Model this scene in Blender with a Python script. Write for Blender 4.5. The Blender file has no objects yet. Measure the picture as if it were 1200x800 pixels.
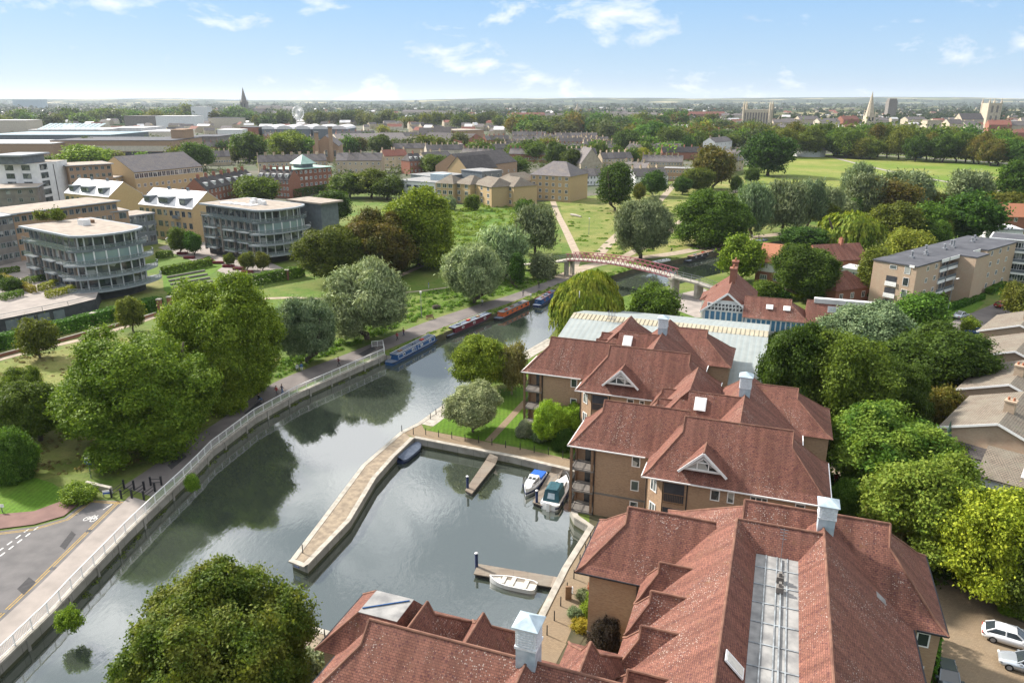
import bpy, math, random
import numpy as np
from mathutils import Vector, Matrix
from mathutils.geometry import tessellate_polygon
SC = bpy.context.scene
COL = SC.collection
R = math.radians
random.seed(7)
# ------------------------------------------------------------------ camera
FPX, CAMH, PITCH = 870.0,46.0, math.atan(282 / 870.0)
cam = bpy.data.cameras.new('camera')
cam.sensor_width = 36.0
cam.lens = 36.0 * FPX / 1200.0
cam.clip_start, cam.clip_end = 0.5,60000
camo = bpy.data.objects.new('camera', cam)
COL.objects.link(camo)
camo.location = (0,0, CAMH)
camo.rotation_euler = (math.pi / 2 - PITCH, 0,0)
SC.camera = camo
# ------------------------------------------------------------------ light
SUN_EL, SUN_AZ = 35.0,-56.0          # azimuth measured from +Y towards +X
sd = Vector((math.sin(R(SUN_AZ)) * math.cos(R(SUN_EL)), math.cos(R(SUN_AZ)) * math.cos(R(SUN_EL)), math.sin(R(SUN_EL))))
sun = bpy.data.lights.new('sun', 'SUN')
sun.energy = 5.0
sun.angle = R(4)
sun.color = (1.0,0.93,0.84)
suno = bpy.data.objects.new('sun', sun)
COL.objects.link(suno)
suno.rotation_euler = sd.to_track_quat('Z', 'Y').to_euler()
world = bpy.data.worlds.new('World')
SC.world = world
world.use_nodes = True
wt = world.node_tree
wt.nodes.clear()
def N(tree, kind, **kw):
 n = tree.nodes.new(kind)
 for k, v in kw.items():
  if k.startswith('i_'):
   n.inputs[k[2:].replace('_', ' ')].default_value = v
  else:
   setattr(n, k, v)
 return n
def math_node(t, op, a, b=None, clamp=False):
 n = t.nodes.new('ShaderNodeMath')
 n.operation = op
 n.use_clamp = clamp
 for i, x in enumerate((a, b)):
  if x is None:
   continue
  if isinstance(x, (int, float)):
   n.inputs[i].default_value = x
  else:
   t.links.new(x, n.inputs[i])
 return n.outputs[0]
def ramp(t, fac, stops):
 n = t.nodes.new('ShaderNodeValToRGB')
 e = n.color_ramp.elements
 while len(e) < len(stops):
  e.new(0.5)
 for i, (p, c) in enumerate(stops):
  e[i].position = p
  e[i].color = (*c, 1) if len(c) == 3 else c
 if fac is not None:
  t.links.new(fac, n.inputs[0])
 return n.outputs[0]
def mixc(t, fac, a, b, blend='MIX'):
 n = t.nodes.new('ShaderNodeMix')
 n.data_type = 'RGBA'
 n.blend_type = blend
 for sock, x in ((n.inputs[0], fac),(n.inputs[6], a),(n.inputs[7], b)):
  if isinstance(x, (int, float)):
   sock.default_value = x
  elif isinstance(x, tuple):
   sock.default_value=(*x, 1) if len(x) == 3 else x
  else:
   t.links.new(x, sock)
 return n.outputs[2]
sky = N(wt, 'ShaderNodeTexSky', sky_type='NISHITA', sun_disc=False)
sky.sun_elevation = R(SUN_EL)
sky.sun_rotation = R(SUN_AZ)
sky.altitude = 50
sky.air_density, sky.dust_density, sky.ozone_density = 1.0,0.6,1.5
# clouds: noise on a flat layer overhead, found from the direction of view
tc = N(wt, 'ShaderNodeTexCoord')
sep = N(wt, 'ShaderNodeSeparateXYZ')
wt.links.new(tc.outputs['Generated'], sep.inputs[0])
zc = math_node(wt, 'ADD', math_node(wt, 'MAXIMUM', sep.outputs[2], 0.0),0.42)
comb = N(wt, 'ShaderNodeCombineXYZ')
wt.links.new(math_node(wt, 'DIVIDE', sep.outputs[0], zc), comb.inputs[0])
wt.links.new(math_node(wt, 'DIVIDE', sep.outputs[1], zc), comb.inputs[1])
comb.inputs[2].default_value = 4.3
cn = N(wt, 'ShaderNodeTexNoise')
cn.inputs['Scale'].default_value = 5.0
cn.inputs['Detail'].default_value = 9
cn.inputs['Roughness'].default_value = 0.58
cn.inputs['Distortion'].default_value = 0.25
wt.links.new(comb.outputs[0], cn.inputs['Vector'])
up = math_node(wt, 'MAXIMUM', sep.outputs[2], 0.0)
cov = ramp(wt, up, [(0.0,(0,0,0)),(0.115,(0.0,0.0,0.0)),(0.26,(0.10,0.10,0.10)),(1.0,(0.13,0.13,0.13))])   # more cloud overhead
cm = math_node(wt, 'ADD', cn.outputs[0], cov)
mask = ramp(wt, cm, [(0.545,(0,0,0)),(0.70,(1,1,1))])
cn2 = N(wt, 'ShaderNodeTexNoise')
cn2.inputs['Scale'].default_value = 5.0
cn2.inputs['Detail'].default_value = 6
wt.links.new(comb.outputs[0], cn2.inputs['Vector'])
ccol = ramp(wt, cn2.outputs[0], [(0.34,(3.9,4.2,4.7)),(0.60,(6.8,6.9,7.0))])
ccol = mixc(wt, ramp(wt, up, [(0.12,(0,0,0)),(0.34,(1,1,1))]), ccol, mixc(wt, 1.0, ccol, (1.75,1.75,1.75), 'MULTIPLY'))
blue = ramp(wt, up, [(0.0,(3.4,4.2,5.0)),(0.035,(2.9,4.1,5.4)),(0.12,(2.0,3.5,5.5)),(0.24,(3.0,3.6,4.3)),(1.0,(3.3,3.6,4.0))])
base = mixc(wt, 0.9, sky.outputs[0], blue)
allsky = mixc(wt, math_node(wt, 'MULTIPLY', mask, 0.92), base, ccol)
bg = N(wt, 'ShaderNodeBackground')
bg.inputs['Strength'].default_value = 0.085
wt.links.new(allsky, bg.inputs['Color'])
wo = N(wt, 'ShaderNodeOutputWorld')
wt.links.new(bg.outputs[0], wo.inputs['Surface'])
SC.view_settings.view_transform = 'Standard'
SC.view_settings.look = 'None'
SC.view_settings.exposure = 1.02
SC.view_settings.gamma = 1.0
SC.view_settings.use_curve_mapping = False
SC.render.engine = 'CYCLES'
cy = SC.cycles
cy.max_bounces = 5
cy.diffuse_bounces = 3
cy.glossy_bounces = 3
cy.transmission_bounces = 3
cy.transparent_max_bounces = 4
cy.volume_bounces = 0
cy.caustics_reflective = False
cy.caustics_refractive = False
cy.sample_clamp_indirect = 4.0
cy.use_denoising = True
try:
 cy.denoiser = 'OPENIMAGEDENOISE'
except Exception:
 pass
# ------------------------------------------------------------------ placing
CP, SP = math.cos(PITCH), math.sin(PITCH)
def at(px, py, z=0.0):
 u, v = (px - 600) / FPX, (400 - py) / FPX
 dy, dz = CP + v * SP, -SP + v * CP
 t = (z - CAMH) / dz
 return (u * t, dy * t)
A20 = R(-20)
def st(s, t):
 return (s * math.cos(A20) - t * math.sin(A20), s * math.sin(A20) + t * math.cos(A20))
def up_at(px, py, Y):
 v = (400 - py) / FPX
 dy, dz = CP + v * SP, -SP + v * CP
 return CAMH + dz * Y / dy
# ------------------------------------------------------------------ materials
MATS = {}
def new_mat(name):
 m = bpy.data.materials.new(name)
 m.use_nodes = True
 t = m.node_tree
 b = t.nodes['Principled BSDF']
 MATS[name] = m
 return m, t, b
def plain(name, c, c2=None, scale=3.0, rough=0.7, spec=0.2, metal=0.0, bump=0.0, detail=5, vary=0.0, lo=0.35, hi=0.65):
 m, t, b = new_mat(name)
 b.inputs['Roughness'].default_value = rough
 b.inputs['Specular IOR Level'].default_value = spec
 b.inputs['Metallic'].default_value = metal
 if c2 is None:
  c2 = tuple(x * 0.82 for x in c)
 co = N(t, 'ShaderNodeTexCoord')
 n = N(t, 'ShaderNodeTexNoise')
 n.inputs['Scale'].default_value = scale
 n.inputs['Detail'].default_value = detail
 t.links.new(co.outputs['Object'], n.inputs['Vector'])
 col = ramp(t, n.outputs[0], [(lo, c2),(hi, c)])
 if vary:
  oi = N(t, 'ShaderNodeObjectInfo')
  hs = N(t, 'ShaderNodeHueSaturation')
  t.links.new(math_node(t, 'ADD', math_node(t, 'MULTIPLY', oi.outputs['Random'], 2 * vary),1 - vary), hs.inputs['Value'])
  t.links.new(col, hs.inputs['Color'])
  col = hs.outputs[0]
 t.links.new(col, b.inputs['Base Color'])
 if bump:
  bn = N(t, 'ShaderNodeBump')
  bn.inputs['Strength'].default_value = bump
  bn.inputs['Distance'].default_value = 0.05
  t.links.new(n.outputs[0], bn.inputs['Height'])
  t.links.new(bn.outputs[0], b.inputs['Normal'])
 return m
def courses(name, c1, c2, mortar, bw, bh, msize=0.01, rough=0.8, bump=0.3, patch=None, lichen=0.0, vary=0.0, moss=None, squash=1.0):
 m, t, b = new_mat(name)
 b.inputs['Roughness'].default_value = rough
 b.inputs['Specular IOR Level'].default_value = 0.1
 uv = N(t, 'ShaderNodeUVMap')
 br = N(t, 'ShaderNodeTexBrick')
 br.inputs['Color1'].default_value=(*c1,1)
 br.inputs['Color2'].default_value=(*c2,1)
 br.inputs['Mortar'].default_value=(*mortar, 1)
 br.inputs['Scale'].default_value = 1.0
 br.inputs['Brick Width'].default_value = bw
 br.inputs['Row Height'].default_value = bh
 br.inputs['Mortar Size'].default_value = msize
 br.inputs['Mortar Smooth'].default_value = 0.3
 t.links.new(uv.outputs[0], br.inputs['Vector'])
 col = br.outputs['Color']
 co = N(t, 'ShaderNodeTexCoord')
 n = N(t, 'ShaderNodeTexNoise')
 n.inputs['Scale'].default_value = 0.45
 n.inputs['Detail'].default_value = 7
 n.inputs['Roughness'].default_value = 0.65
 t.links.new(co.outputs['Object'], n.inputs['Vector'])
 if patch:
  col = mixc(t, ramp(t, n.outputs[0], [(0.42,(0,0,0)),(0.68,(0.75,0.75,0.75))]), col, patch)
 if moss:
  n3 = N(t, 'ShaderNodeTexNoise')
  n3.inputs['Scale'].default_value = 0.9
  n3.inputs['Detail'].default_value = 8
  n3.inputs['Roughness'].default_value = 0.7
  t.links.new(co.outputs['Object'], n3.inputs['Vector'])
  col = mixc(t, ramp(t, n3.outputs[0], [(0.60,(0,0,0)),(0.72,(0.8,0.8,0.8))]), col, moss)
 if lichen:
  ms = N(t, 'ShaderNodeMapping')
  ms.inputs['Scale'].default_value=(1.3,0.10,1.0)
  t.links.new(uv.outputs[0], ms.inputs[0])
  ns = N(t, 'ShaderNodeTexNoise')
  ns.inputs['Scale'].default_value = 1.0
  ns.inputs['Detail'].default_value = 6
  t.links.new(ms.outputs[0], ns.inputs['Vector'])
  col = mixc(t, 0.85, col, ramp(t, ns.outputs[0], [(0.32,(0.58,0.58,0.58)),(0.66,(1.10,1.10,1.08))]), 'MULTIPLY')
  vo = N(t, 'ShaderNodeTexVoronoi')
  vo.inputs['Scale'].default_value = 7.5
  t.links.new(co.outputs['Object'], vo.inputs['Vector'])
  n2 = N(t, 'ShaderNodeTexNoise')
  n2.inputs['Scale'].default_value = 0.22
  n2.inputs['Detail'].default_value = 3
  t.links.new(co.outputs['Object'], n2.inputs['Vector'])
  size = math_node(t, 'MULTIPLY', ramp(t, n2.outputs[0], [(0.40,(0.10,0.10,0.10)),(0.60,(1,1,1))]), lichen)
  sz = math_node(t, 'MULTIPLY', size, N_sep_r(t, vo.outputs['Color']))
  spot = math_node(t, 'LESS_THAN', vo.outputs['Distance'], sz)
  col = mixc(t, math_node(t, 'MULTIPLY', spot, 0.75), col, (0.40,0.34,0.30))
  vo2 = N(t, 'ShaderNodeTexVoronoi')
  vo2.inputs['Scale'].default_value = 4.4
  t.links.new(co.outputs['Object'], vo2.inputs['Vector'])
  spot2 = math_node(t, 'LESS_THAN', vo2.outputs['Distance'], math_node(t, 'MULTIPLY', N_sep_r(t, vo2.outputs['Color']), lichen * 1.1))
  col = mixc(t, math_node(t, 'MULTIPLY', spot2,0.6), col, (0.07,0.03,0.035))
 if vary:
  oi = N(t, 'ShaderNodeObjectInfo')
  hs = N(t, 'ShaderNodeHueSaturation')
  t.links.new(math_node(t, 'ADD', math_node(t, 'MULTIPLY', oi.outputs['Random'], 2 * vary),1 - vary), hs.inputs['Value'])
  t.links.new(col, hs.inputs['Color'])
  col = hs.outputs[0]
 t.links.new(col, b.inputs['Base Color'])
 if bump:
  bn = N(t, 'ShaderNodeBump')
  bn.inputs['Strength'].default_value = bump
  bn.inputs['Distance'].default_value = 0.03
  h = math_node(t, 'ADD', math_node(t, 'MULTIPLY', n.outputs[0], 0.5), math_node(t, 'MULTIPLY', br.outputs['Fac'], -1.0))
  t.links.new(h, bn.inputs['Height'])
  t.links.new(bn.outputs[0], b.inputs['Normal'])
 return m
def N_sep_r(t, col):
 s = t.nodes.new('ShaderNodeSeparateColor')
 t.links.new(col, s.inputs[0])
 return s.outputs[0]
def leafmat(name, c_dark, c_light, c_alt=None, alt=0.0, trans=0.40, obj_vary=0.16):
 m, t, b = new_mat(name)
 b.inputs['Roughness'].default_value = 0.6
 b.inputs['Specular IOR Level'].default_value = 0.12
 g = N(t, 'ShaderNodeNewGeometry')
 col = ramp(t, g.outputs['Random Per Island'], [(0.05, c_dark),(0.95, c_light)])
 co = N(t, 'ShaderNodeTexCoord')
 n = N(t, 'ShaderNodeTexNoise')
 n.inputs['Scale'].default_value = 5.0
 n.inputs['Detail'].default_value = 4
 n.inputs['Roughness'].default_value = 0.7
 t.links.new(co.outputs['Object'], n.inputs['Vector'])
 col = mixc(t, 1.0, col, ramp(t, n.outputs[0], [(0.36,(0.66,0.72,0.6)),(0.64,(1.22,1.16,1.1))]), 'MULTIPLY')
 if c_alt:
  f = ramp(t, n.outputs[0], [(0.5 - 0.25 * alt, (0,0,0)),(0.75 - 0.25 * alt, (1,1,1))])
  col = mixc(t, math_node(t, 'MULTIPLY', f, min(1.0, alt + 0.3)), col, c_alt)
 oi = N(t, 'ShaderNodeObjectInfo')
 hs = N(t, 'ShaderNodeHueSaturation')
 rr = oi.outputs['Random']
 t.links.new(math_node(t, 'ADD', math_node(t, 'MULTIPLY', rr, 2 * obj_vary),1 - obj_vary), hs.inputs['Value'])
 r2 = math_node(t, 'FRACT', math_node(t, 'MULTIPLY', rr, 37.0))
 t.links.new(math_node(t, 'ADD', math_node(t, 'MULTIPLY', r2,0.05),0.475), hs.inputs['Hue'])
 t.links.new(col, hs.inputs['Color'])
 col = hs.outputs[0]
 t.links.new(col, b.inputs['Base Color'])
 tr = N(t, 'ShaderNodeBsdfTranslucent')
 t.links.new(mixc(t, 1.0, col, (1.0,1.0,0.55), 'MULTIPLY'), tr.inputs['Color'])
 mx = N(t, 'ShaderNodeMixShader')
 mx.inputs[0].default_value = trans
 t.links.new(b.outputs[0], mx.inputs[1])
 t.links.new(tr.outputs[0], mx.inputs[2])
 out = [x for x in t.nodes if x.type == 'OUTPUT_MATERIAL'][0]
 t.links.new(mx.outputs[0], out.inputs['Surface'])
 return m
# ------------------------------------------------------------------ mesh builder
class MB:
 def __init__(s, off=(0,0,0)):
  s.v, s.f, s.m, s.off = [], [], [], off
 def face(s, pts, m=0):
  k = len(s.v)
  s.v.extend([(p[0] - s.off[0], p[1] - s.off[1], p[2] - s.off[2]) for p in pts])
  s.f.append(tuple(range(k, k + len(pts))))
  s.m.append(m)
 def box(s, x0, x1, y0, y1, z0, z1, m=0, bottom=True):
  a, b_, c, d = (x0, y0),(x1, y0),(x1, y1),(x0, y1)
  s.prism([a, b_, c, d], z0, z1, m, m, bottom)
 def prism(s, poly, z0, z1, m=0, mt=None, bottom=False):
  n = len(poly)
  if sum(poly[i][0] * poly[(i + 1) % n][1] - poly[(i + 1) % n][0] * poly[i][1] for i in range(n)) < 0:
   poly = poly[::-1]
  for i in range(n):
   p, q = poly[i], poly[(i + 1) % n]
   s.face([(p[0], p[1], z0),(q[0], q[1], z0),(q[0], q[1], z1),(p[0], p[1], z1)], m)
  s.face([(p[0], p[1], z1) for p in poly], m if mt is None else mt)
  if bottom:
   s.face([(p[0], p[1], z0) for p in poly[::-1]], m)
 def bar(s, p, q, w, h=None, m=0):
  h = h or w
  p, q = Vector(p), Vector(q)
  d = (q - p).normalized()
  side = d.cross(Vector((0,0,1)))
  if side.length < 1e-4:
   side = Vector((1,0,0))
  side.normalize()
  up = side.cross(d)
  c = [side * (w / 2) * i + up * (h / 2) * j for i, j in ((-1,-1),(1,-1),(1,1),(-1,1))]
  for i in range(4):
   j = (i + 1) % 4
   s.face([p + c[i], p + c[j], q + c[j], q + c[i]][::-1], m)
  s.face([p + x for x in c], m)
  s.face([q + x for x in c[::-1]], m)
 def cyl(s, x, y, z0, z1, r0, r1=None, n=10, m=0, cap=True):
  r1 = r0 if r1 is None else r1
  a = [(x + r0 * math.cos(2 * math.pi * i / n), y + r0 * math.sin(2 * math.pi * i / n), z0) for i in range(n)]
  b_ = [(x + r1 * math.cos(2 * math.pi * i / n), y + r1 * math.sin(2 * math.pi * i / n), z1) for i in range(n)]
  for i in range(n):
   j = (i + 1) % n
   s.face([a[i], a[j], b_[j], b_[i]], m)
  if cap:
   s.face(b_, m)
   s.face(a[::-1], m)
 def tube(s, pts, rad, n=6, m=0):
  if isinstance(rad, (int, float)):
   rad = [rad] * len(pts)
  pts = [Vector(p) for p in pts]
  rings = []
  for i, p in enumerate(pts):
   d = (pts[min(i + 1, len(pts) - 1)] - pts[max(i - 1,0)]).normalized()
   side = d.cross(Vector((0.03,0.02,1)))
   if side.length < 1e-3:
    side = Vector((1,0,0))
   side.normalize()
   up = side.cross(d)
   rings.append([p + (side * math.cos(2 * math.pi * k / n) + up * math.sin(2 * math.pi * k / n)) * rad[i] for k in range(n)])
  for a, b_ in zip(rings, rings[1:]):
   for k in range(n):
    j = (k + 1) % n
    s.face([a[j], a[k], b_[k], b_[j]], m)
  s.face(rings[0], m)
  s.face(rings[-1][::-1], m)
 def mesh(s, name, mats, smooth=False):
  me = bpy.data.meshes.new(name)
  me.from_pydata(s.v, [], s.f)
  for mt in mats if isinstance(mats, (list, tuple)) else [mats]:
   me.materials.append(MATS[mt] if isinstance(mt, str) else mt)
  me.polygons.foreach_set('material_index', s.m)
  uv = me.uv_layers.new(name='UVMap')
  buf = []
  for f in s.f:
   p = [Vector(s.v[i]) for i in f]
   n = Vector((0,0,0))
   for i in range(len(p)):
    a, b_ = p[i], p[(i + 1) % len(p)]
    n += Vector(((a.y - b_.y) * (a.z + b_.z),(a.z - b_.z) * (a.x + b_.x),(a.x - b_.x) * (a.y + b_.y)))
   u = Vector((-n.y, n.x, 0))
   if u.length < 1e-3 * max(n.length, 1e-9):
    u, w = Vector((1,0,0)), Vector((0,1,0))
   else:
    u.normalize()
    w = n.normalized().cross(u)
   for q in p:
    buf += [q.dot(u), q.dot(w)]
  uv.data.foreach_set('uv', buf)
  if smooth:
   me.polygons.foreach_set('use_smooth', [True] * len(s.f))
  me.update()
  return me
 def build(s, name, mats, parent=None, smooth=False, loc=None, weld=False):
  me = s.mesh(name, mats, smooth)
  if weld:
   import bmesh
   bm = bmesh.new()
   bm.from_mesh(me)
   bmesh.ops.remove_doubles(bm, verts=bm.verts, dist=0.002)
   bm.to_mesh(me)
   bm.free()
  o = bpy.data.objects.new(name, me)
  COL.objects.link(o)
  if parent:
   adopt(o, parent)
  if loc:
   o.location = loc
  return o
def thing(name, label, cat, loc=(0,0,0), rz=0.0, group=None):
 o = bpy.data.objects.new(name, None)
 COL.objects.link(o)
 o.empty_display_size = 0.5
 o.location = loc if len(loc) == 3 else (*loc, 0)
 o.rotation_euler = (0,0, rz)
 return tag(o, label, cat, group)
def tag(o, label, cat, group=None):
 o['label'], o['category'], o['kind'] = label, cat, 'thing'
 if group:
  o['group'] = group
 return o
def struct(o, kind='structure', label=None, cat=None):
 o['kind'] = kind
 if label:
  o['label'] = label
 if cat:
  o['category'] = cat
 return o
CH = {}          # children of each object, kept by name (Object.children is slow)
def adopt(o, parent):
 o.parent = parent
 CH.setdefault(parent.name, []).append(o)
 return o
def dup(root, loc, rz=0.0, label=None, group=None, scale=None, swap=None):
 def cp(o, parent):
  c = o.copy()
  COL.objects.link(c)
  if parent:
   adopt(c, parent)
  if swap and c.type == 'MESH':
   for i, sl in enumerate(c.material_slots):
    nm = o.material_slots[i].material.name if o.material_slots[i].material else ''
    if nm in swap:
     sl.link = 'OBJECT'
     sl.material = MATS[swap[nm]]
  for ch in CH.get(o.name, ()):
   cp(ch, c)
  return c
 r = cp(root, None)
 r.location = loc if len(loc) == 3 else (*loc, 0)
 r.rotation_euler = (0,0, rz)
 if scale:
  r.scale = scale
 if label:
  r['label'] = label
 if group:
  r['group'] = group
 return r
# ------------------------------------------------------------------ the materials of this place
courses('red_tile', (0.245,0.112,0.082),(0.170,0.076,0.060),(0.07,0.035,0.03),0.26,0.165,0.014, bump=0.5,
  patch=(0.160,0.080,0.062), lichen=0.40, moss=(0.19,0.10,0.05))
courses('red_tile_far', (0.25,0.10,0.07),(0.17,0.07,0.055),(0.10,0.045,0.04),0.4,0.33,0.02, bump=0.3, patch=(0.18,0.09,0.07), vary=0.12)
courses('slate', (0.155,0.145,0.145),(0.11,0.10,0.105),(0.045,0.045,0.05),0.5,0.4,0.02, bump=0.2, patch=(0.175,0.15,0.13), vary=0.22)
courses('grey_tile', (0.225,0.185,0.145),(0.17,0.14,0.11),(0.07,0.065,0.06),0.33,0.30,0.03, bump=0.6, patch=(0.20,0.185,0.15), moss=(0.13,0.12,0.07))
courses('dark_tile', (0.085,0.075,0.075),(0.06,0.055,0.058),(0.03,0.03,0.03),0.33,0.30,0.03, bump=0.5, patch=(0.10,0.09,0.085), vary=0.15)
courses('buff_brick', (0.42,0.29,0.18),(0.30,0.20,0.125),(0.30,0.25,0.20),0.225,0.075,0.010, bump=0.2, patch=(0.30,0.19,0.12))
courses('brown_brick', (0.44,0.295,0.19),(0.30,0.20,0.13),(0.22,0.17,0.13),0.225,0.075,0.010, bump=0.2, patch=(0.36,0.24,0.155))
courses('pale_brick', (0.47,0.36,0.26),(0.37,0.27,0.19),(0.40,0.33,0.26),0.225,0.075,0.012, bump=0.2, patch=(0.42,0.29,0.21))
courses('gault_brick', (0.50,0.42,0.30),(0.40,0.33,0.23),(0.32,0.27,0.2),0.45,0.15,0.02, bump=0.1, patch=(0.40,0.32,0.22), vary=0.2)
courses('red_brick', (0.30,0.105,0.062),(0.22,0.075,0.05),(0.26,0.18,0.14),0.225,0.075,0.012, bump=0.2, vary=0.1)
courses('yellow_brick', (0.50,0.365,0.20),(0.41,0.295,0.16),(0.40,0.31,0.2),0.45,0.15,0.015, bump=0.1, patch=(0.45,0.32,0.175), vary=0.08)
courses('planks', (0.26,0.215,0.17),(0.19,0.155,0.125),(0.06,0.05,0.04),3.0,0.16,0.018, bump=0.4, patch=(0.22,0.20,0.17))
courses('block_paving', (0.265,0.20,0.13),(0.20,0.15,0.10),(0.15,0.115,0.08),0.22,0.11,0.012, bump=0.1, patch=(0.21,0.165,0.115), moss=(0.15,0.13,0.075))
courses('concrete_wall', (0.34,0.325,0.29),(0.27,0.26,0.235),(0.10,0.095,0.085),2.4,1.6,0.03, bump=0.25, patch=(0.20,0.19,0.16), moss=(0.10,0.105,0.06))
courses('algae_wall', (0.10,0.105,0.06),(0.07,0.075,0.045),(0.05,0.05,0.04),2.4,1.6,0.03, bump=0.3, patch=(0.055,0.06,0.035))
plain('white_paint', (0.78,0.78,0.77),(0.68,0.68,0.67),4,0.45)
plain('white_render', (0.70,0.70,0.69),(0.60,0.60,0.60),0.6,0.7)
plain('cream_render', (0.58,0.52,0.42),(0.48,0.43,0.35),0.6,0.8, vary=0.2)
plain('stone', (0.47,0.41,0.31),(0.35,0.30,0.23),0.5,0.85, vary=0.12)
plain('dark_stone', (0.22,0.20,0.18),(0.15,0.14,0.13),0.5,0.85)
plain('coping', (0.40,0.37,0.32),(0.27,0.25,0.215),1.2,0.85, bump=0.2, detail=8)
plain('gravel', (0.29,0.235,0.17),(0.18,0.145,0.11),1.4,0.95, bump=0.5, detail=12)
plain('asphalt', (0.135,0.128,0.128),(0.10,0.096,0.097),0.5,0.9, bump=0.15, detail=12)
plain('old_asphalt', (0.17,0.15,0.14),(0.125,0.112,0.108),0.35,0.9, bump=0.15, detail=12)
plain('red_asphalt', (0.19,0.115,0.10),(0.15,0.09,0.08),0.6,0.9, bump=0.15, detail=12)
plain('footway', (0.295,0.26,0.235),(0.225,0.20,0.182),0.5,0.9, bump=0.1, detail=12)
plain('earth_path', (0.35,0.29,0.22),(0.26,0.21,0.16),0.5,0.95, bump=0.2, detail=10)
plain('yellow_line', (0.42,0.27,0.055),(0.30,0.20,0.06),3,0.8)
plain('road_white', (0.62,0.62,0.6),(0.42,0.42,0.41),4,0.8)
plain('lead', (0.30,0.295,0.285),(0.17,0.17,0.17),0.9,0.7, detail=10)
plain('lead_blue', (0.42,0.50,0.55),(0.30,0.37,0.42),2.0,0.5, metal=0.1)
plain('metal_grey', (0.30,0.31,0.33),(0.22,0.23,0.25),3,0.45, metal=0.5)
plain('black_metal', (0.035,0.035,0.04),(0.02,0.02,0.024),5,0.5)
plain('navy', (0.025,0.04,0.11),(0.015,0.025,0.07),4,0.45)
plain('blue_paint', (0.025,0.088,0.23),(0.018,0.06,0.16),4,0.4)
plain('maroon', (0.12,0.020,0.030),(0.085,0.014,0.02),4,0.4)
plain('orange_paint', (0.50,0.12,0.035),(0.38,0.09,0.03),4,0.5)
plain('teal_cloth', (0.035,0.10,0.125),(0.025,0.07,0.09),3,0.8)
plain('grey_cloth', (0.13,0.155,0.20),(0.09,0.11,0.15),1.5,0.85, bump=0.3)
plain('hull_black', (0.022,0.023,0.026),(0.04,0.036,0.034),3,0.5)
plain('red_trim', (0.42,0.05,0.035),(0.30,0.04,0.03),4,0.5)
plain('pink_steel', (0.36,0.12,0.14),(0.26,0.09,0.11),3,0.55)
plain('wood', (0.24,0.15,0.09),(0.16,0.10,0.065),5,0.75)
plain('white_metal_roof', (0.62,0.61,0.61),(0.50,0.49,0.49),0.4,0.6, vary=0.1)
plain('flat_roof', (0.34,0.29,0.24),(0.24,0.205,0.175),0.5,0.95, detail=10, bump=0.2)
plain('dark_felt', (0.085,0.088,0.10),(0.06,0.062,0.072),0.3,0.85, detail=8, bump=0.1)
plain('grey_panel', (0.155,0.178,0.195),(0.115,0.132,0.148),0.8,0.55)
plain('fascia_grey', (0.30,0.325,0.35),(0.23,0.25,0.275),1.0,0.5)
plain('dark_panel', (0.06,0.062,0.07),(0.04,0.042,0.05),1.0,0.6)
plain('green_copper', (0.36,0.50,0.43),(0.28,0.41,0.35),0.6,0.6)
plain('teal_glass_roof', (0.30,0.38,0.41),(0.22,0.30,0.33),0.3,0.4)
plain('terracotta_ridge', (0.22,0.115,0.08),(0.13,0.065,0.048),1.5,0.85, detail=8)
plain('lead_seam', (0.30,0.33,0.35),(0.16,0.17,0.18),2.0,0.5)
plain('bark', (0.13,0.105,0.085),(0.075,0.06,0.05),4,0.95, bump=0.6)
plain('pale_bark', (0.42,0.39,0.34),(0.20,0.18,0.16),4,0.9)
plain('skin', (0.50,0.31,0.23),(0.45,0.27,0.2),5,0.6)
for nm, c in dict(cloth_red=(0.40,0.03,0.03), cloth_white=(0.62,0.63,0.65), cloth_navy=(0.03,0.04,0.09), cloth_grey=(0.14,0.14,0.15),
     cloth_black=(0.02,0.02,0.022), cloth_blue=(0.10,0.2,0.38), cloth_maroon=(0.15,0.03,0.045), hair_brown=(0.06,0.035,0.02),
     tyre=(0.018,0.018,0.018), lamp_glass=(0.75,0.74,0.7), cream_blind=(0.62,0.60,0.54), magenta=(0.35,0.05,0.22),
     sign_blue=(0.03,0.10,0.42), pink_render=(0.42,0.12,0.2), tarp_blue=(0.03,0.12,0.45), timber_pale=(0.55,0.52,0.46),
     bus_red=(0.5,0.03,0.03), bus_blue=(0.05,0.2,0.5), terracotta=(0.38,0.16,0.09), fence_wood=(0.22,0.085,0.03),
     grey_fence=(0.16,0.13,0.11), cupola_white=(0.66,0.70,0.73)).items():
 plain(nm, c, tuple(x * 0.8 for x in c),6,0.6)
def paint(name, c, metal=0.2, rough=0.25):
 m, t, b = new_mat(name)
 b.inputs['Base Color'].default_value=(*c, 1)
 b.inputs['Metallic'].default_value = metal
 b.inputs['Roughness'].default_value = rough
 b.inputs['Coat Weight'].default_value = 0.6
 return m
for nm, c, mt in (('car_white', (0.72,0.73,0.75),0),('car_silver', (0.46,0.50,0.55),0.5),('car_dark', (0.09,0.11,0.13),0.5),('car_red', (0.32,0.02,0.03),0.2),
     ('car_black', (0.02,0.02,0.025),0.2),('car_blue', (0.05,0.11,0.26),0.3),('gel_white', (0.74,0.74,0.73),0)):
 paint(nm, c, mt)
m, t, b = new_mat('glass')
b.inputs['Base Color'].default_value=(0.03,0.038,0.045,1)
b.inputs['Roughness'].default_value = 0.06
b.inputs['Specular IOR Level'].default_value = 0.8
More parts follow.
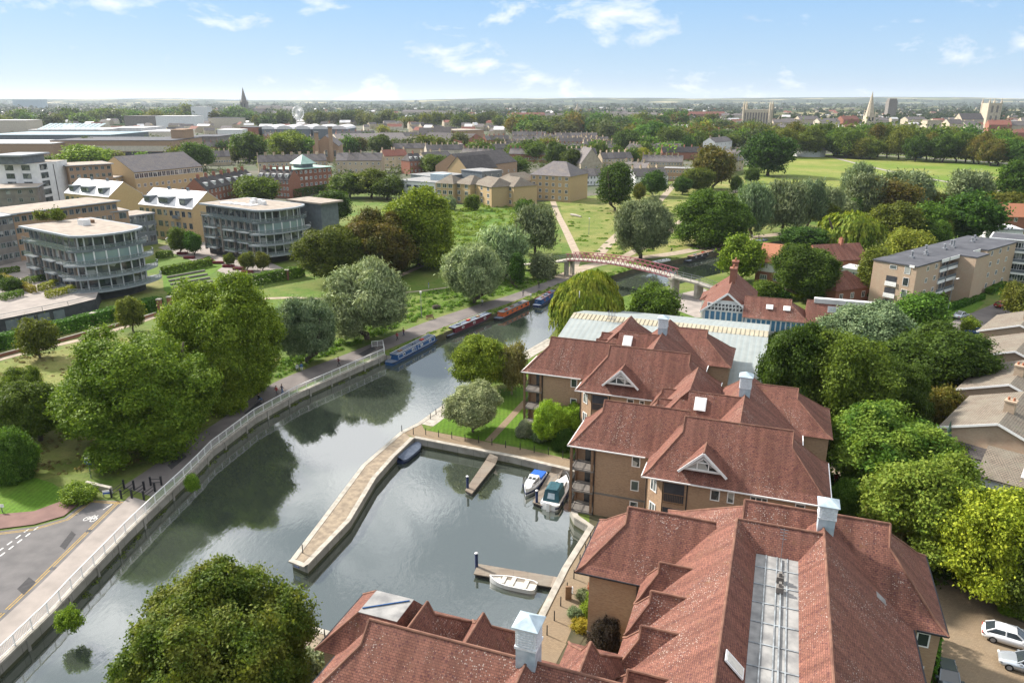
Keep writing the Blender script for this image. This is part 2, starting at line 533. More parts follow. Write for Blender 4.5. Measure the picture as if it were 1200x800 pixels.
# panes: some show dark rooms, some pale blinds and curtains
m, t, b = new_mat('window_glass')
b.inputs['Roughness'].default_value = 0.08
b.inputs['Specular IOR Level'].default_value = 0.7
oi = N(t, 'ShaderNodeObjectInfo')
co = N(t, 'ShaderNodeTexCoord')
vo = N(t, 'ShaderNodeTexVoronoi')
vo.inputs['Scale'].default_value = 0.55
va = N(t, 'ShaderNodeVectorMath')
va.operation = 'ADD'
t.links.new(co.outputs['Object'], va.inputs[0])
t.links.new(oi.outputs['Location'], va.inputs[1])
t.links.new(va.outputs[0], vo.inputs['Vector'])
t.links.new(ramp(t, N_sep_r(t, vo.outputs['Color']), [(0.0,(0.022,0.028,0.032)),(0.45,(0.05,0.065,0.07)),(0.75,(0.10,0.12,0.12)),(0.95,(0.33,0.34,0.32))]), b.inputs['Base Color'])
m, t, b = new_mat('green_glass')
b.inputs['Base Color'].default_value=(0.20,0.27,0.27,1)
b.inputs['Roughness'].default_value = 0.12
b.inputs['Specular IOR Level'].default_value = 0.7
m, t, b = new_mat('blue_glass')
b.inputs['Base Color'].default_value=(0.07,0.19,0.32,1)
b.inputs['Roughness'].default_value = 0.1
b.inputs['Specular IOR Level'].default_value = 0.7
# ribbed sheet roof of the boat shed
m, t, b = new_mat('sheet_roof')
uv = N(t, 'ShaderNodeUVMap')
sx = N(t, 'ShaderNodeSeparateXYZ')
t.links.new(uv.outputs[0], sx.inputs[0])
rib = math_node(t, 'PINGPONG', sx.outputs[0], 0.5)
co = N(t, 'ShaderNodeTexCoord')
n = N(t, 'ShaderNodeTexNoise')
n.inputs['Scale'].default_value = 0.5
n.inputs['Detail'].default_value = 8
t.links.new(co.outputs['Object'], n.inputs['Vector'])
c = ramp(t, n.outputs[0], [(0.3,(0.21,0.235,0.23)),(0.7,(0.28,0.305,0.295))])
t.links.new(mixc(t, ramp(t, rib, [(0.05,(0.45,0.45,0.45)),(0.16,(0,0,0))]), c, (0.25,0.30,0.31)), b.inputs['Base Color'])
b.inputs['Roughness'].default_value = 0.6
bn = N(t, 'ShaderNodeBump')
bn.inputs['Strength'].default_value = 0.5
bn.inputs['Distance'].default_value = 0.1
t.links.new(rib, bn.inputs['Height'])
t.links.new(bn.outputs[0], b.inputs['Normal'])
m, t, b = new_mat('rail_glass')
b.inputs['Base Color'].default_value=(0.16,0.20,0.21,1)
b.inputs['Roughness'].default_value = 0.1
b.inputs['Alpha'].default_value = 0.55
m = plain('rooflight_strip', (0.40,0.36,0.265),(0.32,0.285,0.21),0.7,0.5)
# leaves
leafmat('leaf_green', (0.048,0.100,0.015),(0.143,0.240,0.036))
leafmat('leaf_fresh', (0.088,0.155,0.014),(0.267,0.357,0.039), trans=0.3)
leafmat('leaf_lime', (0.131,0.208,0.015),(0.358,0.458,0.044), trans=0.3)
leafmat('leaf_dark', (0.031,0.064,0.011),(0.097,0.158,0.025))
leafmat('leaf_olive', (0.075,0.096,0.016),(0.187,0.216,0.037))
leafmat('leaf_autumn', (0.070,0.085,0.018),(0.175,0.185,0.036),(0.19,0.135,0.032),0.45)
leafmat('leaf_maple', (0.045,0.098,0.014),(0.130,0.205,0.032),(0.20,0.165,0.030),0.22)
leafmat('leaf_silver', (0.158,0.209,0.107),(0.388,0.458,0.246), trans=0.2)
leafmat('leaf_grey', (0.102,0.150,0.082),(0.260,0.318,0.171), trans=0.2)
leafmat('leaf_weeping', (0.138,0.193,0.020),(0.323,0.378,0.049),(0.420,0.368,0.055),0.3, trans=0.3)
leafmat('leaf_yellow', (0.220,0.220,0.017),(0.440,0.396,0.044), trans=0.3)
leafmat('leaf_gold', (0.15,0.19,0.022),(0.36,0.37,0.060),(0.10,0.165,0.022),0.4, trans=0.3)
leafmat('leaf_laburnum', (0.070,0.135,0.018),(0.19,0.27,0.045),(0.30,0.32,0.045),0.35)
leafmat('leaf_purple', (0.039,0.013,0.020),(0.094,0.033,0.046))
leafmat('leaf_spruce', (0.068,0.128,0.120),(0.150,0.225,0.217))
leafmat('leaf_hedge', (0.048,0.109,0.013),(0.143,0.247,0.031), obj_vary=0.08)
leafmat('leaf_hedge_gold', (0.159,0.176,0.019),(0.381,0.353,0.045), obj_vary=0.08)
leafmat('leaf_smoke', (0.028,0.022,0.022),(0.083,0.061,0.055))
leafmat('leaf_straw', (0.176,0.154,0.055),(0.330,0.297,0.132))
leafmat('leaf_white', (0.176,0.198,0.121),(0.462,0.473,0.363))
leafmat('leaf_scrub', (0.064,0.137,0.015),(0.207,0.320,0.038))
leafmat('petal_red', (0.330,0.033,0.022),(0.550,0.077,0.033))
leafmat('leaf_woods', (0.020,0.038,0.018),(0.050,0.078,0.032))
leafmat('leaf_far', (0.044,0.075,0.025),(0.119,0.160,0.048),(0.135,0.128,0.038),0.35)
# grass: green and straw in patches at several sizes
def grassmat(name, green, straw, dry, scale=0.06, stripes=None):
 m, t, b = new_mat(name)
 b.inputs['Roughness'].default_value = 0.9
 b.inputs['Specular IOR Level'].default_value = 0.15
 co = N(t, 'ShaderNodeTexCoord')
 def noise(sc, det=6, ro=0.6):
  n = N(t, 'ShaderNodeTexNoise')
  n.inputs['Scale'].default_value = sc
  n.inputs['Detail'].default_value = det
  n.inputs['Roughness'].default_value = ro
  t.links.new(co.outputs['Object'], n.inputs['Vector'])
  return n.outputs[0]
 f = math_node(t, 'ADD', math_node(t, 'MULTIPLY', noise(scale, 8,0.62),0.7), math_node(t, 'MULTIPLY', noise(scale * 6,6),0.3))
 w = 0.11
 col = ramp(t, f, [(0.5 - w - dry, green),(0.5 + w - dry, straw)])
 fine = noise(2.2,6,0.7)
 col = mixc(t, 0.55, col, ramp(t, fine, [(0.3,(0.35,0.35,0.35)),(0.7,(1,1,1))]), 'MULTIPLY')
 tuft = noise(0.35,5,0.7)
 col = mixc(t, ramp(t, tuft, [(0.54,(0,0,0)),(0.66,(0.6,0.6,0.6))]), col, tuple(x * 0.55 for x in green))
 if stripes:
  w_ = N(t, 'ShaderNodeTexWave')
  w_.inputs['Scale'].default_value = stripes
  w_.inputs['Distortion'].default_value = 0.4
  t.links.new(co.outputs['Object'], w_.inputs['Vector'])
  col = mixc(t, 0.35, col, ramp(t, w_.outputs[1], [(0.4,(0.6,0.6,0.6)),(0.6,(1,1,1))]), 'MULTIPLY')
 t.links.new(col, b.inputs['Base Color'])
 bn = N(t, 'ShaderNodeBump')
 bn.inputs['Strength'].default_value = 0.6
 bn.inputs['Distance'].default_value = 0.25
 t.links.new(fine, bn.inputs['Height'])
 t.links.new(bn.outputs[0], b.inputs['Normal'])
 return m
grassmat('meadow', (0.095,0.160,0.024),(0.24,0.225,0.085),-0.05,0.045)
grassmat('dry_meadow', (0.125,0.175,0.03),(0.29,0.262,0.095),-0.01,0.05)
grassmat('common_grass', (0.125,0.20,0.022),(0.30,0.27,0.085),-0.05,0.012)
grassmat('rough_grass', (0.085,0.165,0.018),(0.17,0.19,0.05),-0.03,0.06)
grassmat('mown_lawn', (0.10,0.20,0.018),(0.14,0.21,0.03),-0.08,0.1, stripes=0.5)
plain('soil', (0.085,0.075,0.045),(0.05,0.05,0.028),0.5,0.95)
plain('town_floor', (0.115,0.105,0.085),(0.055,0.075,0.035),0.03,0.95, detail=10)
# land beyond the town: woods and pale fields
m, t, b = new_mat('far_land')
co = N(t, 'ShaderNodeTexCoord')
vo = N(t, 'ShaderNodeTexVoronoi')
vo.inputs['Scale'].default_value = 0.0021
t.links.new(co.outputs['Object'], vo.inputs['Vector'])
n = N(t, 'ShaderNodeTexNoise')
n.inputs['Scale'].default_value = 0.0012
n.inputs['Detail'].default_value = 6
t.links.new(co.outputs['Object'], n.inputs['Vector'])
fields = ramp(t, N_sep_r(t, vo.outputs['Color']), [(0.2,(0.09,0.11,0.04)),(0.5,(0.26,0.23,0.12)),(0.8,(0.33,0.29,0.17))])
t.links.new(mixc(t, ramp(t, n.outputs[0], [(0.53,(1,1,1)),(0.61,(0,0,0))]), fields, (0.030,0.046,0.022)), b.inputs['Base Color'])
b.inputs['Roughness'].default_value = 1.0
b.inputs['Specular IOR Level'].default_value = 0.0
# water: murky green, small ripples broken by calm lanes
m, t, b = new_mat('river_water')
b.inputs['Base Color'].default_value=(0.042,0.052,0.040,1)
b.inputs['Roughness'].default_value = 0.02
b.inputs['IOR'].default_value = 2.7
b.inputs['Specular IOR Level'].default_value = 0.75
co = N(t, 'ShaderNodeTexCoord')
mp = N(t, 'ShaderNodeMapping')
mp.inputs['Rotation'].default_value=(0,0,0.5)
mp.inputs['Scale'].default_value=(1.0,0.45,1.0)
t.links.new(co.outputs['Object'], mp.inputs[0])
n = N(t, 'ShaderNodeTexNoise')
n.inputs['Scale'].default_value = 1.5
n.inputs['Detail'].default_value = 5
n.inputs['Roughness'].default_value = 0.55
t.links.new(mp.outputs[0], n.inputs['Vector'])
n2 = N(t, 'ShaderNodeTexNoise')
n2.inputs['Scale'].default_value = 0.06
n2.inputs['Detail'].default_value = 4
t.links.new(co.outputs['Object'], n2.inputs['Vector'])
bn = N(t, 'ShaderNodeBump')
bn.inputs['Distance'].default_value = 0.08
t.links.new(math_node(t, 'MULTIPLY', ramp(t, n2.outputs[0], [(0.4,(0.2,0.2,0.2)),(0.62,(1,1,1))]),0.22), bn.inputs['Strength'])
t.links.new(n.outputs[0], bn.inputs['Height'])
t.links.new(bn.outputs[0], b.inputs['Normal'])
# ------------------------------------------------------------------ land and water
WZ = -1.3
west = [at(*p) for p in [(-70,838),(-30,803),(0,778),(60,720),(100,677),(150,625),(185,591),(218,560),(235,543),(250,527),(300,489),(350,461),(400,439),(452,416)]]
bank_w = [at(*p) for p in [(462,417),(500,399),(522,389),(575,369),(620,352),(650,339),(685,328),(717,323),(745,314),(800,302.5),(850,293),(900,284),(1000,270),(1100,262)]]
bank_e = [at(*p) for p in [(1100,275),(1000,284),(900,301),(850,319),(820,326),(795,333),(772,337),(745,343),(700,356),(660,374),(644,395)]]
quay_e = [at(*p) for p in [(642,397),(605,418),(550,453),(490,496),(470,506)]]
jet_l = [at(*p) for p in [(470,506),(425,545),(380,605),(342,655)]]
jet_r = [at(*p) for p in [(360,662),(410,610),(440,560),(462,535),(485,513)]]
mar_n = [at(*p) for p in [(485,513),(573,530),(600,535),(676,553)]]
mar_e = [st(-19.9,80.5), st(-20.1,75.3), st(-19.1,73.6), st(-17.0,72.3)] + [at(*p) for p in [(660,665),(628,728)]] + [st(-18.8,45.2)]
mar_s = [st(-30,45.0), at(388,741), at(337,726), at(290,713)]
bank_s = [at(290,713), at(225,790), at(170,860), at(100,960)]
river = west + bank_w + bank_e + quay_e + jet_l[1:] + jet_r + mar_n[1:] + mar_e + mar_s + bank_s[1:] + [at(-120,960)]
def sheet(name, polys, mat, z=0.0, holes=(), kind='structure'):
 me_v, me_f = [], []
 for poly in polys:
  rings = [[Vector((p[0], p[1], 0)) for p in poly]] + [[Vector((p[0], p[1], 0)) for p in h] for h in holes]
  flat = [v for r_ in rings for v in r_]
  k = len(me_v)
  me_v += [(v.x, v.y, z) for v in flat]
  for tri in tessellate_polygon(rings):
   a, b_, c = (flat[i] for i in tri)
   if (b_ - a).cross(c - a).z < 0:
    tri = tri[::-1]
   me_f.append(tuple(i + k for i in tri))
 me = bpy.data.meshes.new(name)
 me.from_pydata(me_v, [], me_f)
 me.materials.append(MATS[mat])
 uv = me.uv_layers.new(name='UVMap')
 uv.data.foreach_set('uv', [c for l in me.loops for c in me_v[l.vertex_index][:2]])
 o = bpy.data.objects.new(name, me)
 COL.objects.link(o)
 o['kind'] = kind
 return o
def px(*pts):
 return [at(*p) for p in pts]
def ribbon(pts, wl, wr):
 L, Rr = [], []
 for i, p in enumerate(pts):
  a, b_ = pts[max(i - 1,0)], pts[min(i + 1, len(pts) - 1)]
  d = Vector((b_[0] - a[0], b_[1] - a[1])).normalized()
  n = Vector((-d.y, d.x))
  L.append((p[0] + n.x * wl, p[1] + n.y * wl))
  Rr.append((p[0] - n.x * wr, p[1] - n.y * wr))
 return L, Rr
def band(name, pts, wl, wr, mat, z, kind='structure'):
 L, Rr = ribbon(pts, wl, wr)
 mb = MB()
 for i in range(len(L) - 1):
  mb.face([(*Rr[i], z),(*Rr[i + 1], z),(*L[i + 1], z),(*L[i], z)])
 o = mb.build(name, [mat])
 if kind:
  o['kind'] = kind
 return o
def smooth_line(pts, n=4):
 out = []
 for i in range(len(pts) - 1):
  p0, p1, p2, p3 = pts[max(i - 1,0)], pts[i], pts[i + 1], pts[min(i + 2, len(pts) - 1)]
  for k in range(n):
   u = k / n
   out.append(tuple(0.5 * (2 * p1[j] + (p2[j] - p0[j]) * u + (2 * p0[j] - 5 * p1[j] + 4 * p2[j] - p3[j]) * u * u + (3 * p1[j] - p0[j] - 3 * p2[j] + p3[j]) * u ** 3) for j in (0,1)))
 return out + [tuple(pts[-1])]
BIG = [(-14000,-300),(14000,-300),(14000,14000),(-14000,14000)]
sheet('ground', [BIG], 'meadow', 0.0, [river])
wb = [min(p[0] for p in river) - 3, max(p[0] for p in river) + 3, min(p[1] for p in river) - 3, max(p[1] for p in river) + 3]
sheet('river_water', [[(wb[0], wb[2]),(wb[1], wb[2]),(wb[1], wb[3]),(wb[0], wb[3])]], 'river_water', WZ)
far = MB()
for i in range(40):
 x0, x1 = -14000 + i * 700,-13300 + i * 700
 far.face([(x0,1500,0.5),(x1,1500,0.5),(x1,13900,0.5),(x0,13900,0.5)])
struct(far.build('far_fields', ['far_land']))
def hill_h(x, y):
 n = math.sin(x * 0.0011 + 1.3) * 0.5 + math.sin(x * 0.00043 + 0.4) * 0.8 + math.sin(x * 0.0027 + y * 0.0008) * 0.25
 k = 1.0 + 0.30 * min(1, abs(x) / 6000)
 return k * (58 + 20 * n)
hm = MB()
xs = [-13800 + i * 300 for i in range(93)]
rows = [(8500,0.0),(9300,0.35),(10200,0.75),(11200,1.0),(12600,1.05),(13900,1.0)]
for (ya, ka),(yb, kb) in zip(rows, rows[1:]):
 for xa, xb in zip(xs, xs[1:]):
  hm.face([(xa, ya, 0.6 + ka * hill_h(xa, ya)),(xb, ya, 0.6 + ka * hill_h(xb, ya)),(xb, yb, 0.6 + kb * hill_h(xb, yb)),(xa, yb, 0.6 + kb * hill_h(xa, yb))])
struct(hm.build('hills', ['far_land'], smooth=True, weld=True))
# grass of different care
sheet('dry_meadow', [px((-200,470),(0,425),(150,392),(230,372),(330,420),(300,462),(240,500),(180,540),(60,560),(-200,620))], 'dry_meadow', 0.012)
sheet('mown_verge', [px((-60,560),(30,556),(62,566),(85,583),(40,599),(0,603),(-80,620))], 'mown_lawn', 0.02)
sheet('rough_grass', [px((470,255),(560,236),(615,240),(650,262),(660,300),(640,320),(560,340),(470,375),(400,402),(330,412),(300,330),(400,320),(450,300))], 'rough_grass', 0.014)
sheet('midsummer_grass', [px((655,236),(720,228),(800,212),(860,200),(920,250),(870,290),(800,296),(690,306),(676,298),(662,262))], 'dry_meadow', 0.02)
sheet('common_grass', [px((850,243),(872,215),(905,186),(975,182),(1100,189),(1300,197),(1300,250),(1180,262),(1100,262),(1000,268),(920,250))], 'common_grass', 0.05)
sheet('town_ground', [px((-900,260),(0,255),(180,262),(330,250),(420,215),(520,240),(640,236),(720,226),(780,212),(840,196),(905,184),(1000,179),(1200,188),(1700,200),(2300,150),(1500,140),(600,138),(-200,140),(-1500,150))], 'town_floor', 0.03)
sheet('estate_ground', [[st(-24,88), st(20,88), st(40,120), at(1250,380), at(1400,700), at(1300,900), at(500,900), st(-30,30), st(-30,44.5), st(-18.6,44.8), st(-16.9,72.0), st(-19,80.5), at(670,535)]], 'soil', 0.006)
# paths and roads
tow_l = px((143,570),(175,549),(200,531),(245,501),(300,463),(330,444),(400,417),(440,401),(500,377),(560,357),(600,345),(640,330),(662,322))
tow_r = px((178,582),(192,571),(212,556),(255,517),(303,479),(352,454),(405,430),(450,411),(505,389),(563,367),(605,352),(646,336),(668,327))
mb = MB()
TL, TR = smooth_line(tow_l), smooth_line(tow_r)
for i in range(len(TL) - 1):
 mb.face([(*TR[i], .03),(*TR[i + 1], .03),(*TL[i + 1], .03),(*TL[i], .03)])
struct(mb.build('riverside_path', ['old_asphalt']))
band('riverside_path', smooth_line(px((655,326),(690,312),(730,305),(790,297),(830,289),(880,279),(960,268))),2.2,2.2, 'earth_path', 0.034)
band('meadow_path', smooth_line(px((648,236),(653,250),(661,266),(670,285),(676,302),(668,322))),1.3,1.3, 'earth_path', 0.038)
band('meadow_path', smooth_line(px((793,213),(785,222),(772,236),(752,252),(728,272),(712,287),(700,301))),1.7,1.7, 'earth_path', 0.042)
band('meadow_path', smooth_line(px((900,205),(870,220),(830,242),(803,256),(777,277),(752,290),(728,303))),1.5,1.5, 'earth_path', 0.046)
band('common_path', smooth_line(px((962,181),(985,187),(1030,198),(1075,207),(1120,215),(1180,225),(1260,236))),1.8,1.8, 'footway', 0.08)
band('common_road', smooth_line(px((830,190),(905,181.5),(975,180),(1060,184),(1140,189),(1300,200))),5,5, 'old_asphalt', 0.09)
band('hedge_path', smooth_line(px((-60,440),(0,421),(60,406),(110,394),(165,377),(200,366),(290,352),(340,349),(420,350),(455,330),(500,310),(540,302))),0.9,0.9, 'earth_path', 0.034)
band('worn_track', smooth_line(px((472,343),(500,340),(530,336))),0.4,0.5, 'earth_path', 0.03)
road_edge_top = px((-60,640),(0,622),(40,617),(75,607),(102,586))
road_edge_bot = px((-60,786),(0,729),(50,682),(100,632),(146,587))
sheet('road', [px((-400,760),(-60,640),(0,622),(40,617),(75,607),(102,585),(146,587),(100,632),(50,682),(0,729),(-60,786),(-200,920))], 'asphalt', 0.018)
sheet('footpath', [px((-300,690),(-60,620),(0,603),(40,599.5),(85,583),(102,583.5),(75,605),(40,615),(0,620),(-60,638),(-300,720))], 'red_asphalt', 0.12)
fw = MB()
fl = px((-60,786),(0,729.5),(50,683),(100,633),(147,587),(152,582))
fr = px((-30,800),(0,775),(60,717),(108,667),(150,623),(178,590))
for i in range(5):
 a, b_, c, d = fl[i], fl[i + 1], fr[i + 1], fr[i]
 fw.face([(*d, .13),(*c, .13),(*b_, .13),(*a, .13)])
 fw.face([(*a, .13),(*b_, .13),(*b_, 0),(*a, 0)])
struct(fw.build('footway', ['footway']))
for pl, off in ((road_edge_top, 0.5),(road_edge_bot, -0.5)):
 for k in (0,1):
  o1 = off + (0.0 if k == 0 else 0.28 * (1 if off > 0 else -1))
  L, _ = ribbon(pl, -o1 if off > 0 else -o1,0)
  band('yellow_line', L, 0.05,0.05, 'yellow_line', 0.024)
band('yellow_line', px((104,586.5),(144,588.5)),0.06,0.06, 'yellow_line', 0.024)
band('yellow_line', px((105,588),(142,590)),0.06,0.06, 'yellow_line', 0.024)
for j, (a, b_) in enumerate((((0,651.5),(47,615.5)),((-2,646),(42,613.5)))):
 A, B = Vector(at(*a)), Vector(at(*b_))
 L_ = (B - A).length
 k = 0.0
 while k < L_ - .6:
  p, q = A + (B - A) * (k / L_), A + (B - A) * min(1,(k + 0.7) / L_)
  band('road_marking', [p, q], 0.09,0.09, 'road_white', 0.024)
  k += 1.25
band('road_marking', px((121,597),(131,590.5)),0.06,0.06, 'road_white', 0.024)
plain('tar_patch', (0.060,0.058,0.060),(0.045,0.044,0.046),2.0,0.95)
for q_ in (((20,690),(34,676),(42,682),(28,697)),((70,640),(84,622),(89,626),(76,644)),((196,545),(214,530),(219,535),(201,550)),((286,484),(304,470),(309,474),(292,488)),((420,415),(436,406),(441,409),(426,418))):
 sheet('road_patch', [px(*q_)], 'tar_patch', 0.034)
for q_ in ((6,716),(62,666),(104,622)):
 x_, y_ = at(*q_)
 mb = MB()
 mb.box(x_ - .3, x_ + .3, y_ - .25, y_ + .25,.02,.03)
 struct(mb.build('drain_cover', ['black_metal']))
# the bicycle sign painted on the road
bc = MB()
cx, cy_ = at(108,606.5)
ax = Vector((at(131,590)[0] - at(121,597)[0], at(131,590)[1] - at(121,597)[1])).normalized()
ay = Vector((-ax.y, ax.x))
def bpt(u, v):
 q = Vector((cx, cy_)) + ax * v * 1.5 - ay * u
 return (q.x, q.y)
def bline(u0, v0, u1, v1, w=0.07):
 a, b_ = Vector(bpt(u0, v0)), Vector(bpt(u1, v1))
 d = (b_ - a).normalized() * w
 n_ = Vector((-d.y, d.x))
 bc.face([(*(a - n_),.024),(*(b_ - n_),.024),(*(b_ + n_),.024),(*(a + n_),.024)])
for c0 in (-0.45,0.45):
 for k in range(10):
  a0, a1 = 2 * math.pi * k / 10,2 * math.pi * (k + 1) / 10
  bline(c0 + .3 * math.cos(a0),-.2 + .3 * math.sin(a0), c0 + .3 * math.cos(a1),-.2 + .3 * math.sin(a1),.05)
for u0, v0, u1, v1 in ((-.45,-.2,-.15,.25),(-.15,.25,.3,.25),(.3,.25,0,-.2),(0,-.2,-.45,-.2),(.45,-.2,.28,.42),(-.2,.38,-.05,.38),(0,-.2,-.15,.3)):
 bline(u0, v0, u1, v1,.05)
struct(bc.build('road_marking', ['road_white']))
# ------------------------------------------------------------------ river walls, jetty, quays
def wall_faces(mb, line, z0=-2.2, z1=-0.02, m=0):
 for a, b_ in zip(line, line[1:]):
  mb.face([(*a, -.95),(*b_, -.95),(*b_, z1),(*a, z1)], m)
  mb.face([(*a, z0),(*b_, z0),(*b_, -.95),(*a, -.95)], m + 1)
def coping_on(mb, line, w, z=0.07, inner=True, m=0):
 L, Rr = ribbon(line, 0.08 if inner else w, w if inner else 0.08)
 for i in range(len(line) - 1):
  mb.face([(*Rr[i], z),(*Rr[i + 1], z),(*L[i + 1], z),(*L[i], z)], m)
  mb.face([(*L[i], z),(*L[i + 1], z),(*L[i + 1], z - .22),(*L[i], z - .22)], m)
  mb.face([(*Rr[i + 1], z),(*Rr[i], z),(*Rr[i], z - .22),(*Rr[i + 1], z - .22)], m)
t = thing('river_wall', 'long curving concrete river wall under the white railing', 'river wall', (*west[6], 0))
off = (*west[6], 0)
mb = MB(off)
wall_faces(mb, west)
wall_faces(mb, [west[-1], bank_w[0]])
mb.build('wall_face', ['concrete_wall', 'algae_wall'], t)
mb = MB(off)
coping_on(mb, west, 0.35,0.16, inner=False)
mb.build('coping', ['coping'], t)
mb = MB(off)
acc = 0
for a, b_ in zip(west, west[1:]):                     # buttress strips on the wall
 d = Vector((b_[0] - a[0], b_[1] - a[1]))
 n_ = int(d.length / 4.0)
 for k in range(max(n_, 1)):
  p = Vector(a) + d * ((k + .5) / max(n_, 1))
  e = d.normalized()
  nn = Vector((e.y, -e.x))
  c = [p - e * .15, p + e * .15, p + e * .15 + nn * .12, p - e * .15 + nn * .12]
  mb = MB(off)
  mb.prism([(q.x, q.y) for q in c], -2,-.1)
  mb.build('buttress', ['concrete_wall'], t)
mb = MB()
for line in (bank_w, bank_e, bank_s):
 L, Rr = ribbon(line, 0.0,0.0)
 for i in range(len(line) - 1):
  a, b_ = line[i], line[i + 1]
  d = Vector((b_[0] - a[0], b_[1] - a[1])).normalized()
  nn = Vector((d.y, -d.x)) * 0.5
  mb.face([(a[0] + nn.x, a[1] + nn.y, -1.9),(b_[0] + nn.x, b_[1] + nn.y, -1.9),(*b_, 0.02),(*a, 0.02)])
struct(mb.build('riverbank', ['soil']))
# east quay: stone edge and paved walk up to the trees
t = thing('quay_wall', 'straight stone quay edge of the far riverside walk', 'quay wall', (*quay_e[1], 0))
off = (*quay_e[1], 0)
mb = MB(off)
wall_faces(mb, quay_e)
mb.build('wall_face', ['concrete_wall', 'algae_wall'], t)
mb = MB(off)
coping_on(mb, quay_e, 0.6,0.07, inner=False)
mb.build('coping', ['coping'], t)
L, Rr = ribbon(quay_e[:4], 2.6,0)
sheet('quay_walk', [quay_e[:4] + L[::-1]], 'coping', 0.03)
# jetty
t = thing('jetty', 'long bent concrete jetty with brown gravel top across the marina mouth', 'jetty', (*jet_l[2], 0))
off = (*jet_l[2], 0)
outline = jet_l + jet_r[:-1] + [jet_r[-1]]
mb = MB(off)
wall_faces(mb, jet_l + jet_r)
mb.build('wall_face', ['concrete_wall', 'algae_wall'], t)
mb = MB(off)
coping_on(mb, jet_l, 0.5,0.09, inner=False)
coping_on(mb, jet_r, 0.5,0.095, inner=False)
coping_on(mb, [jet_r[0], jet_l[-1]], 0.5,0.10, inner=False)
mb.build('coping', ['coping'], t)
gl = ribbon(jet_l, 0.45,0)[0]
gr = ribbon(jet_r, 0.45,0)[0]
mb = MB(off)
rings = [[Vector((p[0], p[1], 0)) for p in gl + gr]]
for tri in tessellate_polygon(rings):
 q = [rings[0][i] for i in tri]
 if (q[1] - q[0]).cross(q[2] - q[0]).z < 0:
  q = q[::-1]
 mb.face([(v.x, v.y, .05) for v in q])
mb.build('gravel_top', ['gravel'], t)
# blue notice on the end of the jetty: three lines of small white marks
e0, e1 = Vector(jet_l[-1]), Vector(jet_r[0])
ed = (e1 - e0).normalized()
nn = Vector((ed.y, -ed.x))
def facing_board(o_, d, n_, u0, u1, z0, z1, name, mat, parent, out=0.03, off=(0,0,0)):
 mb = MB(off)
 a, b_ = o_ + d * u0, o_ + d * u1
 c = [a, b_, b_ + n_ * out, a + n_ * out]
 mb.prism([(q.x, q.y) for q in c], z0, z1, bottom=True)
 return mb.build(name, [mat], parent)
sg = facing_board(e0, ed, nn, .25,1.0,-.72,-.2, 'notice', 'sign_blue', t, .05, off)
mb = MB(off)
for k in range(3):
 z = -.32 - k * .14
 u = .33
 while u < .9:
  wd = random.uniform(.06,.14)
  a, b_ = e0 + ed * u + nn * .056, e0 + ed * min(u + wd, .92) + nn * .056
  mb.face([(a.x, a.y, z - .05),(b_.x, b_.y, z - .05),(b_.x, b_.y, z),(a.x, a.y, z)])
  u += wd + .05
mb.build('lettering', ['white_paint'], sg)
# marina quays
t = thing('quay_wall', 'pale stone quay wall along the lawn side of the marina', 'quay wall', (*mar_n[1], 0))
off = (*mar_n[1], 0)
mb = MB(off)
wall_faces(mb, mar_n + [mar_e[0]])
mb.build('wall_face', ['concrete_wall', 'algae_wall'], t)
mb = MB(off)
coping_on(mb, mar_n, 0.55,0.08, inner=False)
mb.build('coping', ['coping'], t)
t = thing('quay_wall', 'pale quay wall below the brown brick end block, by the flower bed', 'quay wall', (*mar_e[4], 0))
off = (*mar_e[4], 0)
mb = MB(off)
wall_faces(mb, mar_e)
mb.build('wall_face', ['concrete_wall', 'algae_wall'], t)
mb = MB(off)
coping_on(mb, mar_e, 0.6,0.12, inner=False)
mb.build('coping', ['coping'], t)
t = thing('quay_wall', 'pale quay wall beside the big maple in the foreground', 'quay wall', (*mar_s[1], 0))
off = (*mar_s[1], 0)
mb = MB(off)
wall_faces(mb, [mar_e[-1]] + mar_s)
mb.build('wall_face', ['concrete_wall', 'algae_wall'], t)
mb = MB(off)
coping_on(mb, ([mar_e[-1]] + mar_s),0.5,0.09, inner=False)
mb.build('coping', ['coping'], t)
L, _ = ribbon(mar_n, 2.9,0)
sheet('quay_walk', [mar_n + L[::-1]], 'block_paving', 0.03)
sheet('quay_walk', [[at(470,505.5), at(485,512.5), at(499,506.5), at(494,497), at(490,496.5)]], 'block_paving', 0.026)
L, _ = ribbon(mar_s, 4.0,0)
sheet('quay_walk', [mar_s + L[::-1]], 'gravel', 0.03)
sheet('quay_walk', [[mar_e[3], mar_e[4], mar_e[5], mar_e[6], st(-14.6,44), st(-14.2,52), st(-13.6,58), st(-13.6,72)]], 'block_paving', 0.034)
# lawn in front of the nearest riverside block
lawn = px((502,504),(545,471),(560,460),(612,452),(622,452),(620,492),(676,525),(678,531),(640,527),(590,519),(545,512))
sheet('lawn', [lawn], 'mown_lawn', 0.02)
band('garden_path', px((616,470),(592,496),(572,517)),.55,.55, 'block_paving', 0.036)
# parking court on the right
sheet('parking_court', [px((1060,600),(1085,664),(1130,672),(1160,690),(1180,720),(1260,760),(1300,900),(1050,900),(1060,720))], 'block_paving', 0.02)
band('garden_path', px((960,520),(978,545),(992,570),(1002,590),(1030,640)),.9,.9, 'earth_path', 0.03)
# street by the brick flats
sheet('road', [px((1030,372),(1075,383),(1110,379),(1150,362),(1180,350),(1215,345),(1215,368),(1178,372),(1168,380),(1180,392),(1150,402),(1100,398),(1040,392))], 'old_asphalt', 0.02)
sheet('slipway', [px((792,345),(825,338),(850,352),(842,372),(815,372),(790,362))], 'footway', 0.02)
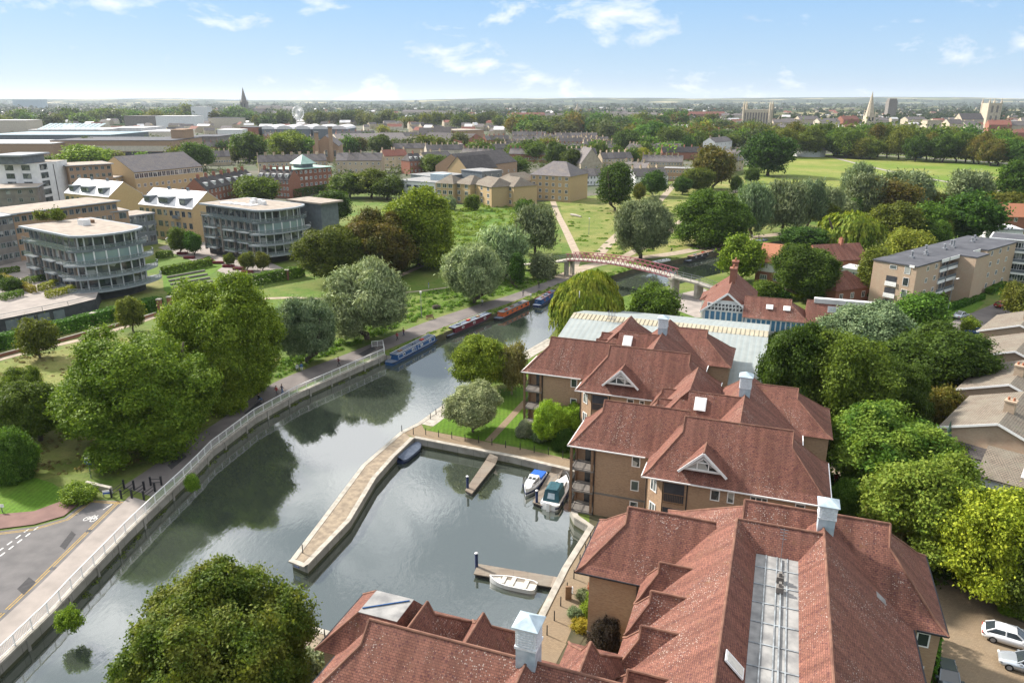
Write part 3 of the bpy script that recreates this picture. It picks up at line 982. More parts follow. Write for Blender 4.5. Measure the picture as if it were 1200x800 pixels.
# ------------------------------------------------------------------ white railing on the river wall
rl = []
for a, b_ in zip(west[1:], west[2:]):
 d = Vector((b_[0] - a[0], b_[1] - a[1]))
 k = max(1, round(d.length / 2.0))
 for i in range(k):
  q = Vector(a) + d * (i / k)
  rl.append((q.x, q.y))
rl.append(west[-1])
rl = [(p[0], p[1]) for p in ribbon(rl, 0.25,0)[0]]
e = Vector(rl[-1])
b1 = Vector(at(449,406))
b2 = Vector(at(436,407.5))
ends = [e + (b1 - e) * .5, b1, b1 + (b2 - b1) * .5, b2]
rl += [(q.x, q.y) for q in ends]
t = thing('railing', 'long white metal railing between the riverside path and the water', 'railing', (*rl[20], 0.1))
off = (*rl[20], 0.1)
mbp = MB()
mbp.box(-.045,.045,-.045,.045,0,1.2)
pm = mbp.mesh('post', ['white_paint'])
for p in rl:
 o = bpy.data.objects.new('post', pm)
 COL.objects.link(o)
 adopt(o, t)
 o.location = (p[0] - off[0], p[1] - off[1], 0.03)
for z, nm in ((1.22, 'top_rail'),(.22, 'bottom_rail')):
 mb = MB(off)
 for a, b_ in zip(rl, rl[1:]):
  mb.bar((*a, z + .1),(*b_, z + .1),.09 if z > 1 else .05,.07 if z > 1 else .05)
 mb.build(nm, ['white_paint'], t)
mb = MB(off)
for a, b_ in zip(rl, rl[1:]):
 d = Vector((b_[0] - a[0], b_[1] - a[1]))
 k = int(d.length / .17)
 for i in range(1, k):
  q = Vector(a) + d * (i / k)
  mb.box(q.x - .014, q.x + .014, q.y - .014, q.y + .014,.32,1.3, bottom=False)
mb.build('balusters', ['white_paint'], t)
# ------------------------------------------------------------------ leaves, crowns, trunks
def leaf_mesh(name, pos, nrm, size, mat, aspect=0.62, rng=None, along=None, fold=0.18):
 n = len(pos)
 nrm = nrm / np.maximum(np.linalg.norm(nrm, axis=1, keepdims=True),1e-6)
 if along is None:
  along = rng.normal(size=(n, 3))
 u = along - nrm * np.sum(along * nrm, axis=1, keepdims=True)
 u /= np.maximum(np.linalg.norm(u, axis=1, keepdims=True),1e-6)
 w = np.cross(nrm, u)
 s = (size * (0.45 + 1.1 * rng.random(n)))[:, None] * 0.5
 v = np.empty((n, 4,3))
 v[:, 0] = pos - u * s
 v[:, 1] = pos + w * s * aspect + nrm * s * fold
 v[:, 2] = pos + u * s
 v[:, 3] = pos - w * s * aspect + nrm * s * fold
 me = bpy.data.meshes.new(name)
 me.vertices.add(4 * n)
 me.vertices.foreach_set('co', v.reshape(-1).astype(np.float32))
 me.loops.add(4 * n)
 me.loops.foreach_set('vertex_index', np.arange(4 * n, dtype=np.int32))
 me.polygons.add(n)
 me.polygons.foreach_set('loop_start', np.arange(0,4 * n, 4, dtype=np.int32))
 me.update(calc_edges=True)
 me.materials.append(MATS[mat])
 return me
def ball(rng, n):
 d = rng.normal(size=(n, 3))
 return d / np.linalg.norm(d, axis=1, keepdims=True)
def crown_points(rng, n_all, lobes, up=0.35, inner=0.16, spray=.03, per=11):
 n = n_all // per
 L = np.array([l[:3] for l in lobes])
 Rr = np.array([l[3:6] for l in lobes])
 area = (Rr[:, 0] * Rr[:, 1] + Rr[:, 0] * Rr[:, 2] + Rr[:, 1] * Rr[:, 2])
 k = rng.choice(len(L), size=int(n * 2.4), p=area / area.sum())
 d = ball(rng, len(k))
 r = 0.74 + 0.40 * rng.random(len(k)) ** 0.9
 ins = rng.random(len(k)) < inner
 r[ins] *= rng.random(ins.sum()) ** 0.5
 fr = np.sin(d[:, 0] * 7 + k * 1.7) * np.sin(d[:, 1] * 6 + k * 2.3) * np.sin(d[:, 2] * 7 + k)
 r *= 1 + 0.16 * fr
 p = L[k] + d * Rr[k] * r[:, None]
 nr = d / Rr[k]
 nr /= np.linalg.norm(nr, axis=1, keepdims=True)
 keep = np.ones(len(p), bool)
 for j in range(len(L)):
  q = np.linalg.norm((p - L[j]) / Rr[j], axis=1)
  keep &= ~((q < 0.64) & (k != j))
 keep |= rng.random(len(p)) < 0.06
 keep &= rng.random(len(p)) > np.clip((-d[:, 2] - 0.55) * 1.2,0,0.6)
 hole = np.sin(p[:, 0] * 16 + 1.3 + 3 * p[:, 2]) + np.sin(p[:, 1] * 17 + 2.1 - 2 * p[:, 0]) + np.sin(p[:, 2] * 21 + .7 + 2 * p[:, 1])
 keep &= (hole > -.95) | (rng.random(len(p)) < .12)
 p, nr = p[keep][:n], nr[keep][:n]
 m_ = len(p)
 off = rng.normal(size=(m_, per, 3)) * spray * (0.6 + .8 * rng.random((m_, 1,1)))
 off[..., 2] *= .6
 p = (p[:, None, :] + off).reshape(-1,3)
 nr = np.repeat(nr + rng.normal(size=nr.shape) * .45, per, axis=0)
 nr = nr + rng.normal(size=nr.shape) * 0.5 + np.array([0,0, up])
 return p, nr
def round_lobes(rng, w, h0, h1, n, rel=(0.26,0.42), top=0.5, cone=0.0, squash=0.85):
 cz, rz = (h0 + h1) / 2,(h1 - h0) / 2
 lobes = [(0,0, cz, w * .30, w * .30, rz * .62)]
 ga = 2.39996
 for i in range(n):
  z = 1 - 2 * (i + 0.5) / n
  z = z * 0.86 + 0.06
  rad = math.sqrt(max(0,1 - z * z))
  if cone:
   rad *= 1 - cone * (z * .5 + .5)
  a = i * ga + rng.uniform(-.35,.35)
  s = rng.uniform(*rel)
  e = (1 - s * 0.92) * rng.uniform(.78,1.16)
  lobes.append((math.cos(a) * rad * w / 2 * e, math.sin(a) * rad * w / 2 * e, cz + z * rz * e * rng.uniform(.9,1.06), w / 2 * s * rng.uniform(.9,1.2), w / 2 * s * rng.uniform(.9,1.2), w / 2 * s * squash * rng.uniform(.85,1.15)))
 return lobes
def sprout(rng, lobes, k, rel=(.30,.5)):
 out = list(lobes)
 for l in lobes[1:]:
  for i in range(k):
   z = rng.uniform(-.35,1)
   a = rng.uniform(0,2 * math.pi)
   q = math.sqrt(max(0,1 - z * z))
   s = rng.uniform(*rel)
   out.append((l[0] + l[3] * q * math.cos(a) * .85, l[1] + l[4] * q * math.sin(a) * .85, l[2] + l[5] * z * .85, l[3] * s, l[4] * s, l[5] * s))
 return out
def trunk_mesh(name, h, r, spread, top, rng, mat='bark', n=5):
 mb = MB()
 lean = rng.uniform(-.3,.3), rng.uniform(-.3,.3)
 pts = [(0,0,-.2),(0,0, h * .35),(lean[0], lean[1], h),(lean[0] * 1.6, lean[1] * 1.6, top)]
 mb.tube(pts, [r * 1.35, r, r * .8, r * .22], 8)
 for k in range(n):
  a = 2 * math.pi * k / n + rng.uniform(-.4,.4)
  z0 = h * rng.uniform(.75,1.15)
  ex, ey = math.cos(a) * spread, math.sin(a) * spread
  z1 = z0 + (top - z0) * rng.uniform(.45,.85)
  mb.tube([(lean[0] * z0 / h * .8, lean[1] * z0 / h * .8, z0),(ex * .45, ey * .45, z0 + (z1 - z0) * .55),(ex, ey, z1)], [r * .5, r * .32, r * .1], 5)
 return mb.mesh(name, [mat], smooth=True)
PROTO = {}          # meshes shared by trees of a kind
def proto(key):
 if key in PROTO:
  return PROTO[key]
 fam, size, var = key
 rng = np.random.default_rng(hash((fam, size, var)) % 1 + var * 17 + {'hero': 50, 'near': 100, 'mid': 200, 'far': 300}[size] + sum(map(ord, fam)))
 N_ = {'hero': 230000, 'near': 90000, 'mid': 16000, 'far': 1700}[size]
 ls = {'hero': .0165, 'near': 0.0265, 'mid': 0.052, 'far': 0.13}[size]        # leaf size over crown width
 rr = random.Random(var * 31 + len(fam) + N_)
 if fam in ('broad', 'skirt'):
  lobes = round_lobes(rr, 1.0,0.045 if fam == 'broad' else -.16,1.0, {'hero': 34, 'near': 26, 'mid': 18, 'far': 12}[size], {'hero': (.18,.38), 'near': (.20,.40), 'mid': (.24,.42), 'far': (.30,.46)}[size])
  lobes = sprout(rr, lobes, {'hero': 6, 'near': 5, 'mid': 3, 'far': 0}[size])
  p, n = crown_points(rng, N_, lobes, spray=ls * 1.25)
  p, n = p[p[:, 2] > .01], n[p[:, 2] > .01]
  cm_ = leaf_mesh('crown', p, n, ls, 'leaf_green', rng=rng)
  tm = trunk_mesh('trunk', .22,.035,.28,.75, rr)
 elif fam == 'tall':
  lobes = round_lobes(rr, 1.0,0.02,1.75, {'near': 34, 'mid': 24, 'far': 14}[size], (.26,.42), cone=.35, squash=1.0)
  p, n = crown_points(rng, N_, lobes, spray=ls * 1.25)
  cm_ = leaf_mesh('crown', p, n, ls, 'leaf_green', rng=rng)
  tm = trunk_mesh('trunk', .25,.035,.22,1.3, rr)
 elif fam == 'willow':
  lobes = round_lobes(rr, 1.0,0.12,1.05, {'near': 40, 'mid': 26, 'far': 14}[size], {'near': (.16,.30), 'mid': (.2,.34), 'far': (.28,.42)}[size], squash=1.45)
  p, n = crown_points(rng, N_, lobes, up=.1, spray=ls * 1.3)
  d = p - np.array([0,0,.35])
  al = d * .9 + np.array([0,0,.5]) + rng.normal(size=p.shape) * .22
  cm_ = leaf_mesh('crown', p, n, ls * 1.7, 'leaf_silver', aspect=.26, rng=rng, along=al)
  tm = trunk_mesh('trunk', .2,.04,.25,.8, rr)
 elif fam == 'spruce':
  k = N_ // 2
  z = rng.random(k) ** 1.3
  a = rng.random(k) * 2 * math.pi
  tier = 0.75 + 0.25 * np.cos(z * 60)
  r = (1 - z) * .5 * tier * (0.55 + .45 * rng.random(k))
  p = np.stack([r * np.cos(a), r * np.sin(a),.08 + z * 1.5], 1)
  n = np.stack([np.cos(a), np.sin(a), np.full(k, .6)], 1) + rng.normal(size=(k, 3)) * .5
  cm_ = leaf_mesh('crown', p, n, ls * .8, 'leaf_spruce', rng=rng)
  tm = trunk_mesh('trunk', .3,.03,.1,1.4, rr)
 elif fam == 'weeping':
  ns = {'near': 2200, 'mid': 500, 'far': 150}[size]
  P_, A_, Nn = [], [], []
  doms = [(0,0,.98,.27)] + [(.25 * math.cos(k * 1.05 + .3),.25 * math.sin(k * 1.05 + .3), rr.uniform(.66,.95), rr.uniform(.15,.24)) for k in range(6)]
  for i in range(ns):
   a = rr.uniform(0,2 * math.pi)
   dx, dy, dz, dr = rr.choice(doms)
   q = math.sqrt(rr.random())
   x, y = dx + dr * q * math.cos(a), dy + dr * q * math.sin(a)
   z0 = dz - .28 * (1 - math.sqrt(max(0,1 - q * q))) + rr.uniform(-.05,.03)
   ln = rr.uniform(.2,.95) * (z0 + .05)
   a = math.atan2(y, x) + rr.uniform(-.5,.5)
   steps = {'near': 22, 'mid': 14, 'far': 7}[size]
   for k in range(steps):
    f = k / steps
    bulge = .10 * math.sin(min(1, f * 2.2) * math.pi / 2)
    P_.append((x + math.cos(a) * bulge + rr.uniform(-.012,.012), y + math.sin(a) * bulge + rr.uniform(-.012,.012), max(.03, z0 - ln * f)))
    A_.append((math.cos(a) * (.5 if f < .2 else .05), math.sin(a) * (.5 if f < .2 else .05),-1))
    Nn.append((math.cos(a) + rr.uniform(-.7,.7), math.sin(a) + rr.uniform(-.7,.7),.25))
  cm_ = leaf_mesh('crown', np.array(P_), np.array(Nn), {'near': .055, 'mid': .09, 'far': .18}[size], 'leaf_weeping', aspect=.3, rng=rng, along=np.array(A_))
  tm = trunk_mesh('trunk', .3,.04,.25,.85, rr)
 else:                                           # shrub
  lobes = round_lobes(rr, 1.0,-0.15,0.8, {'near': 22, 'mid': 14, 'far': 8}[size], (.26,.44), squash=.9)
  p, n = crown_points(rng, N_ // 2, lobes, spray=ls * 1.2)
  keep = p[:, 2] > 0
  cm_ = leaf_mesh('foliage', p[keep], n[keep], ls * 1.1, 'leaf_green', rng=rng)
  tm = None
 PROTO[key] = (cm_, tm)
 return PROTO[key]
TREES = []
def plant(name, label, px_, py_, w, h, mat, fam='broad', size='mid', var=None, group=None, cat='tree', bark=None, rz=None, xy=None, z=0.0):
 x, y = xy or at(px_, py_)
 var = len(TREES) % 3 if var is None else var
 cm_, tm = proto((fam, size, var))
 top = {'tall': 1.75, 'spruce': 1.58, 'shrub': .8, 'willow': 1.1}.get(fam, 1.0)
 TREES.append((x, y))
 rz = random.uniform(0,6.28) if rz is None else rz
 if tm is None:
  o = bpy.data.objects.new(name, cm_)
  COL.objects.link(o)
  o.location, o.rotation_euler, o.scale = (x, y, z),(0,0, rz),(w, w, h / top)
  o.material_slots[0].link = 'OBJECT'
  o.material_slots[0].material = MATS[mat]
  return tag(o, label, cat, group)
 r = thing(name, label, cat, (x, y, z), rz, group)
 r.scale = (w, w, h / top)
 for nm, me, mm in (('trunk', tm, bark),('crown', cm_, mat)):
  o = bpy.data.objects.new(nm, me)
  COL.objects.link(o)
  adopt(o, r)
  if mm:
   o.material_slots[0].link = 'OBJECT'
   o.material_slots[0].material = MATS[mm]
 return r
def tree_px(name, label, x0, x1, ytop, ybase, mat, fam='broad', size='mid', group=None, cat='tree', **kw):
 X, Y = at((x0 + x1) / 2, ybase)
 depth = Y * CP + CAMH * SP
 w = (x1 - x0) * depth / FPX * 1.04
 h = max(1.0, up_at(0, ytop, Y + w * .1))
 return plant(name, label, 0,0, w, h, mat, fam, size, group=group, cat=cat, xy=(X, Y), **kw)
# --- trees one can tell apart, nearest first
G = None
T = tree_px
plant('maple_tree', 'big brown-green maple in the foreground at the bottom edge, over the river', 0,0,12.8,13.4, 'leaf_maple', 'broad', 'hero', 1, xy=(-21.6,44.6))
T('sycamore_tree', 'broad bright green tree beside the shaded path, left of its taller neighbour', 90,246,378,523, 'leaf_fresh', 'skirt', 'hero', var=0)
T('sycamore_tree', 'tall bright green tree beside the shaded path, taller of the big pair', 206,326,312,468, 'leaf_fresh', 'skirt', 'hero', var=1)
T('lime_tree', 'small round dark green tree with several thin stems on the dry meadow', 12,84,444,516, 'leaf_green', size='near', var=1)
T('lime_tree', 'small dark green tree just behind the one with several stems', 8,56,428,497, 'leaf_green', size='near', var=2)
T('hawthorn_shrub', 'dark green bush at the left edge by the mown verge', -10,43,497,560, 'leaf_green', 'shrub', 'near', cat='shrub')
T('young_tree', 'small olive young tree on the dry meadow before the long hedge', 28,66,371,420, 'leaf_olive', size='mid', var=0)
T('young_tree', 'small olive young tree standing against the long hedge', 143,169,347,388, 'leaf_olive', size='mid', var=1)
T('willow_tree', 'small silver-grey willow beside the path, nearest the railing', 329,391,346,425, 'leaf_grey', 'willow', 'near', var=0)
T('willow_tree', 'large silver willow beside the path above the blue narrowboat', 384,476,304,397, 'leaf_silver', 'willow', 'near', var=1)
T('ash_tree', 'loose yellow-green tree beside the second round apartment block', 352,426,262,332, 'leaf_olive', size='near', var=2)
T('chestnut_tree', 'browning round tree between the yellow-green and the tall green one', 402,482,243,325, 'leaf_autumn', 'skirt', size='near', var=0)
T('sycamore_tree', 'tall wide vivid green tree beside the browning one on the meadow', 450,532,215,312, 'leaf_fresh', 'skirt', size='near', var=1)
T('willow_tree', 'silver willow standing right above the maroon narrowboat', 524,588,284,355, 'leaf_silver', 'willow', 'near', var=2)
T('willow_tree', 'silver-green willow behind the one above the maroon boat', 564,614,262,328, 'leaf_silver', 'willow', 'mid', var=0)
T('willow_tree', 'grey willow on the meadow left of the forked path', 606,648,239,298, 'leaf_grey', 'willow', 'mid', var=1)
T('poplar_tree', 'slim dark green poplar beside the towpath near the bridge ramp', 597,615,292,338, 'leaf_dark', 'tall', 'mid', var=1)
T('willow_shrub', 'round silver-green bush at the foot of the bridge ramp', 622,651,293,326, 'leaf_grey', 'shrub', 'mid', cat='shrub')
T('elm_tree', 'tall dark conical tree alone on the meadow behind the paths', 700,741,183,247, 'leaf_dark', 'tall', 'mid', var=2)
T('lime_tree', 'small dark tree right of the tall conical one on the meadow', 752,778,200,230, 'leaf_dark', size='mid')
T('hazel_tree', 'low pale green tree right of the conical one by the cross path', 742,756,214,236, 'leaf_olive', size='mid')
T('willow_tree', 'grey willow between the meadow paths beyond the bridge', 722,779,231,303, 'leaf_grey', 'willow', 'near', var=0)
T('sycamore_tree', 'large dark green round tree on the meadow beyond the bridge', 797,876,219,288, 'leaf_green', 'skirt', size='near', var=1)
T('lime_tree', 'small dark tree beside the path at the corner of the common', 790,809,206,228, 'leaf_dark', size='mid')
T('willow_tree', 'loose pale green willow between brown chestnut and small dark tree', 800,832,196,226, 'leaf_olive', 'willow', size='mid')
T('chestnut_tree', 'brown-green chestnut behind the meadow paths', 813,857,171,222, 'leaf_autumn', 'broad', 'mid', var=1)
T('sycamore_tree', 'big dark tree at the near left corner of the open common', 874,925,154,206, 'leaf_dark', size='mid', var=2)
T('alder_tree', 'small round tree beside the path left of the big common-corner tree', 873,888,196,215, 'leaf_dark', size='mid')
T('alder_tree', 'small round dark tree by the path below the common-corner tree', 856,868,206,226, 'leaf_dark', size='mid')
for i, (a, b_, c, d) in enumerate(((863,898,213,278),(896,937,210,274),(928,963,211,268),(955,981,218,264))):
 T('willow_tree', ['leftmost grey willow of the row across the river before the common', 'second grey willow from the left in the row before the common', 'third grey willow from the left in the row before the common', 'smallest and rightmost grey willow of the row of four'][i], a, b_, c, d, 'leaf_grey', 'willow', 'mid', var=i % 3, group='grey willows in a row before the common')
T('willow_tree', 'tall grey willow standing behind the browning tree before the common', 986,1016,190,244, 'leaf_grey', 'willow', 'mid', var=1)
T('willow_tree', 'grey willow left of the browning tree before the common', 992,1032,204,254, 'leaf_grey', 'willow', 'mid', var=2)
T('willow_tree', 'grey willow right behind the browning tree before the common', 1030,1082,199,248, 'leaf_grey', 'willow', 'mid', var=0)
T('chestnut_tree', 'browning round tree in front of grey willows before the common', 1012,1071,207,254, 'leaf_autumn', size='mid', var=0)
T('willow_tree', 'lone grey willow at the right of the open common', 1112,1156,199,244, 'leaf_grey', 'willow', 'mid', var=1)
T('sycamore_tree', 'dark tree cut by the right edge of the photo beside the common', 1173,1222,183,244, 'leaf_dark', size='mid', var=1)
T('sycamore_tree', 'big dark tree behind the flats and right of the hanging willow', 1103,1168,224,284, 'leaf_dark', size='mid', var=2)
T('sycamore_tree', 'olive tree behind the big dark one near the purple tree', 1135,1190,222,262, 'leaf_olive', size='mid', var=0)
T('plum_tree', 'dark purple-leaved tree by the white flats at right', 1167,1199,239,266, 'leaf_purple', size='mid', var=0)
T('weeping_willow', 'small pale hanging willow across the river before the brick houses', 962,1030,246,292, 'leaf_weeping', 'weeping', 'mid', var=0)
T('ash_tree', 'olive tree right of the small hanging willow', 1022,1070,236,286, 'leaf_olive', size='mid', var=1)
T('ash_tree', 'broad olive-green tree between the hanging willow and dark tree', 1062,1108,236,284, 'leaf_green', size='mid', var=2)
T('golden_tree', 'yellow-green tree behind the corner of the brick flats', 1039,1083,266,306, 'leaf_gold', size='mid', var=0)
T('ash_tree', 'pale olive tree against the left end of the brick flats', 1002,1038,280,350, 'leaf_olive', 'tall', size='mid', var=0)
T('yew_tree', 'dark green bush-like tree before the red-tiled riverside houses', 918,966,265,292, 'leaf_dark', size='mid', var=1)
T('chestnut_tree', 'large dark green tree above the timber boathouse', 905,976,284,352, 'leaf_dark', size='near', var=0)
T('robinia_tree', 'bright green tree at the water beside the boathouse roof', 845,890,274,330, 'leaf_fresh', size='mid', var=1)
T('weeping_willow', 'large yellow-green weeping willow in front of the footbridge', 647,728,316,390, 'leaf_weeping', 'weeping', 'near', var=0)
T('alder_tree', 'dark green tree right of the weeping willow, behind the shed roof', 738,790,331,382, 'leaf_green', size='mid', var=0)
T('maple_tree', 'small street tree in front of the brick flats', 1047,1101,342,388, 'leaf_green', size='mid', var=1)
T('alder_tree', 'round olive tree on the lawn at the quay corner', 537,600,392,458, 'leaf_fresh', size='near', var=1)
T('birch_tree', 'thin browning birch right of the olive tree on the lawn', 584,615,398,462, 'leaf_straw', 'broad', size='mid', var=0, bark='pale_bark')
T('pear_tree', 'grey-green young tree on the striped lawn by the quay posts', 525,583,446,506, 'leaf_silver', size='near', var=0)
# the garden belt behind the red roofs
T('sycamore_tree', 'dark green tree touching the ends of the middle red roofs', 888,962,378,494, 'leaf_dark', size='near', var=1)
T('maple_tree', 'bright green tree in the garden behind the middle red roofs', 936,1034,386,506, 'leaf_green', size='near', var=2)
T('willow_tree', 'pale grey-green tree beside the timber boathouse in the garden belt', 962,1052,352,424, 'leaf_grey', size='near', var=0)
T('lime_tree', 'wide dark green tree across the street from the brick flats', 1036,1146,380,462, 'leaf_dark', size='near', var=1)
T('ash_tree', 'dark tree filling the garden below the street lamp', 1018,1078,422,500, 'leaf_dark', size='near', var=2)
T('laburnum_tree', 'wide tree with yellowing top near the leaning lamp post', 974,1100,476,580, 'leaf_laburnum', size='near', var=0)
T('golden_tree', 'yellow-tipped tree in front of the small slate house', 1013,1140,530,654, 'leaf_gold', size='near', var=1)
T('maple_tree', 'vivid lime tree at the right edge above the parking court', 1092,1206,566,700, 'leaf_lime', size='near', var=2)
T('maple_tree', 'olive-lime tree cut by the right edge beside the parked white car', 1158,1252,610,726, 'leaf_olive', size='near', var=0)
T('blue_spruce', 'small blue spruce between the laburnum and the pale brick house', 1088,1116,492,556, 'leaf_spruce', 'spruce', 'near', var=0)
T('elder_shrub', 'bright green shrub in front of the pale brick houses', 1110,1138,516,552, 'leaf_fresh', 'shrub', 'mid', cat='shrub')
T('purple_shrub', 'dull purple-brown shrub under the yellow-topped tree', 1044,1086,518,552, 'leaf_purple', 'shrub', 'mid', cat='shrub')
T('rowan_shrub', 'brownish shrub between the garden fences', 1080,1120,448,494, 'leaf_autumn', 'shrub', 'mid', cat='shrub')
T('bramble_shrub', 'round orange-tinged bush in the gardens behind the laburnum', 1050,1082,466,492, 'leaf_autumn', 'shrub', 'mid', cat='shrub')
T('laurel_shrub', 'dark green shrub along the garden wall of the middle red roofs', 938,972,488,534, 'leaf_dark', 'shrub', 'mid', cat='shrub')
T('laurel_shrub', 'green shrub beside the walker in red', 972,1008,560,606, 'leaf_green', 'shrub', 'near', cat='shrub')
T('hazel_shrub', 'dark shrub beneath the laburnum beside the earth path', 990,1022,530,566, 'leaf_dark', 'shrub', 'mid', cat='shrub')
T('bare_shrub', 'straw-coloured bare shrub behind the big slatted roof corner', 1010,1062,584,644, 'leaf_straw', 'shrub', 'mid', cat='shrub')
T('laurel_shrub', 'dark low shrub at the head of the parking court', 1062,1100,622,664, 'leaf_dark', 'shrub', 'mid', cat='shrub')
T('variegated_shrub', 'small white-leaved shrub at the head of the parking court', 1086,1104,640,664, 'leaf_white', 'shrub', 'mid', cat='shrub')
T('dogwood_shrub', 'yellow-green shrub on the kerb behind the white car', 1168,1206,688,716, 'leaf_lime', 'shrub', 'near', cat='shrub')
T('laurel_shrub', 'dark shrub between lime tree trunk and parking court', 1110,1172,650,682, 'leaf_dark', 'shrub', 'mid', cat='shrub')
T('buddleia_shrub', 'leafy shrub growing out of the river wall near the black gates', 217,234,554,574, 'leaf_fresh', 'shrub', 'mid', cat='shrub')
T('buddleia_shrub', 'yellow-green shrub growing out of the river wall low at left', 70,96,710,736, 'leaf_fresh', 'shrub', 'mid', cat='shrub')
T('bramble_shrub', 'low green bramble over the low wall by the path gates', 76,112,564,586, 'leaf_scrub', 'shrub', 'mid', cat='shrub')
T('laurel_shrub', 'pale green shrub beside the big foreground maple', 338,392,758,800, 'leaf_grey', 'shrub', 'mid', cat='shrub')
# beds beside the lawn block
T('variegated_shrub', 'cream and green round shrub by the balcony corner on the lawn', 605,626,491,511, 'leaf_white', 'shrub', 'near', cat='shrub')
T('box_shrub', 'dark green round shrub below the brick wall on the lawn', 647,673,500,526, 'leaf_dark', 'shrub', 'near', cat='shrub')
T('lavender_shrub', 'low grey-green shrub between the round shrubs on the lawn', 624,644,504,517, 'leaf_grey', 'shrub', 'mid', cat='shrub')
T('rose_shrub', 'small dull green shrub against the brick wall on the lawn', 630,652,496,510, 'leaf_olive', 'shrub', 'mid', cat='shrub')
T('smoke_bush', 'dark smoky purple bush beside the brown brick end wall', 690,726,722,776, 'leaf_smoke', 'shrub', 'near', cat='shrub', z=0.3)
# ------------------------------------------------------------------ windows shared by every building
WIN = {}
def window(parent, x, y, z, w, h, rz=0.0, frame='white_paint', glass='window_glass', bars=1, t=0.07, deep=0.06, label=None):
 key = (round(w, 2), round(h, 2), frame, glass, bars, t)
 if key not in WIN:
  mb = MB()
  mb.box(-w / 2, w / 2,-deep, 0.02,0, t)
  mb.box(-w / 2, w / 2,-deep, 0.02, h - t, h)
  mb.box(-w / 2,-w / 2 + t, -deep, 0.02, t, h - t)
  mb.box(w / 2 - t, w / 2,-deep, 0.02, t, h - t)
  for k in range(bars):
   xx = -w / 2 + w * (k + 1) / (bars + 1)
   mb.box(xx - t * .4, xx + t * .4,-deep, 0.02, t, h - t)
  f = mb.mesh('window', [frame])
  mb = MB()
  mb.box(-w / 2 + t * .6, w / 2 - t * .6,-deep * .45,0.015, t * .6, h - t * .6)
  WIN[key] = (f, mb.mesh('pane', [glass]))
 f, g = WIN[key]
 o = bpy.data.objects.new('window', f)
 COL.objects.link(o)
 adopt(o, parent)
 o.location, o.rotation_euler = (x, y, z),(0,0, rz)
 p = bpy.data.objects.new('pane', g)
 COL.objects.link(p)
 adopt(p, o)
 if label:
  o['label'] = label
 return o
def wall_window(parent, off, p, q, u, z, w, h, **kw):
 d = Vector((q[0] - p[0], q[1] - p[1])).normalized()
 x, y = p[0] + d.x * u, p[1] + d.y * u
 return window(parent, x - off[0], y - off[1], z - off[2], w, h, math.atan2(d.y, d.x), **kw)
# ------------------------------------------------------------------ tiled roofs
PROF = [(0.0,0.0),(0.16,0.115),(0.36,0.33),(0.76,0.75),(1.0,1.0)]
GAB = 0.76               # hips stop below the ridge and leave a small upright gable       # slopes flare out a little at the eaves
def roof_block(mb, rg, s0, s1, t0, t1, ze, zr, axis='s', h0=None, h1=None, mt=0, tr=None, flat=None):
 if axis == 't':
  def P3(a, b_, z):
   return (b_, a, z)
  s0, s1, t0, t1 = t0, t1, s0, s1
 else:
  def P3(a, b_, z):
   return (a, b_, z)
 tm = (t0 + t1) / 2 if tr is None else tr
 ra = s0 + (h0 or 0)
 rb = s1 - (h1 or 0)
 rise = zr - ze
 def add(pts, up=True):
  v = [Vector(P3(*p)) for p in pts]
  n = Vector((0,0,0))
  for i in range(len(v)):
   a, b_ = v[i], v[(i + 1) % len(v)]
   n += a.cross(b_)
  if up and n.z < 0:
   v = v[::-1]
  mb.face(v, mt)
 for (f0, g0),(f1, g1) in zip(PROF, PROF[1:]):
  za, zb = ze + rise * g0, ze + rise * g1
  k0, k1 = min(f0 / GAB, 1), min(f1 / GAB, 1)
  a0, a1 = s0 + (h0 or 0) * k0, s0 + (h0 or 0) * k1
  b0, b1 = s1 - (h1 or 0) * k0, s1 - (h1 or 0) * k1
  for te in (t0, t1):
   y0, y1 = te + (tm - te) * f0, te + (tm - te) * f1
   add([(a0, y0, za),(b0, y0, za),(b1, y1, zb),(a1, y1, zb)])
  for h, x0, x1 in ((h0, a0, a1),(h1, b0, b1)):
   if h:
    l0, l1 = t0 + (tm - t0) * f0, t0 + (tm - t0) * f1
    r0, r1 = t1 + (tm - t1) * f0, t1 + (tm - t1) * f1
    add([(x0, l0, za),(x0, r0, za),(x1, r1, zb),(x1, l1, zb)])
 for h, x in ((h0, s0),(h1, s1)):
  if not h:
   pts = [(x, t0 + (tm - t0) * f, ze + rise * g) for f, g in PROF] + [(x, t1 + (tm - t1) * f, ze + rise * g) for f, g in PROF[::-1][1:]]
   mb.face([P3(*p) for p in pts], mt)
 mb.face([P3(s0, t0, ze), P3(s0, t1, ze), P3(s1, t1, ze), P3(s1, t0, ze)], 1)
 if rg is not None:
  rg.append([P3(ra, tm, zr), P3(rb, tm, zr)])
  for h, x, xr in ((h0, s0, ra),(h1, s1, rb)):
   if h:
    sg = 1 if xr > x else -1
    for te in (t0, t1):
     rg.append([P3(x + sg * h * min(f / GAB, 1), te + (tm - te) * f, ze + rise * g) for f, g in PROF])
def gutter(mb, pts, z, m=0):
 for a, b_ in zip(pts, pts[1:]):
  mb.bar((*a, z),(*b_, z),.12,.13, m)
def ridge_mesh(rg, off, name, parent, r=.07):
 mb = MB(off)
 for line in rg:
  mb.tube(line, r, 6)
 return mb.build(name, ['terracotta_ridge'], parent)
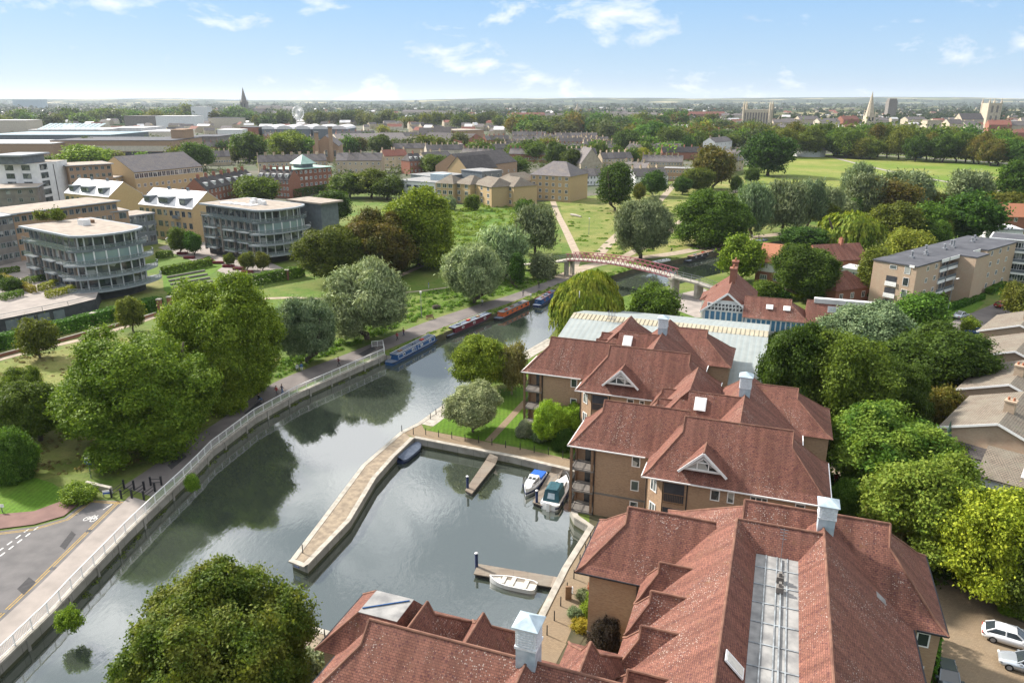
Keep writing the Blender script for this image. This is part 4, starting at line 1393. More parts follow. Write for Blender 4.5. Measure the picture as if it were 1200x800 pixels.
def cupola(parent, off, s, t, z, h=2.7, w=1.25, rz=0.0):
 mb = MB(off)
 a = w / 2
 mb.box(s - a * .98, s + a * .98, t - a * .98, t + a * .98, z - 1.0, z + h * .36,0)
 base = mb.build('cupola', ['lead_blue'], parent)
 mb = MB(off)
 mb.box(s - a * 1.1, s + a * 1.1, t - a * 1.1, t + a * 1.1, z + h * .36, z + h * .42)
 mb.box(s - a, s + a, t - a, t + a, z + h * .42, z + h * .82)
 mb.box(s - a * 1.12, s + a * 1.12, t - a * 1.12, t + a * 1.12, z + h * .82, z + h * .88)
 for k in range(6):
  zz = z + h * (.45 + .06 * k)
  for sx, sy in ((1,0),(-1,0),(0,1),(0,-1)):
   cx_, cy2 = s + sx * (a + .03), t + sy * (a + .03)
   hx, hy = (.03, a * .8) if sx else (a * .8,.03)
   mb.box(cx_ - hx, cx_ + hx, cy2 - hy, cy2 + hy, zz, zz + h * .03)
 mb.build('louvre_box', ['cupola_white'], base)
 mb = MB(off)
 b_ = a * 1.3
 z1, z2 = z + h * .88, z + h * 1.04
 mb.box(s - b_, s + b_, t - b_, t + b_, z1, z1 + .05)
 c4 = [(s - b_, t - b_),(s + b_, t - b_),(s + b_, t + b_),(s - b_, t + b_)]
 for i in range(4):
  mb.face([(*c4[i], z1 + .05),(*c4[(i + 1) % 4], z1 + .05),(s, t, z2 + .1)])
 mb.build('cap', ['lead_blue'], base)
 return base
def gable_dormer(parent, off, s, t, z0, half, z1, back):
 mb = MB(off)
 e = .28
 k = (z1 - z0) / half
 for sg in (-1,1):
  f = [(s, t - .25, z1 + .12),(s + sg * (half + e), t - .25, z0 - e * k + .12),(s + sg * (half + e), back - (z1 - z0) * .0, z0 - e * k + .12),(s, back, z1 + .12)]
  mb.face(f if sg > 0 else f[::-1], 0)
  g = [(p[0], p[1], p[2] - .14) for p in f]
  mb.face(g[::-1] if sg > 0 else g, 0)
 d = mb.build('dormer', ['red_tile'], parent)
 mb = MB(off)
 mb.tube([(s, t - .25, z1 + .15),(s, back, z1 + .15)], .10,6)
 mb.build('ridge_tiles', ['terracotta_ridge'], d)
 mb = MB(off)
 for sg in (-1,1):
  mb.bar((s, t - .3, z1 + .06),(s + sg * (half + e), t - .3, z0 - e * k + .06),.09,.24)
 mb.build('bargeboard', ['white_paint'], d)
 mb = MB(off)
 mb.face([(s - half, t, z0),(s + half, t, z0),(s, t, z1)])
 mb.face([(s - half, t + .3, z0),(s, t + .3, z1),(s + half, t + .3, z0)])
 mb.build('gable_wall', ['white_render'], d)
 mb = MB(off)
 wz0, hh = z0 + .22, half * .80
 top = wz0 + hh * k * .80
 fr = [(s - hh, wz0),(s + hh, wz0),(s, top)]
 for (xa, za),(xb, zb) in ((fr[0], fr[1]),(fr[1], fr[2]),(fr[2], fr[0])):
  mb.bar((xa, t - .06, za),(xb, t - .06, zb),.1,.12)
 for xx in (-hh * .33, hh * .33):
  mb.bar((s + xx, t - .06, wz0),(s + xx, t - .06, wz0 + (top - wz0) * (1 - .33)),.1,.1)
 mb.bar((s - hh * .33, t - .06, wz0 + (top - wz0) * .62),(s + hh * .33, t - .06, wz0 + (top - wz0) * .62),.1,.1)
 w_ = mb.build('window', ['white_paint'], d)
 mb = MB(off)
 mb.face([(s - hh, t - .03, wz0),(s + hh, t - .03, wz0),(s, t - .03, top)])
 mb.build('pane', ['window_glass'], w_)
 return d
def skylight(parent, off, s, t, z, w, l, face, pitch, label=None, mat='white_paint', glass='cream_blind'):
 fx, fy = face
 dn = Vector((fx * math.cos(pitch), fy * math.cos(pitch),-math.sin(pitch)))
 ac = Vector((-fy, fx, 0))
 nn = Vector((fx * math.sin(pitch), fy * math.sin(pitch), math.cos(pitch)))
 c = Vector((s, t, z)) + nn * .08
 def slab(hw, hl, lift, name, mt, par):
  mb = MB(off)
  lo = [c - ac * hw - dn * hl, c + ac * hw - dn * hl, c + ac * hw + dn * hl, c - ac * hw + dn * hl]
  up_ = [p + nn * lift for p in lo]
  if (lo[1] - lo[0]).cross(lo[2] - lo[0]).dot(nn) < 0:
   lo, up_ = lo[::-1], up_[::-1]
  mb.face(up_)
  for i in range(4):
   j = (i + 1) % 4
   mb.face([lo[i], lo[j], up_[j], up_[i]])
  return mb.build(name, [mt], par)
 f = slab(w / 2, l / 2,.10, 'skylight', mat, parent)
 slab(w / 2 - .12, l / 2 - .12,.13, 'pane', glass, f)
 if label:
  f['label'] = label
 return f
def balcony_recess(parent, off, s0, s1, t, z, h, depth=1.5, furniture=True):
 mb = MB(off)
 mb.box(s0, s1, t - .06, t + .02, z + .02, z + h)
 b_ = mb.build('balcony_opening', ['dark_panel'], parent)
 mb = MB(off)
 mb.box(s0 - .05, s1 + .05, t - .14, t - .07, z - .12, z + .06)
 mb.box(s0 - .05, s1 + .05, t - .12, t - .08, z + .95, z + 1.02)
 for k in range(int((s1 - s0) / .18)):
  x = s0 + .09 + k * .18
  mb.box(x - .012, x + .012, t - .11, t - .09, z + .06, z + .95, bottom=False)
 mb.build('rail', ['wood'], b_)
 return b_
def riverside_block(ds, dt, label, ivy=False, near=False):
 o_s, o_t = -6 + ds, 78 + dt
 x, y = st(o_s, o_t)
 root = thing('apartment_building', label, 'apartments', (x, y, 0), A20)
 off = (-6.0,78.0,0)
 ze = 8.55
 rg = []
 rm = MB(off)
 roof_block(rm, rg, -20.4,-7.5,74.6,82.9, ze, 13.0, 's', 3.2, None)
 roof_block(rm, rg, -11.1,7.45,70.15,80.05, ze, 13.9, 's', 3.5,4.1)
 roof_block(rm, rg, -12.8,-3.8,80.5,97.6, ze, 13.02, 't', 4.5,4.0)
 roof_block(rm, rg, -8.35,-2.0,80.52,89.5, ze, 12.95, 's', None, None)
 roof_block(rm, rg, -6.6,4.9,76.5,97.0, ze, 13.25, 't', None, 4.2, tr=-2.0)
 roof_block(rm, rg, -2.0,8.2,86.5,96.2, ze, 12.6, 's', None, 4.2)
 for tt in (90.6,87.0):
  roof_block(rm, rg, -13.6,-10.4, tt - 1.9, tt + 1.9, ze + .05,10.75, 's', 1.3, None)
 rm.build('roof', ['red_tile', 'wood'], root)
 ridge_mesh(rg, off, 'ridge_tiles', root)
 i = .42
 wm = MB(off)
 wm.box(-17.3,-8,74.6 + i, 82.9 - i, 0, ze + .02)
 wm.box(-20.4 + i + .1,-17.2,77.2,82.9 - i, 0, ze + .02)
 wm.box(-8.8,7.45 - i, 70.15 + i, 80.05 - i, 0, ze + .025)
 wm.box(-12.8 + i, -3.8,81,97.6 - i, 0, ze + .03)
 wm.box(-6.6 + i, 4.9 - i, 77,97.0 - i, 0, ze + .035)
 wm.box(-2.0,8.2 - i, 86.5 + i, 96.2 - i, 0, ze + .015)
 wm.prism([(-8.9,70.15 + i + .003),(-8.9,75.4),(-11.0,75.4),(-11.0,72.6)], 0, ze + .01)
 wm.build('walls', ['brown_brick'], root)
 gm = MB(off)
 for pts in ([(-20.4,82),(-20.4,74.6),(-11.5,74.6)], [(-11.1,73.5),(-11.1,70.15),(7.45,70.15),(7.45,80)], [(-12.8,97),(-12.8,83)], [(4.9,80),(4.9,97)]):
  gutter(gm, pts, ze - .04)
 gm.build('gutter', ['white_paint'], root)
 pm = MB(off)
 for sx, tt in ((-17.25,74.9),(-11.05,74.95),(-10.9,72.4),(7.0,70.4),(-6.35,70.5)):
  pm.cyl(sx, tt, 0, ze, .06, n=6)
 pm.build('drainpipe', ['black_metal'], root)
 bm = MB(off)                                             # brick string course
 bm.box(-17.32,-11.0,74.6 + i - .03,74.7 + i, 2.75,2.98)
 bm.box(-8.9,7.1,70.15 + i - .03,70.25 + i, 2.75,2.98)
 bm.build('string_course', ['dark_stone'], root)
 for k, z in enumerate((0.25,2.95,5.7)):
  mb = MB(off)
  mb.box(-20.0,-17.3,74.7,77.2, z - .2, z)
  b_ = mb.build('balcony', ['dark_stone'], root)
  mb = MB(off)
  for a, c in (((-19.95,74.75),(-17.35,74.75)),((-19.95,77.2),(-19.95,74.75))):
   mb.bar((*a, z + 1.0),(*c, z + 1.0),.06)
   mb.bar((*a, z + .12),(*c, z + .12),.04)
   L_ = math.dist(a, c)
   for j in range(1, int(L_ / .16)):
    q = (a[0] + (c[0] - a[0]) * j * .16 / L_, a[1] + (c[1] - a[1]) * j * .16 / L_)
    mb.box(q[0] - .01, q[0] + .01, q[1] - .01, q[1] + .01, z + .12, z + 1.0, bottom=False)
  mb.build('rail', ['black_metal'], b_)
  mb = MB(off)
  mb.box(-18.9,-17.9,77.13,77.2, z + .02, z + 2.1)
  mb.build('door', ['glass'], b_)
 pm = MB(off)
 for sx, tt in ((-19.95,74.8),(-17.5,74.85),(-19.95,77.0)):
  pm.box(sx - .14, sx + .14, tt - .14, tt + .14,0, ze)
 pm.build('balcony_posts', ['wood'], root)
 tS, tS2 = 74.6 + i, 70.15 + i
 for z in (1.35,4.0,7.0):
  window(root, -12.55 - off[0], tS - off[1] - .001, z, .95,1.3, bars=0, t=.1)
 for z in (0.7,3.5,6.3):
  d = Vector((2.1,-2.05)).normalized()
  c = Vector((-9.95,71.58))
  window(root, c.x - off[0], c.y - off[1], z, 1.05,1.4, math.atan2(d.y, d.x), bars=1, t=.1)
 for z, hh in ((0.4,1.9),(3.1,2.1),(5.9,2.2)):
  balcony_recess(root, off, -8.75,-6.65, tS2, z, hh)
 for z in (1.1,4.0,6.95):
  window(root, -3.55 - off[0], tS2 - off[1] - .001, z, .95,1.25, bars=0, t=.1)
  window(root, -2.0 - off[0], tS2 - off[1] - .001, z, .7,1.25, bars=0, t=.1)
  window(root, .7 - off[0], tS2 - off[1] - .001, z, 1.7,1.25, bars=2, t=.1)
  window(root, 4.6 - off[0], tS2 - off[1] - .001, z, .95,1.25, bars=0, t=.1)
  window(root, 7.45 - i - off[0] + .001,74 - off[1], z, 1.2,1.25, math.pi / 2, bars=1, t=.1)
 gable_dormer(root, off, -5.0,70.75,9.85,2.15,11.95,73.2)
 skylight(root, off, -6.85,83.9,11.85,1.35,1.7,(0,-1), R(45), glass='white_paint')
 cupola(root, off, -2.05,85.9,13.0)
 return root
riverside_block(0,0, 'middle red-tiled brick block rising straight from the marina corner')
riverside_block(-13.0,21.1, 'farthest red-tiled brick block, on the lawn before the pale metal shed')
# ---- the big block at lower right
x, y = st(2,50)
root = thing('apartment_building', 'largest red-tiled block in front, two long ridges with a lead gutter roof between', 'apartments', (x, y, 0), A20)
off = (2.0,50.0,0)
ze = 8.55
rg, rm = [], MB(off)
roof_block(rm, rg, -13.2,-2.5,51.7,60.4, ze, 13.0, 's', 3.4, None)
def profile_run(mb, prof, t0, t1, mt=0, close=True):
 for (sa, za),(sb, zb) in zip(prof, prof[1:]):
  mb.face([(sa, t0, za),(sb, t0, zb),(sb, t1, zb),(sa, t1, za)], mt)
 if close:
  zl = min(p[1] for p in prof)
  mb.face([(p[0], t0, p[1]) for p in prof] + [(prof[-1][0], t0, zl - .01),(prof[0][0], t0, zl - .01)], mt)
  mb.face([(p[0], t1, p[1]) for p in prof[::-1]] + [(prof[0][0], t1, zl - .01),(prof[-1][0], t1, zl - .01)], mt)
def slope_pts(s_e, z_e, s_r, z_r):
 return [(s_e + (s_r - s_e) * f, z_e + (z_r - z_e) * g) for f, g in PROF]
profile_run(rm, slope_pts(-7.35, ze, -.9,14.0) + [(.8,12.3)], 24.0,55.6)
profile_run(rm, [(3.9,12.3)] + slope_pts(12.4, ze, 5.6,14.02)[::-1], 24.0,58.0)
roof_block(rm, rg, -7.4,14.7,53.45,64.3, ze + .003,14.0, 's', 6.9,4.1)
rm.face([(-.9,55.52,14.0),(.8,53.72,12.3),(3.9,53.72,12.3),(5.6,55.52,14.0)])
rm.face([(5.6,55.52,14.0),(4.2,57.2,12.32),(.6,57.2,12.32),(-.9,55.52,14.0)])
for tt in (51.13,47.42,43.35,38.9,34.5):
 roof_block(rm, rg, -7.75,-3.6, tt - 2.0 if tt < 50 else tt - 1.8, tt + 1.8, ze + .05,11.5, 's', 1.5, None)
rg += [[(-.9,24,14.0),(-.9,55.6,14.0)], [(5.6,24,14.02),(5.6,58.6,14.02)], [(-.9,55.52,14.0),(5.6,55.52,14.02)]]
rm.build('roof', ['red_tile', 'wood'], root)
ridge_mesh(rg, off, 'ridge_tiles', root, .10)
# lead roof in the valley between the ridges, laid in bays with rolled seams
mb = MB(off)
mb.box(.75,3.95,24,53.8,12.1,12.28)
lead = mb.build('lead_roof', ['lead'], root)
mb = MB(off)
for k in range(13):
 mb.box(.8,3.9,25.5 + k * 2.2,25.6 + k * 2.2,12.28,12.34)
for x in (1.55,2.35,3.1):
 mb.box(x - .04, x + .04,24,53.7,12.28,12.35)
mb.box(2.62,2.72,24,53.5,12.30,12.42)
mb.build('seams', ['lead_seam'], lead)
mb = MB(off)
for k in range(2):
 mb.box(2.35,2.85,50.3 - k * 1.3,50.8 - k * 1.3,12.35,12.8)
 mb.box(2.5,2.7,50.4 - k * 1.3,50.7 - k * 1.3,12.8,13.1)
mb.build('roof_vent', ['dark_stone'], root)
mb = MB(off)                                              # television aerial
mb.bar((2.6,53.2,12.3),(2.6,53.2,15.2),.04)
for z, l in ((15.1,.6),(14.85,.55),(14.6,.5),(14.3,.45)):
 mb.bar((2.6 - l / 2,53.2, z),(2.6 + l / 2,53.2, z),.025)
mb.build('aerial', ['metal_grey'], root)
i = .42
wm = MB(off)
wm.box(-13.2 + i + .7,-5,51.7 + i, 60.4 - i, 0, ze + .02)
wm.box(-7.35 + i, 12.4 - i, 24.5,56,0, ze + .025)
wm.box(-7.4 + i, 14.7 - i, 53.45 + i, 64.3 - i, 0, ze + .03)
wm.build('walls', ['buff_brick'], root)
gm = MB(off)
for pts in ([(-13.2,60.3),(-13.2,51.7),(-7.6,51.7)], [(12.4,25),(12.4,53.4)], [(12.6,53.45),(14.7,53.45),(14.7,64.3)], [(-7.4,64.3),(14,64.3)]):
 gutter(gm, pts, ze - .03)
gm.build('gutter', ['black_metal'], root)
bm = MB(off)
bm.box(-13.2 + i + .66,-7.2,51.7 + i - .04,51.8 + i, 2.4,2.62)
bm.build('string_course', ['dark_stone'], root)
pm = MB(off)
pm.cyl(-8.0,51.95,0, ze, .06, n=6)
pm.build('drainpipe', ['black_metal'], root)
for z in (1.1,4.0,6.95):
 for s_ in (-3.5,.5,4.0,8.0):
  window(root, s_ - off[0], 64.3 - i - off[1] + .001, z, 1.1,1.25, math.pi, bars=1, t=.1)
 window(root, 13.2 - off[0], 53.45 + i - off[1] - .001, z, .9,1.25,0, bars=0, t=.1)
 for tt in (36,41,46):
  window(root, 12.4 - i - off[0] + .001, tt - off[1], z, 1.2,1.25, math.pi / 2, bars=1, t=.1)
cupola(root, off, 5.75,57.0,14.0,2.2,1.25)
skylight(root, off, 9.55,54.0,10.42,1.0,2.0,(1,0), R(40), label='long grey roof window on the right-hand slope', mat='lead_blue', glass='lead')
skylight(root, off, .0,39.5,13.15,1.0,1.6,(1,0), R(45), label='white roof window by the lead roof', glass='cream_blind')
# ---- the low front block cut by the bottom edge
x, y = st(-18,36)
root = thing('apartment_building', 'red-tiled block cut by the bottom edge, lichen-yellow ridge and small lead flat', 'apartments', (x, y, 0), A20)
off = (-18.0,36.0,0)
rg, rm = [], MB(off)
roof_block(rm, rg, -26.6,-3.0,30.6,41.0, ze, 13.0, 's', 3.4, None)
roof_block(rm, rg, -23.0,-18.6,35.7,43.2, ze, 12.3, 't', None, 3.6)
roof_block(rm, rg, -18.9,-14.3,35.7,43.2, ze, 12.3, 't', None, 3.4)
roof_block(rm, rg, -11.4,-6.6,35.7,43.4, ze, 11.9, 't', None, 3.4)
roof_block(rm, rg, -16.6,-7.4,20.0,36.2, ze, 13.03, 't', None, None)
# west end: tiled skirts round a lead flat
sq0 = [(-28.3,36.4),(-22.0,36.4),(-22.0,43.1),(-28.3,43.1)]
sq1 = [(-25.5,38.0),(-22.4,38.0),(-22.4,40.6),(-25.5,40.6)]
for k in range(4):
 j = (k + 1) % 4
 rm.face([(*sq0[k], ze),(*sq0[j], ze),(*sq1[j], 11.3),(*sq1[k], 11.3)])
rm.face([(*p, ze) for p in sq0[::-1]], 1)
rm.build('roof', ['red_tile', 'wood'], root)
rg += [[(*sq0[3], ze),(*sq1[3], 11.3)], [(*sq0[0], ze),(*sq1[0], 11.3)]]
ridge_mesh(rg, off, 'ridge_tiles', root, .10)
mb = MB(off)
mb.prism(sq1,11.2,11.36)
mb.build('lead_roof', ['lead'], root)
mb = MB(off)
mb.bar((-25.4,38.4,11.42),(-22.6,40.3,11.42),.08,.06)
mb.build('cable', ['blue_paint'], root)
wm = MB(off)
wm.box(-26.6 + i, -3.2,30.6 + i, 41.0 - i, 0, ze + .02)
wm.box(-23.0 + i, -14.3 - i, 36,43.2 - i, 0, ze + .025)
wm.box(-28.3 + i, -22,36.4 + i, 43.1 - i, 0, ze + .03)
wm.box(-11.4 + i, -6.6 - i, 36,43.4 - i, 0, ze + .035)
wm.box(-16.6 + i, -7.4 - i, 20.5,36,0, ze + .015)
wm.build('walls', ['brown_brick'], root)
gm = MB(off)
for pts in ([(-28.3,36.4),(-28.3,43.1),(-22.9,43.1)], [(-26.6,36.3),(-26.6,30.6),(-17,30.6)]):
 gutter(gm, pts, ze - .03)
gm.build('gutter', ['black_metal'], root)
for z in (1.1,4.0,6.95):
 for s_ in (-21,-16.6,-9):
  window(root, s_ - off[0], 43.2 - i - off[1] + .001, z, 1.3,1.25, math.pi, bars=1, t=.1)
cupola(root, off, -12.0,36.0,13.0,3.0,1.3)
# ------------------------------------------------------------------ hedges
def hedge(name, label, pts, w, h, mat='leaf_hedge', z=0.0, leaf=.34, dens=44, group=None, cat='hedge'):
 rng = np.random.default_rng(len(pts) * 7 + int(abs(pts[0][0]) * 10) % 997)
 P_, N_ = [], []
 ox, oy = pts[0]
 for a, b_ in zip(pts, pts[1:]):
  d = np.array([b_[0] - a[0], b_[1] - a[1]])
  L_ = np.linalg.norm(d)
  if L_ < .05:
   continue
  d /= L_
  nrm = np.array([-d[1], d[0]])
  for side, area in ((1, L_ * h),(-1, L_ * h),(0, L_ * w),(2, w * h),(3, w * h)):
   k = int(area * dens) + 4
   u = rng.random(k)
   v = rng.random(k)
   j = rng.normal(size=(k, 3)) * .07
   if side in (1,-1):
    xy = np.outer(u * L_, d) + nrm * side * w / 2
    p = np.column_stack([xy, v * h])
    n = np.tile([nrm[0] * side, nrm[1] * side, .15], (k, 1))
   elif side == 0:
    xy = np.outer(u * L_, d) + np.outer((v - .5) * w, nrm)
    p = np.column_stack([xy, np.full(k, h) + .1 * np.sin(u * L_ * 1.3)])
    n = np.tile([0,0,1.0], (k, 1))
   else:
    e = 0 if side == 2 else L_
    xy = np.outer((v - .5) * w, nrm) + d * e
    p = np.column_stack([xy, u * h])
    sg = -1 if side == 2 else 1
    n = np.tile([d[0] * sg, d[1] * sg, .1], (k, 1))
   p[:, 0] += a[0] - ox
   p[:, 1] += a[1] - oy
   P_.append(p + j)
   N_.append(n + rng.normal(size=n.shape) * .4)
 me = leaf_mesh('hedge', np.concatenate(P_), np.concatenate(N_), leaf, mat, rng=rng)
 o = bpy.data.objects.new(name, me)
 COL.objects.link(o)
 o.location = (ox, oy, z)
 return tag(o, label, cat, group)
# ------------------------------------------------------------------ round-ended glass apartment blocks
def end_curve(L, W, a, out, n=18):
 pts = [(-L - (out if out < 2 else 0),-min(out, 1.2))]
 b_ = W / 2 + out
 for k in range(n + 1):
  th = -math.pi / 2 + math.pi * k / n
  pts.append((-1 + (a + out) * math.cos(th), W / 2 + b_ * math.sin(th)))
 pts.append((-L - (out if out < 2 else 0), W + min(out, 1.2)))
 return pts
def round_block(label, origin, rz, L, W=17.5, base=2.8):
 root = thing('apartment_block', label, 'apartments', (*origin, 0), rz)
 lev = [base, base + 3.15, base + 6.3, base + 9.5, base + 12.7]
 mb = MB()
 mb.prism(end_curve(L, W, 4.6,-.9),0, base)
 mb.build('plinth', ['dark_panel'], root)
 for k in range(4):
  z0, z1 = lev[k], lev[k + 1]
  top = k == 3
  inn = -1.6 if top else -.6
  wl = end_curve(L, W, 5.4, inn)
  mb = MB()
  mb.prism(wl, z0, z1 - .02)
  fl = mb.build('storey', ['brown_brick' if k % 2 and not top else 'grey_panel' if not top else 'dark_stone'], root)
  gm, pm = MB(), MB()
  for i in range(2, len(wl) - 2):
   a, b_ = Vector(wl[i]), Vector(wl[i + 1])
   d = (b_ - a).normalized()
   n = Vector((d.y, -d.x))
   a2, b2 = a + n * .06, b_ + n * .06
   gm.face([(*a2, z0 + .15),(*b2, z0 + .15),(*b2, z1 - .45),(*a2, z1 - .45)])
   if i % 2 == 0:
    q = a + n * .16
    pm.box(q.x - .12, q.x + .12, q.y - .12, q.y + .12, z0, z1 - .3, bottom=False)
  gm.build('glazing', ['green_glass' if k == 2 else 'window_glass'], fl)
  pm.build('mullions', ['white_render'], fl)
  out = [6.0,5.2,4.0,1.9][k] if not top else 1.9
  ring = end_curve(L, W, 3.6, out * .55)
  ring = [p for p in ring[1:-1]]
  inner = [p for p in wl[1:-1]]
  mb = MB()
  for i in range(len(ring) - 1):
   a, b_, c, d = ring[i], ring[i + 1], inner[i + 1], inner[i]
   mb.face([(*a, z0 + .08),(*b_, z0 + .08),(*c, z0 + .08),(*d, z0 + .08)])
   mb.face([(*d, z0 - .35),(*c, z0 - .35),(*b_, z0 - .35),(*a, z0 - .35)])
   mb.face([(*a, z0 - .35),(*b_, z0 - .35),(*b_, z0 + .08),(*a, z0 + .08)])
  bal = mb.build('balcony', ['fascia_grey' if not top else 'grey_panel'], root)
  mb, hb = MB(), MB()
  for a, b_ in zip(ring, ring[1:]):
   mb.face([(*a, z0 + .1),(*b_, z0 + .1),(*b_, z0 + 1.0),(*a, z0 + 1.0)])
   hb.bar((*a, z0 + 1.05),(*b_, z0 + 1.05),.09)
   hb.bar((*a, z0 + .1),(*a, z0 + 1.05),.06)
  mb.build('glass_rail', ['rail_glass'], bal)
  hb.build('handrail', ['metal_grey'], bal)
 pm = MB()
 for k in range(int(L / 3.0) + 1):
  x = -L + .2 + k * 3.0
  if x < -.6:
   pm.box(x - .28, x + .28,.1,.75, base - 1.2, lev[3] - .1)
 pm.build('piers', ['footway'], root)
 for k in range(4):
  z0 = lev[k]
  dv = .6 if k < 3 else 1.6
  for j in range(int(L / 3.0)):
   x = -L + 1.7 + j * 3.0
   window(root, x, dv - .001, z0 + .25,2.2,2.35, bars=2 if j % 2 else 1, frame='fascia_grey', t=.09)
 for k in (0,1,2):
  for x in (-L + 5.0,-L + 14.5,-L + 21.5)[: 3 if L > 24 else 2]:
   mb = MB()
   mb.box(x - 2.6, x + 2.6,-1.3,.1, lev[k] - .25, lev[k] + .02)
   bal = mb.build('balcony', ['fascia_grey'], root)
   mb = MB()
   for p, q in (((x - 2.55,.1),(x - 2.55,-1.25)),((x - 2.55,-1.25),(x + 2.55,-1.25)),((x + 2.55,-1.25),(x + 2.55,.1))):
    mb.bar((*p, lev[k] + 1.05),(*q, lev[k] + 1.05),.07)
    mb.face([(*p, lev[k] + .05),(*q, lev[k] + .05),(*q, lev[k] + 1.0),(*p, lev[k] + 1.0)])
   mb.build('rail', ['rail_glass'], bal)
 mb = MB()
 mb.box(-L, -1,-.25,.25, lev[3] - .35, lev[3] + .12)
 mb.bar((-L, -.1, lev[3] + 1.05),(-1,-.1, lev[3] + 1.05),.08)
 mb.face([(-L, -.1, lev[3] + .12),(-1,-.1, lev[3] + .12),(-1,-.1, lev[3] + 1.0),(-L, -.1, lev[3] + 1.0)])
 mb.build('terrace_rail', ['rail_glass'], root)
 ro = end_curve(L, W, 5.4,0.25)
 mb = MB()
 mb.prism(ro, lev[4], lev[4] + .45,0,0, True)
 roof = mb.build('roof', ['fascia_grey'], root)
 mb = MB()
 mb.prism(end_curve(L, W, 5.0,-.5), lev[4] + .3, lev[4] + .47)
 mb.build('roof_gravel', ['flat_roof'], roof)
 return root, lev
RA = R(-35)
blk1, lev1 = round_block('nearest round-ended glass and grey apartment block with ring balconies', (-103.4,172.6), RA, 25.5)
blk2, lev2 = round_block('second round-ended apartment block, farther right behind the lawn steps', (-74.5,216.8), RA, 27.5, base=2.6)
def local_box(root, name, mat, x0, x1, y0, y1, z0, z1):
 mb = MB()
 mb.box(x0, x1, y0, y1, z0, z1)
 return mb.build(name, [mat], root)
zr = lev1[4] + .45
o = local_box(blk1, 'plant_unit', 'white_render', -14.5,-12,9,11, zr, zr + 1.5)
o = local_box(blk1, 'roof_planter', 'wood', -22,-15,12.5,13.5, zr, zr + .8)
zr = lev2[4] + .45
for k, (x, y) in enumerate(((-12,8),(-9.5,9),(-7.2,8.4),(-14,10))):
 local_box(blk2, 'plant_unit', 'white_render', x - .7, x + .7, y - .6, y + .6, zr, zr + 1.2 + .3 * (k % 2))
for k in range(5):
 local_box(blk2, 'solar_panel', 'white_metal_roof', -22 + k * 3,-20 + k * 3,3 + k * .3,6.5 + k * .3, zr, zr + .25)
local_box(blk2, 'rear_penthouse', 'grey_panel', -9,5,20,27,0, lev2[4] + .4)
local_box(blk2, 'rear_roof', 'flat_roof', -10,6.5,19,28, lev2[4] + .4, lev2[4] + .9)
def flat_block(name, label, e0, e1, h, depth, wall, roof='flat_roof', storeys=3, bays=0, over=.3, group=None, cat='apartments', edge='fascia_grey', side=2, glass='window_glass', frame='fascia_grey', win_h=1.5, win_w=1.4, both=True):
 a, b_ = Vector(at(*e0, h)), Vector(at(*e1, h))
 L_ = (b_ - a).length
 rz = math.atan2(b_.y - a.y, b_.x - a.x)
 root = thing(name, label, cat, (a.x, a.y, 0), rz, group)
 local_box(root, 'walls', wall, 0, L_, 0, depth, 0, h - .3)
 r_ = local_box(root, 'roof', edge, -over, L_ + over, -over, depth + over, h - .3, h)
 local_box(r_, 'roof_surface', roof, -over + .35, L_ + over - .35,-over + .35, depth + over - .35, h - .2, h + .03)
 sh = (h - .3) / storeys
 for k in range(storeys):
  for j in range(bays):
   window(root, L_ * (j + .5) / bays, -.001, k * sh + sh * .3, win_w, win_h, bars=1, frame=frame, glass=glass, t=.09)
  if both:
   for j in range(side):
    window(root, L_ + .001, depth * (j + .5) / side, k * sh + sh * .3, win_w, win_h, math.pi / 2, bars=1, frame=frame, glass=glass, t=.09)
 return root
# the rest of the glass-and-brick development at left
r3 = flat_block('apartment_block', 'buff and brown brick apartment block at the left edge behind the round one', (-46,270),(12,261),12.6,15, 'yellow_brick', storeys=4, bays=4, side=3, win_h=2.0)
flat_block('apartment_block', 'long grey penthouse-topped block with white roof edges at the left edge', (-60,262),(14,251),16.0,14, 'dark_stone', storeys=5, bays=10, over=.8, edge='fascia_grey', roof='white_metal_roof')
flat_block('apartment_block', 'brown brick block with small roof garden directly behind the round-ended one', (60,255),(150,246),13.0,16, 'brown_brick', storeys=4, bays=6, side=3, win_h=1.9, win_w=2.2)
flat_block('apartment_block', 'flat grey-topped block behind the brown one, white roof lights on top', (14,250),(136,235),16.2,15, 'brown_brick', storeys=5, bays=16, over=.9, roof='flat_roof')
flat_block('apartment_block', 'grey glass corner block between the roof garden and the tan terrace', (150,253),(180,249),10.5,10, 'grey_panel', storeys=3, bays=3, win_h=2.2, win_w=2.4)
flat_block('apartment_block', 'low flat block at left edge under the white tower', (-40,222),(42,219),13.0,18, 'dark_stone', storeys=4, bays=6, over=.8, roof='flat_roof')
tw = flat_block('tower_block', 'white rendered apartment tower with dark window columns', (43,192),(78,187.5),21.0,20, 'white_render', storeys=6, bays=0, both=False, over=.1, edge='white_render', roof='flat_roof')
for k in range(6):
 window(tw, 4.0,-.001,1.2 + k * 3.4,5.0,2.4, bars=1, frame='grey_panel', t=.12)
 for y in (5,12):
  window(tw, -.001, y, 1.2 + k * 3.4,3.6,2.2,-math.pi / 2, bars=1, frame='grey_panel', t=.12)
local_box(tw, 'penthouse', 'grey_panel', -3,12,4,15,20.9,24.2)
local_box(tw, 'penthouse_roof', 'fascia_grey', -5,14,2.5,16.5,24.2,24.8)
local_box(tw, 'drainpipe', 'black_metal', 10.6,10.9,-.15,-.02,2,20)
flat_block('apartment_block', 'brown brick wing attached to the white tower', (79,194),(130,191.5),19.0,18, 'brown_brick', storeys=6, bays=7, over=.9)
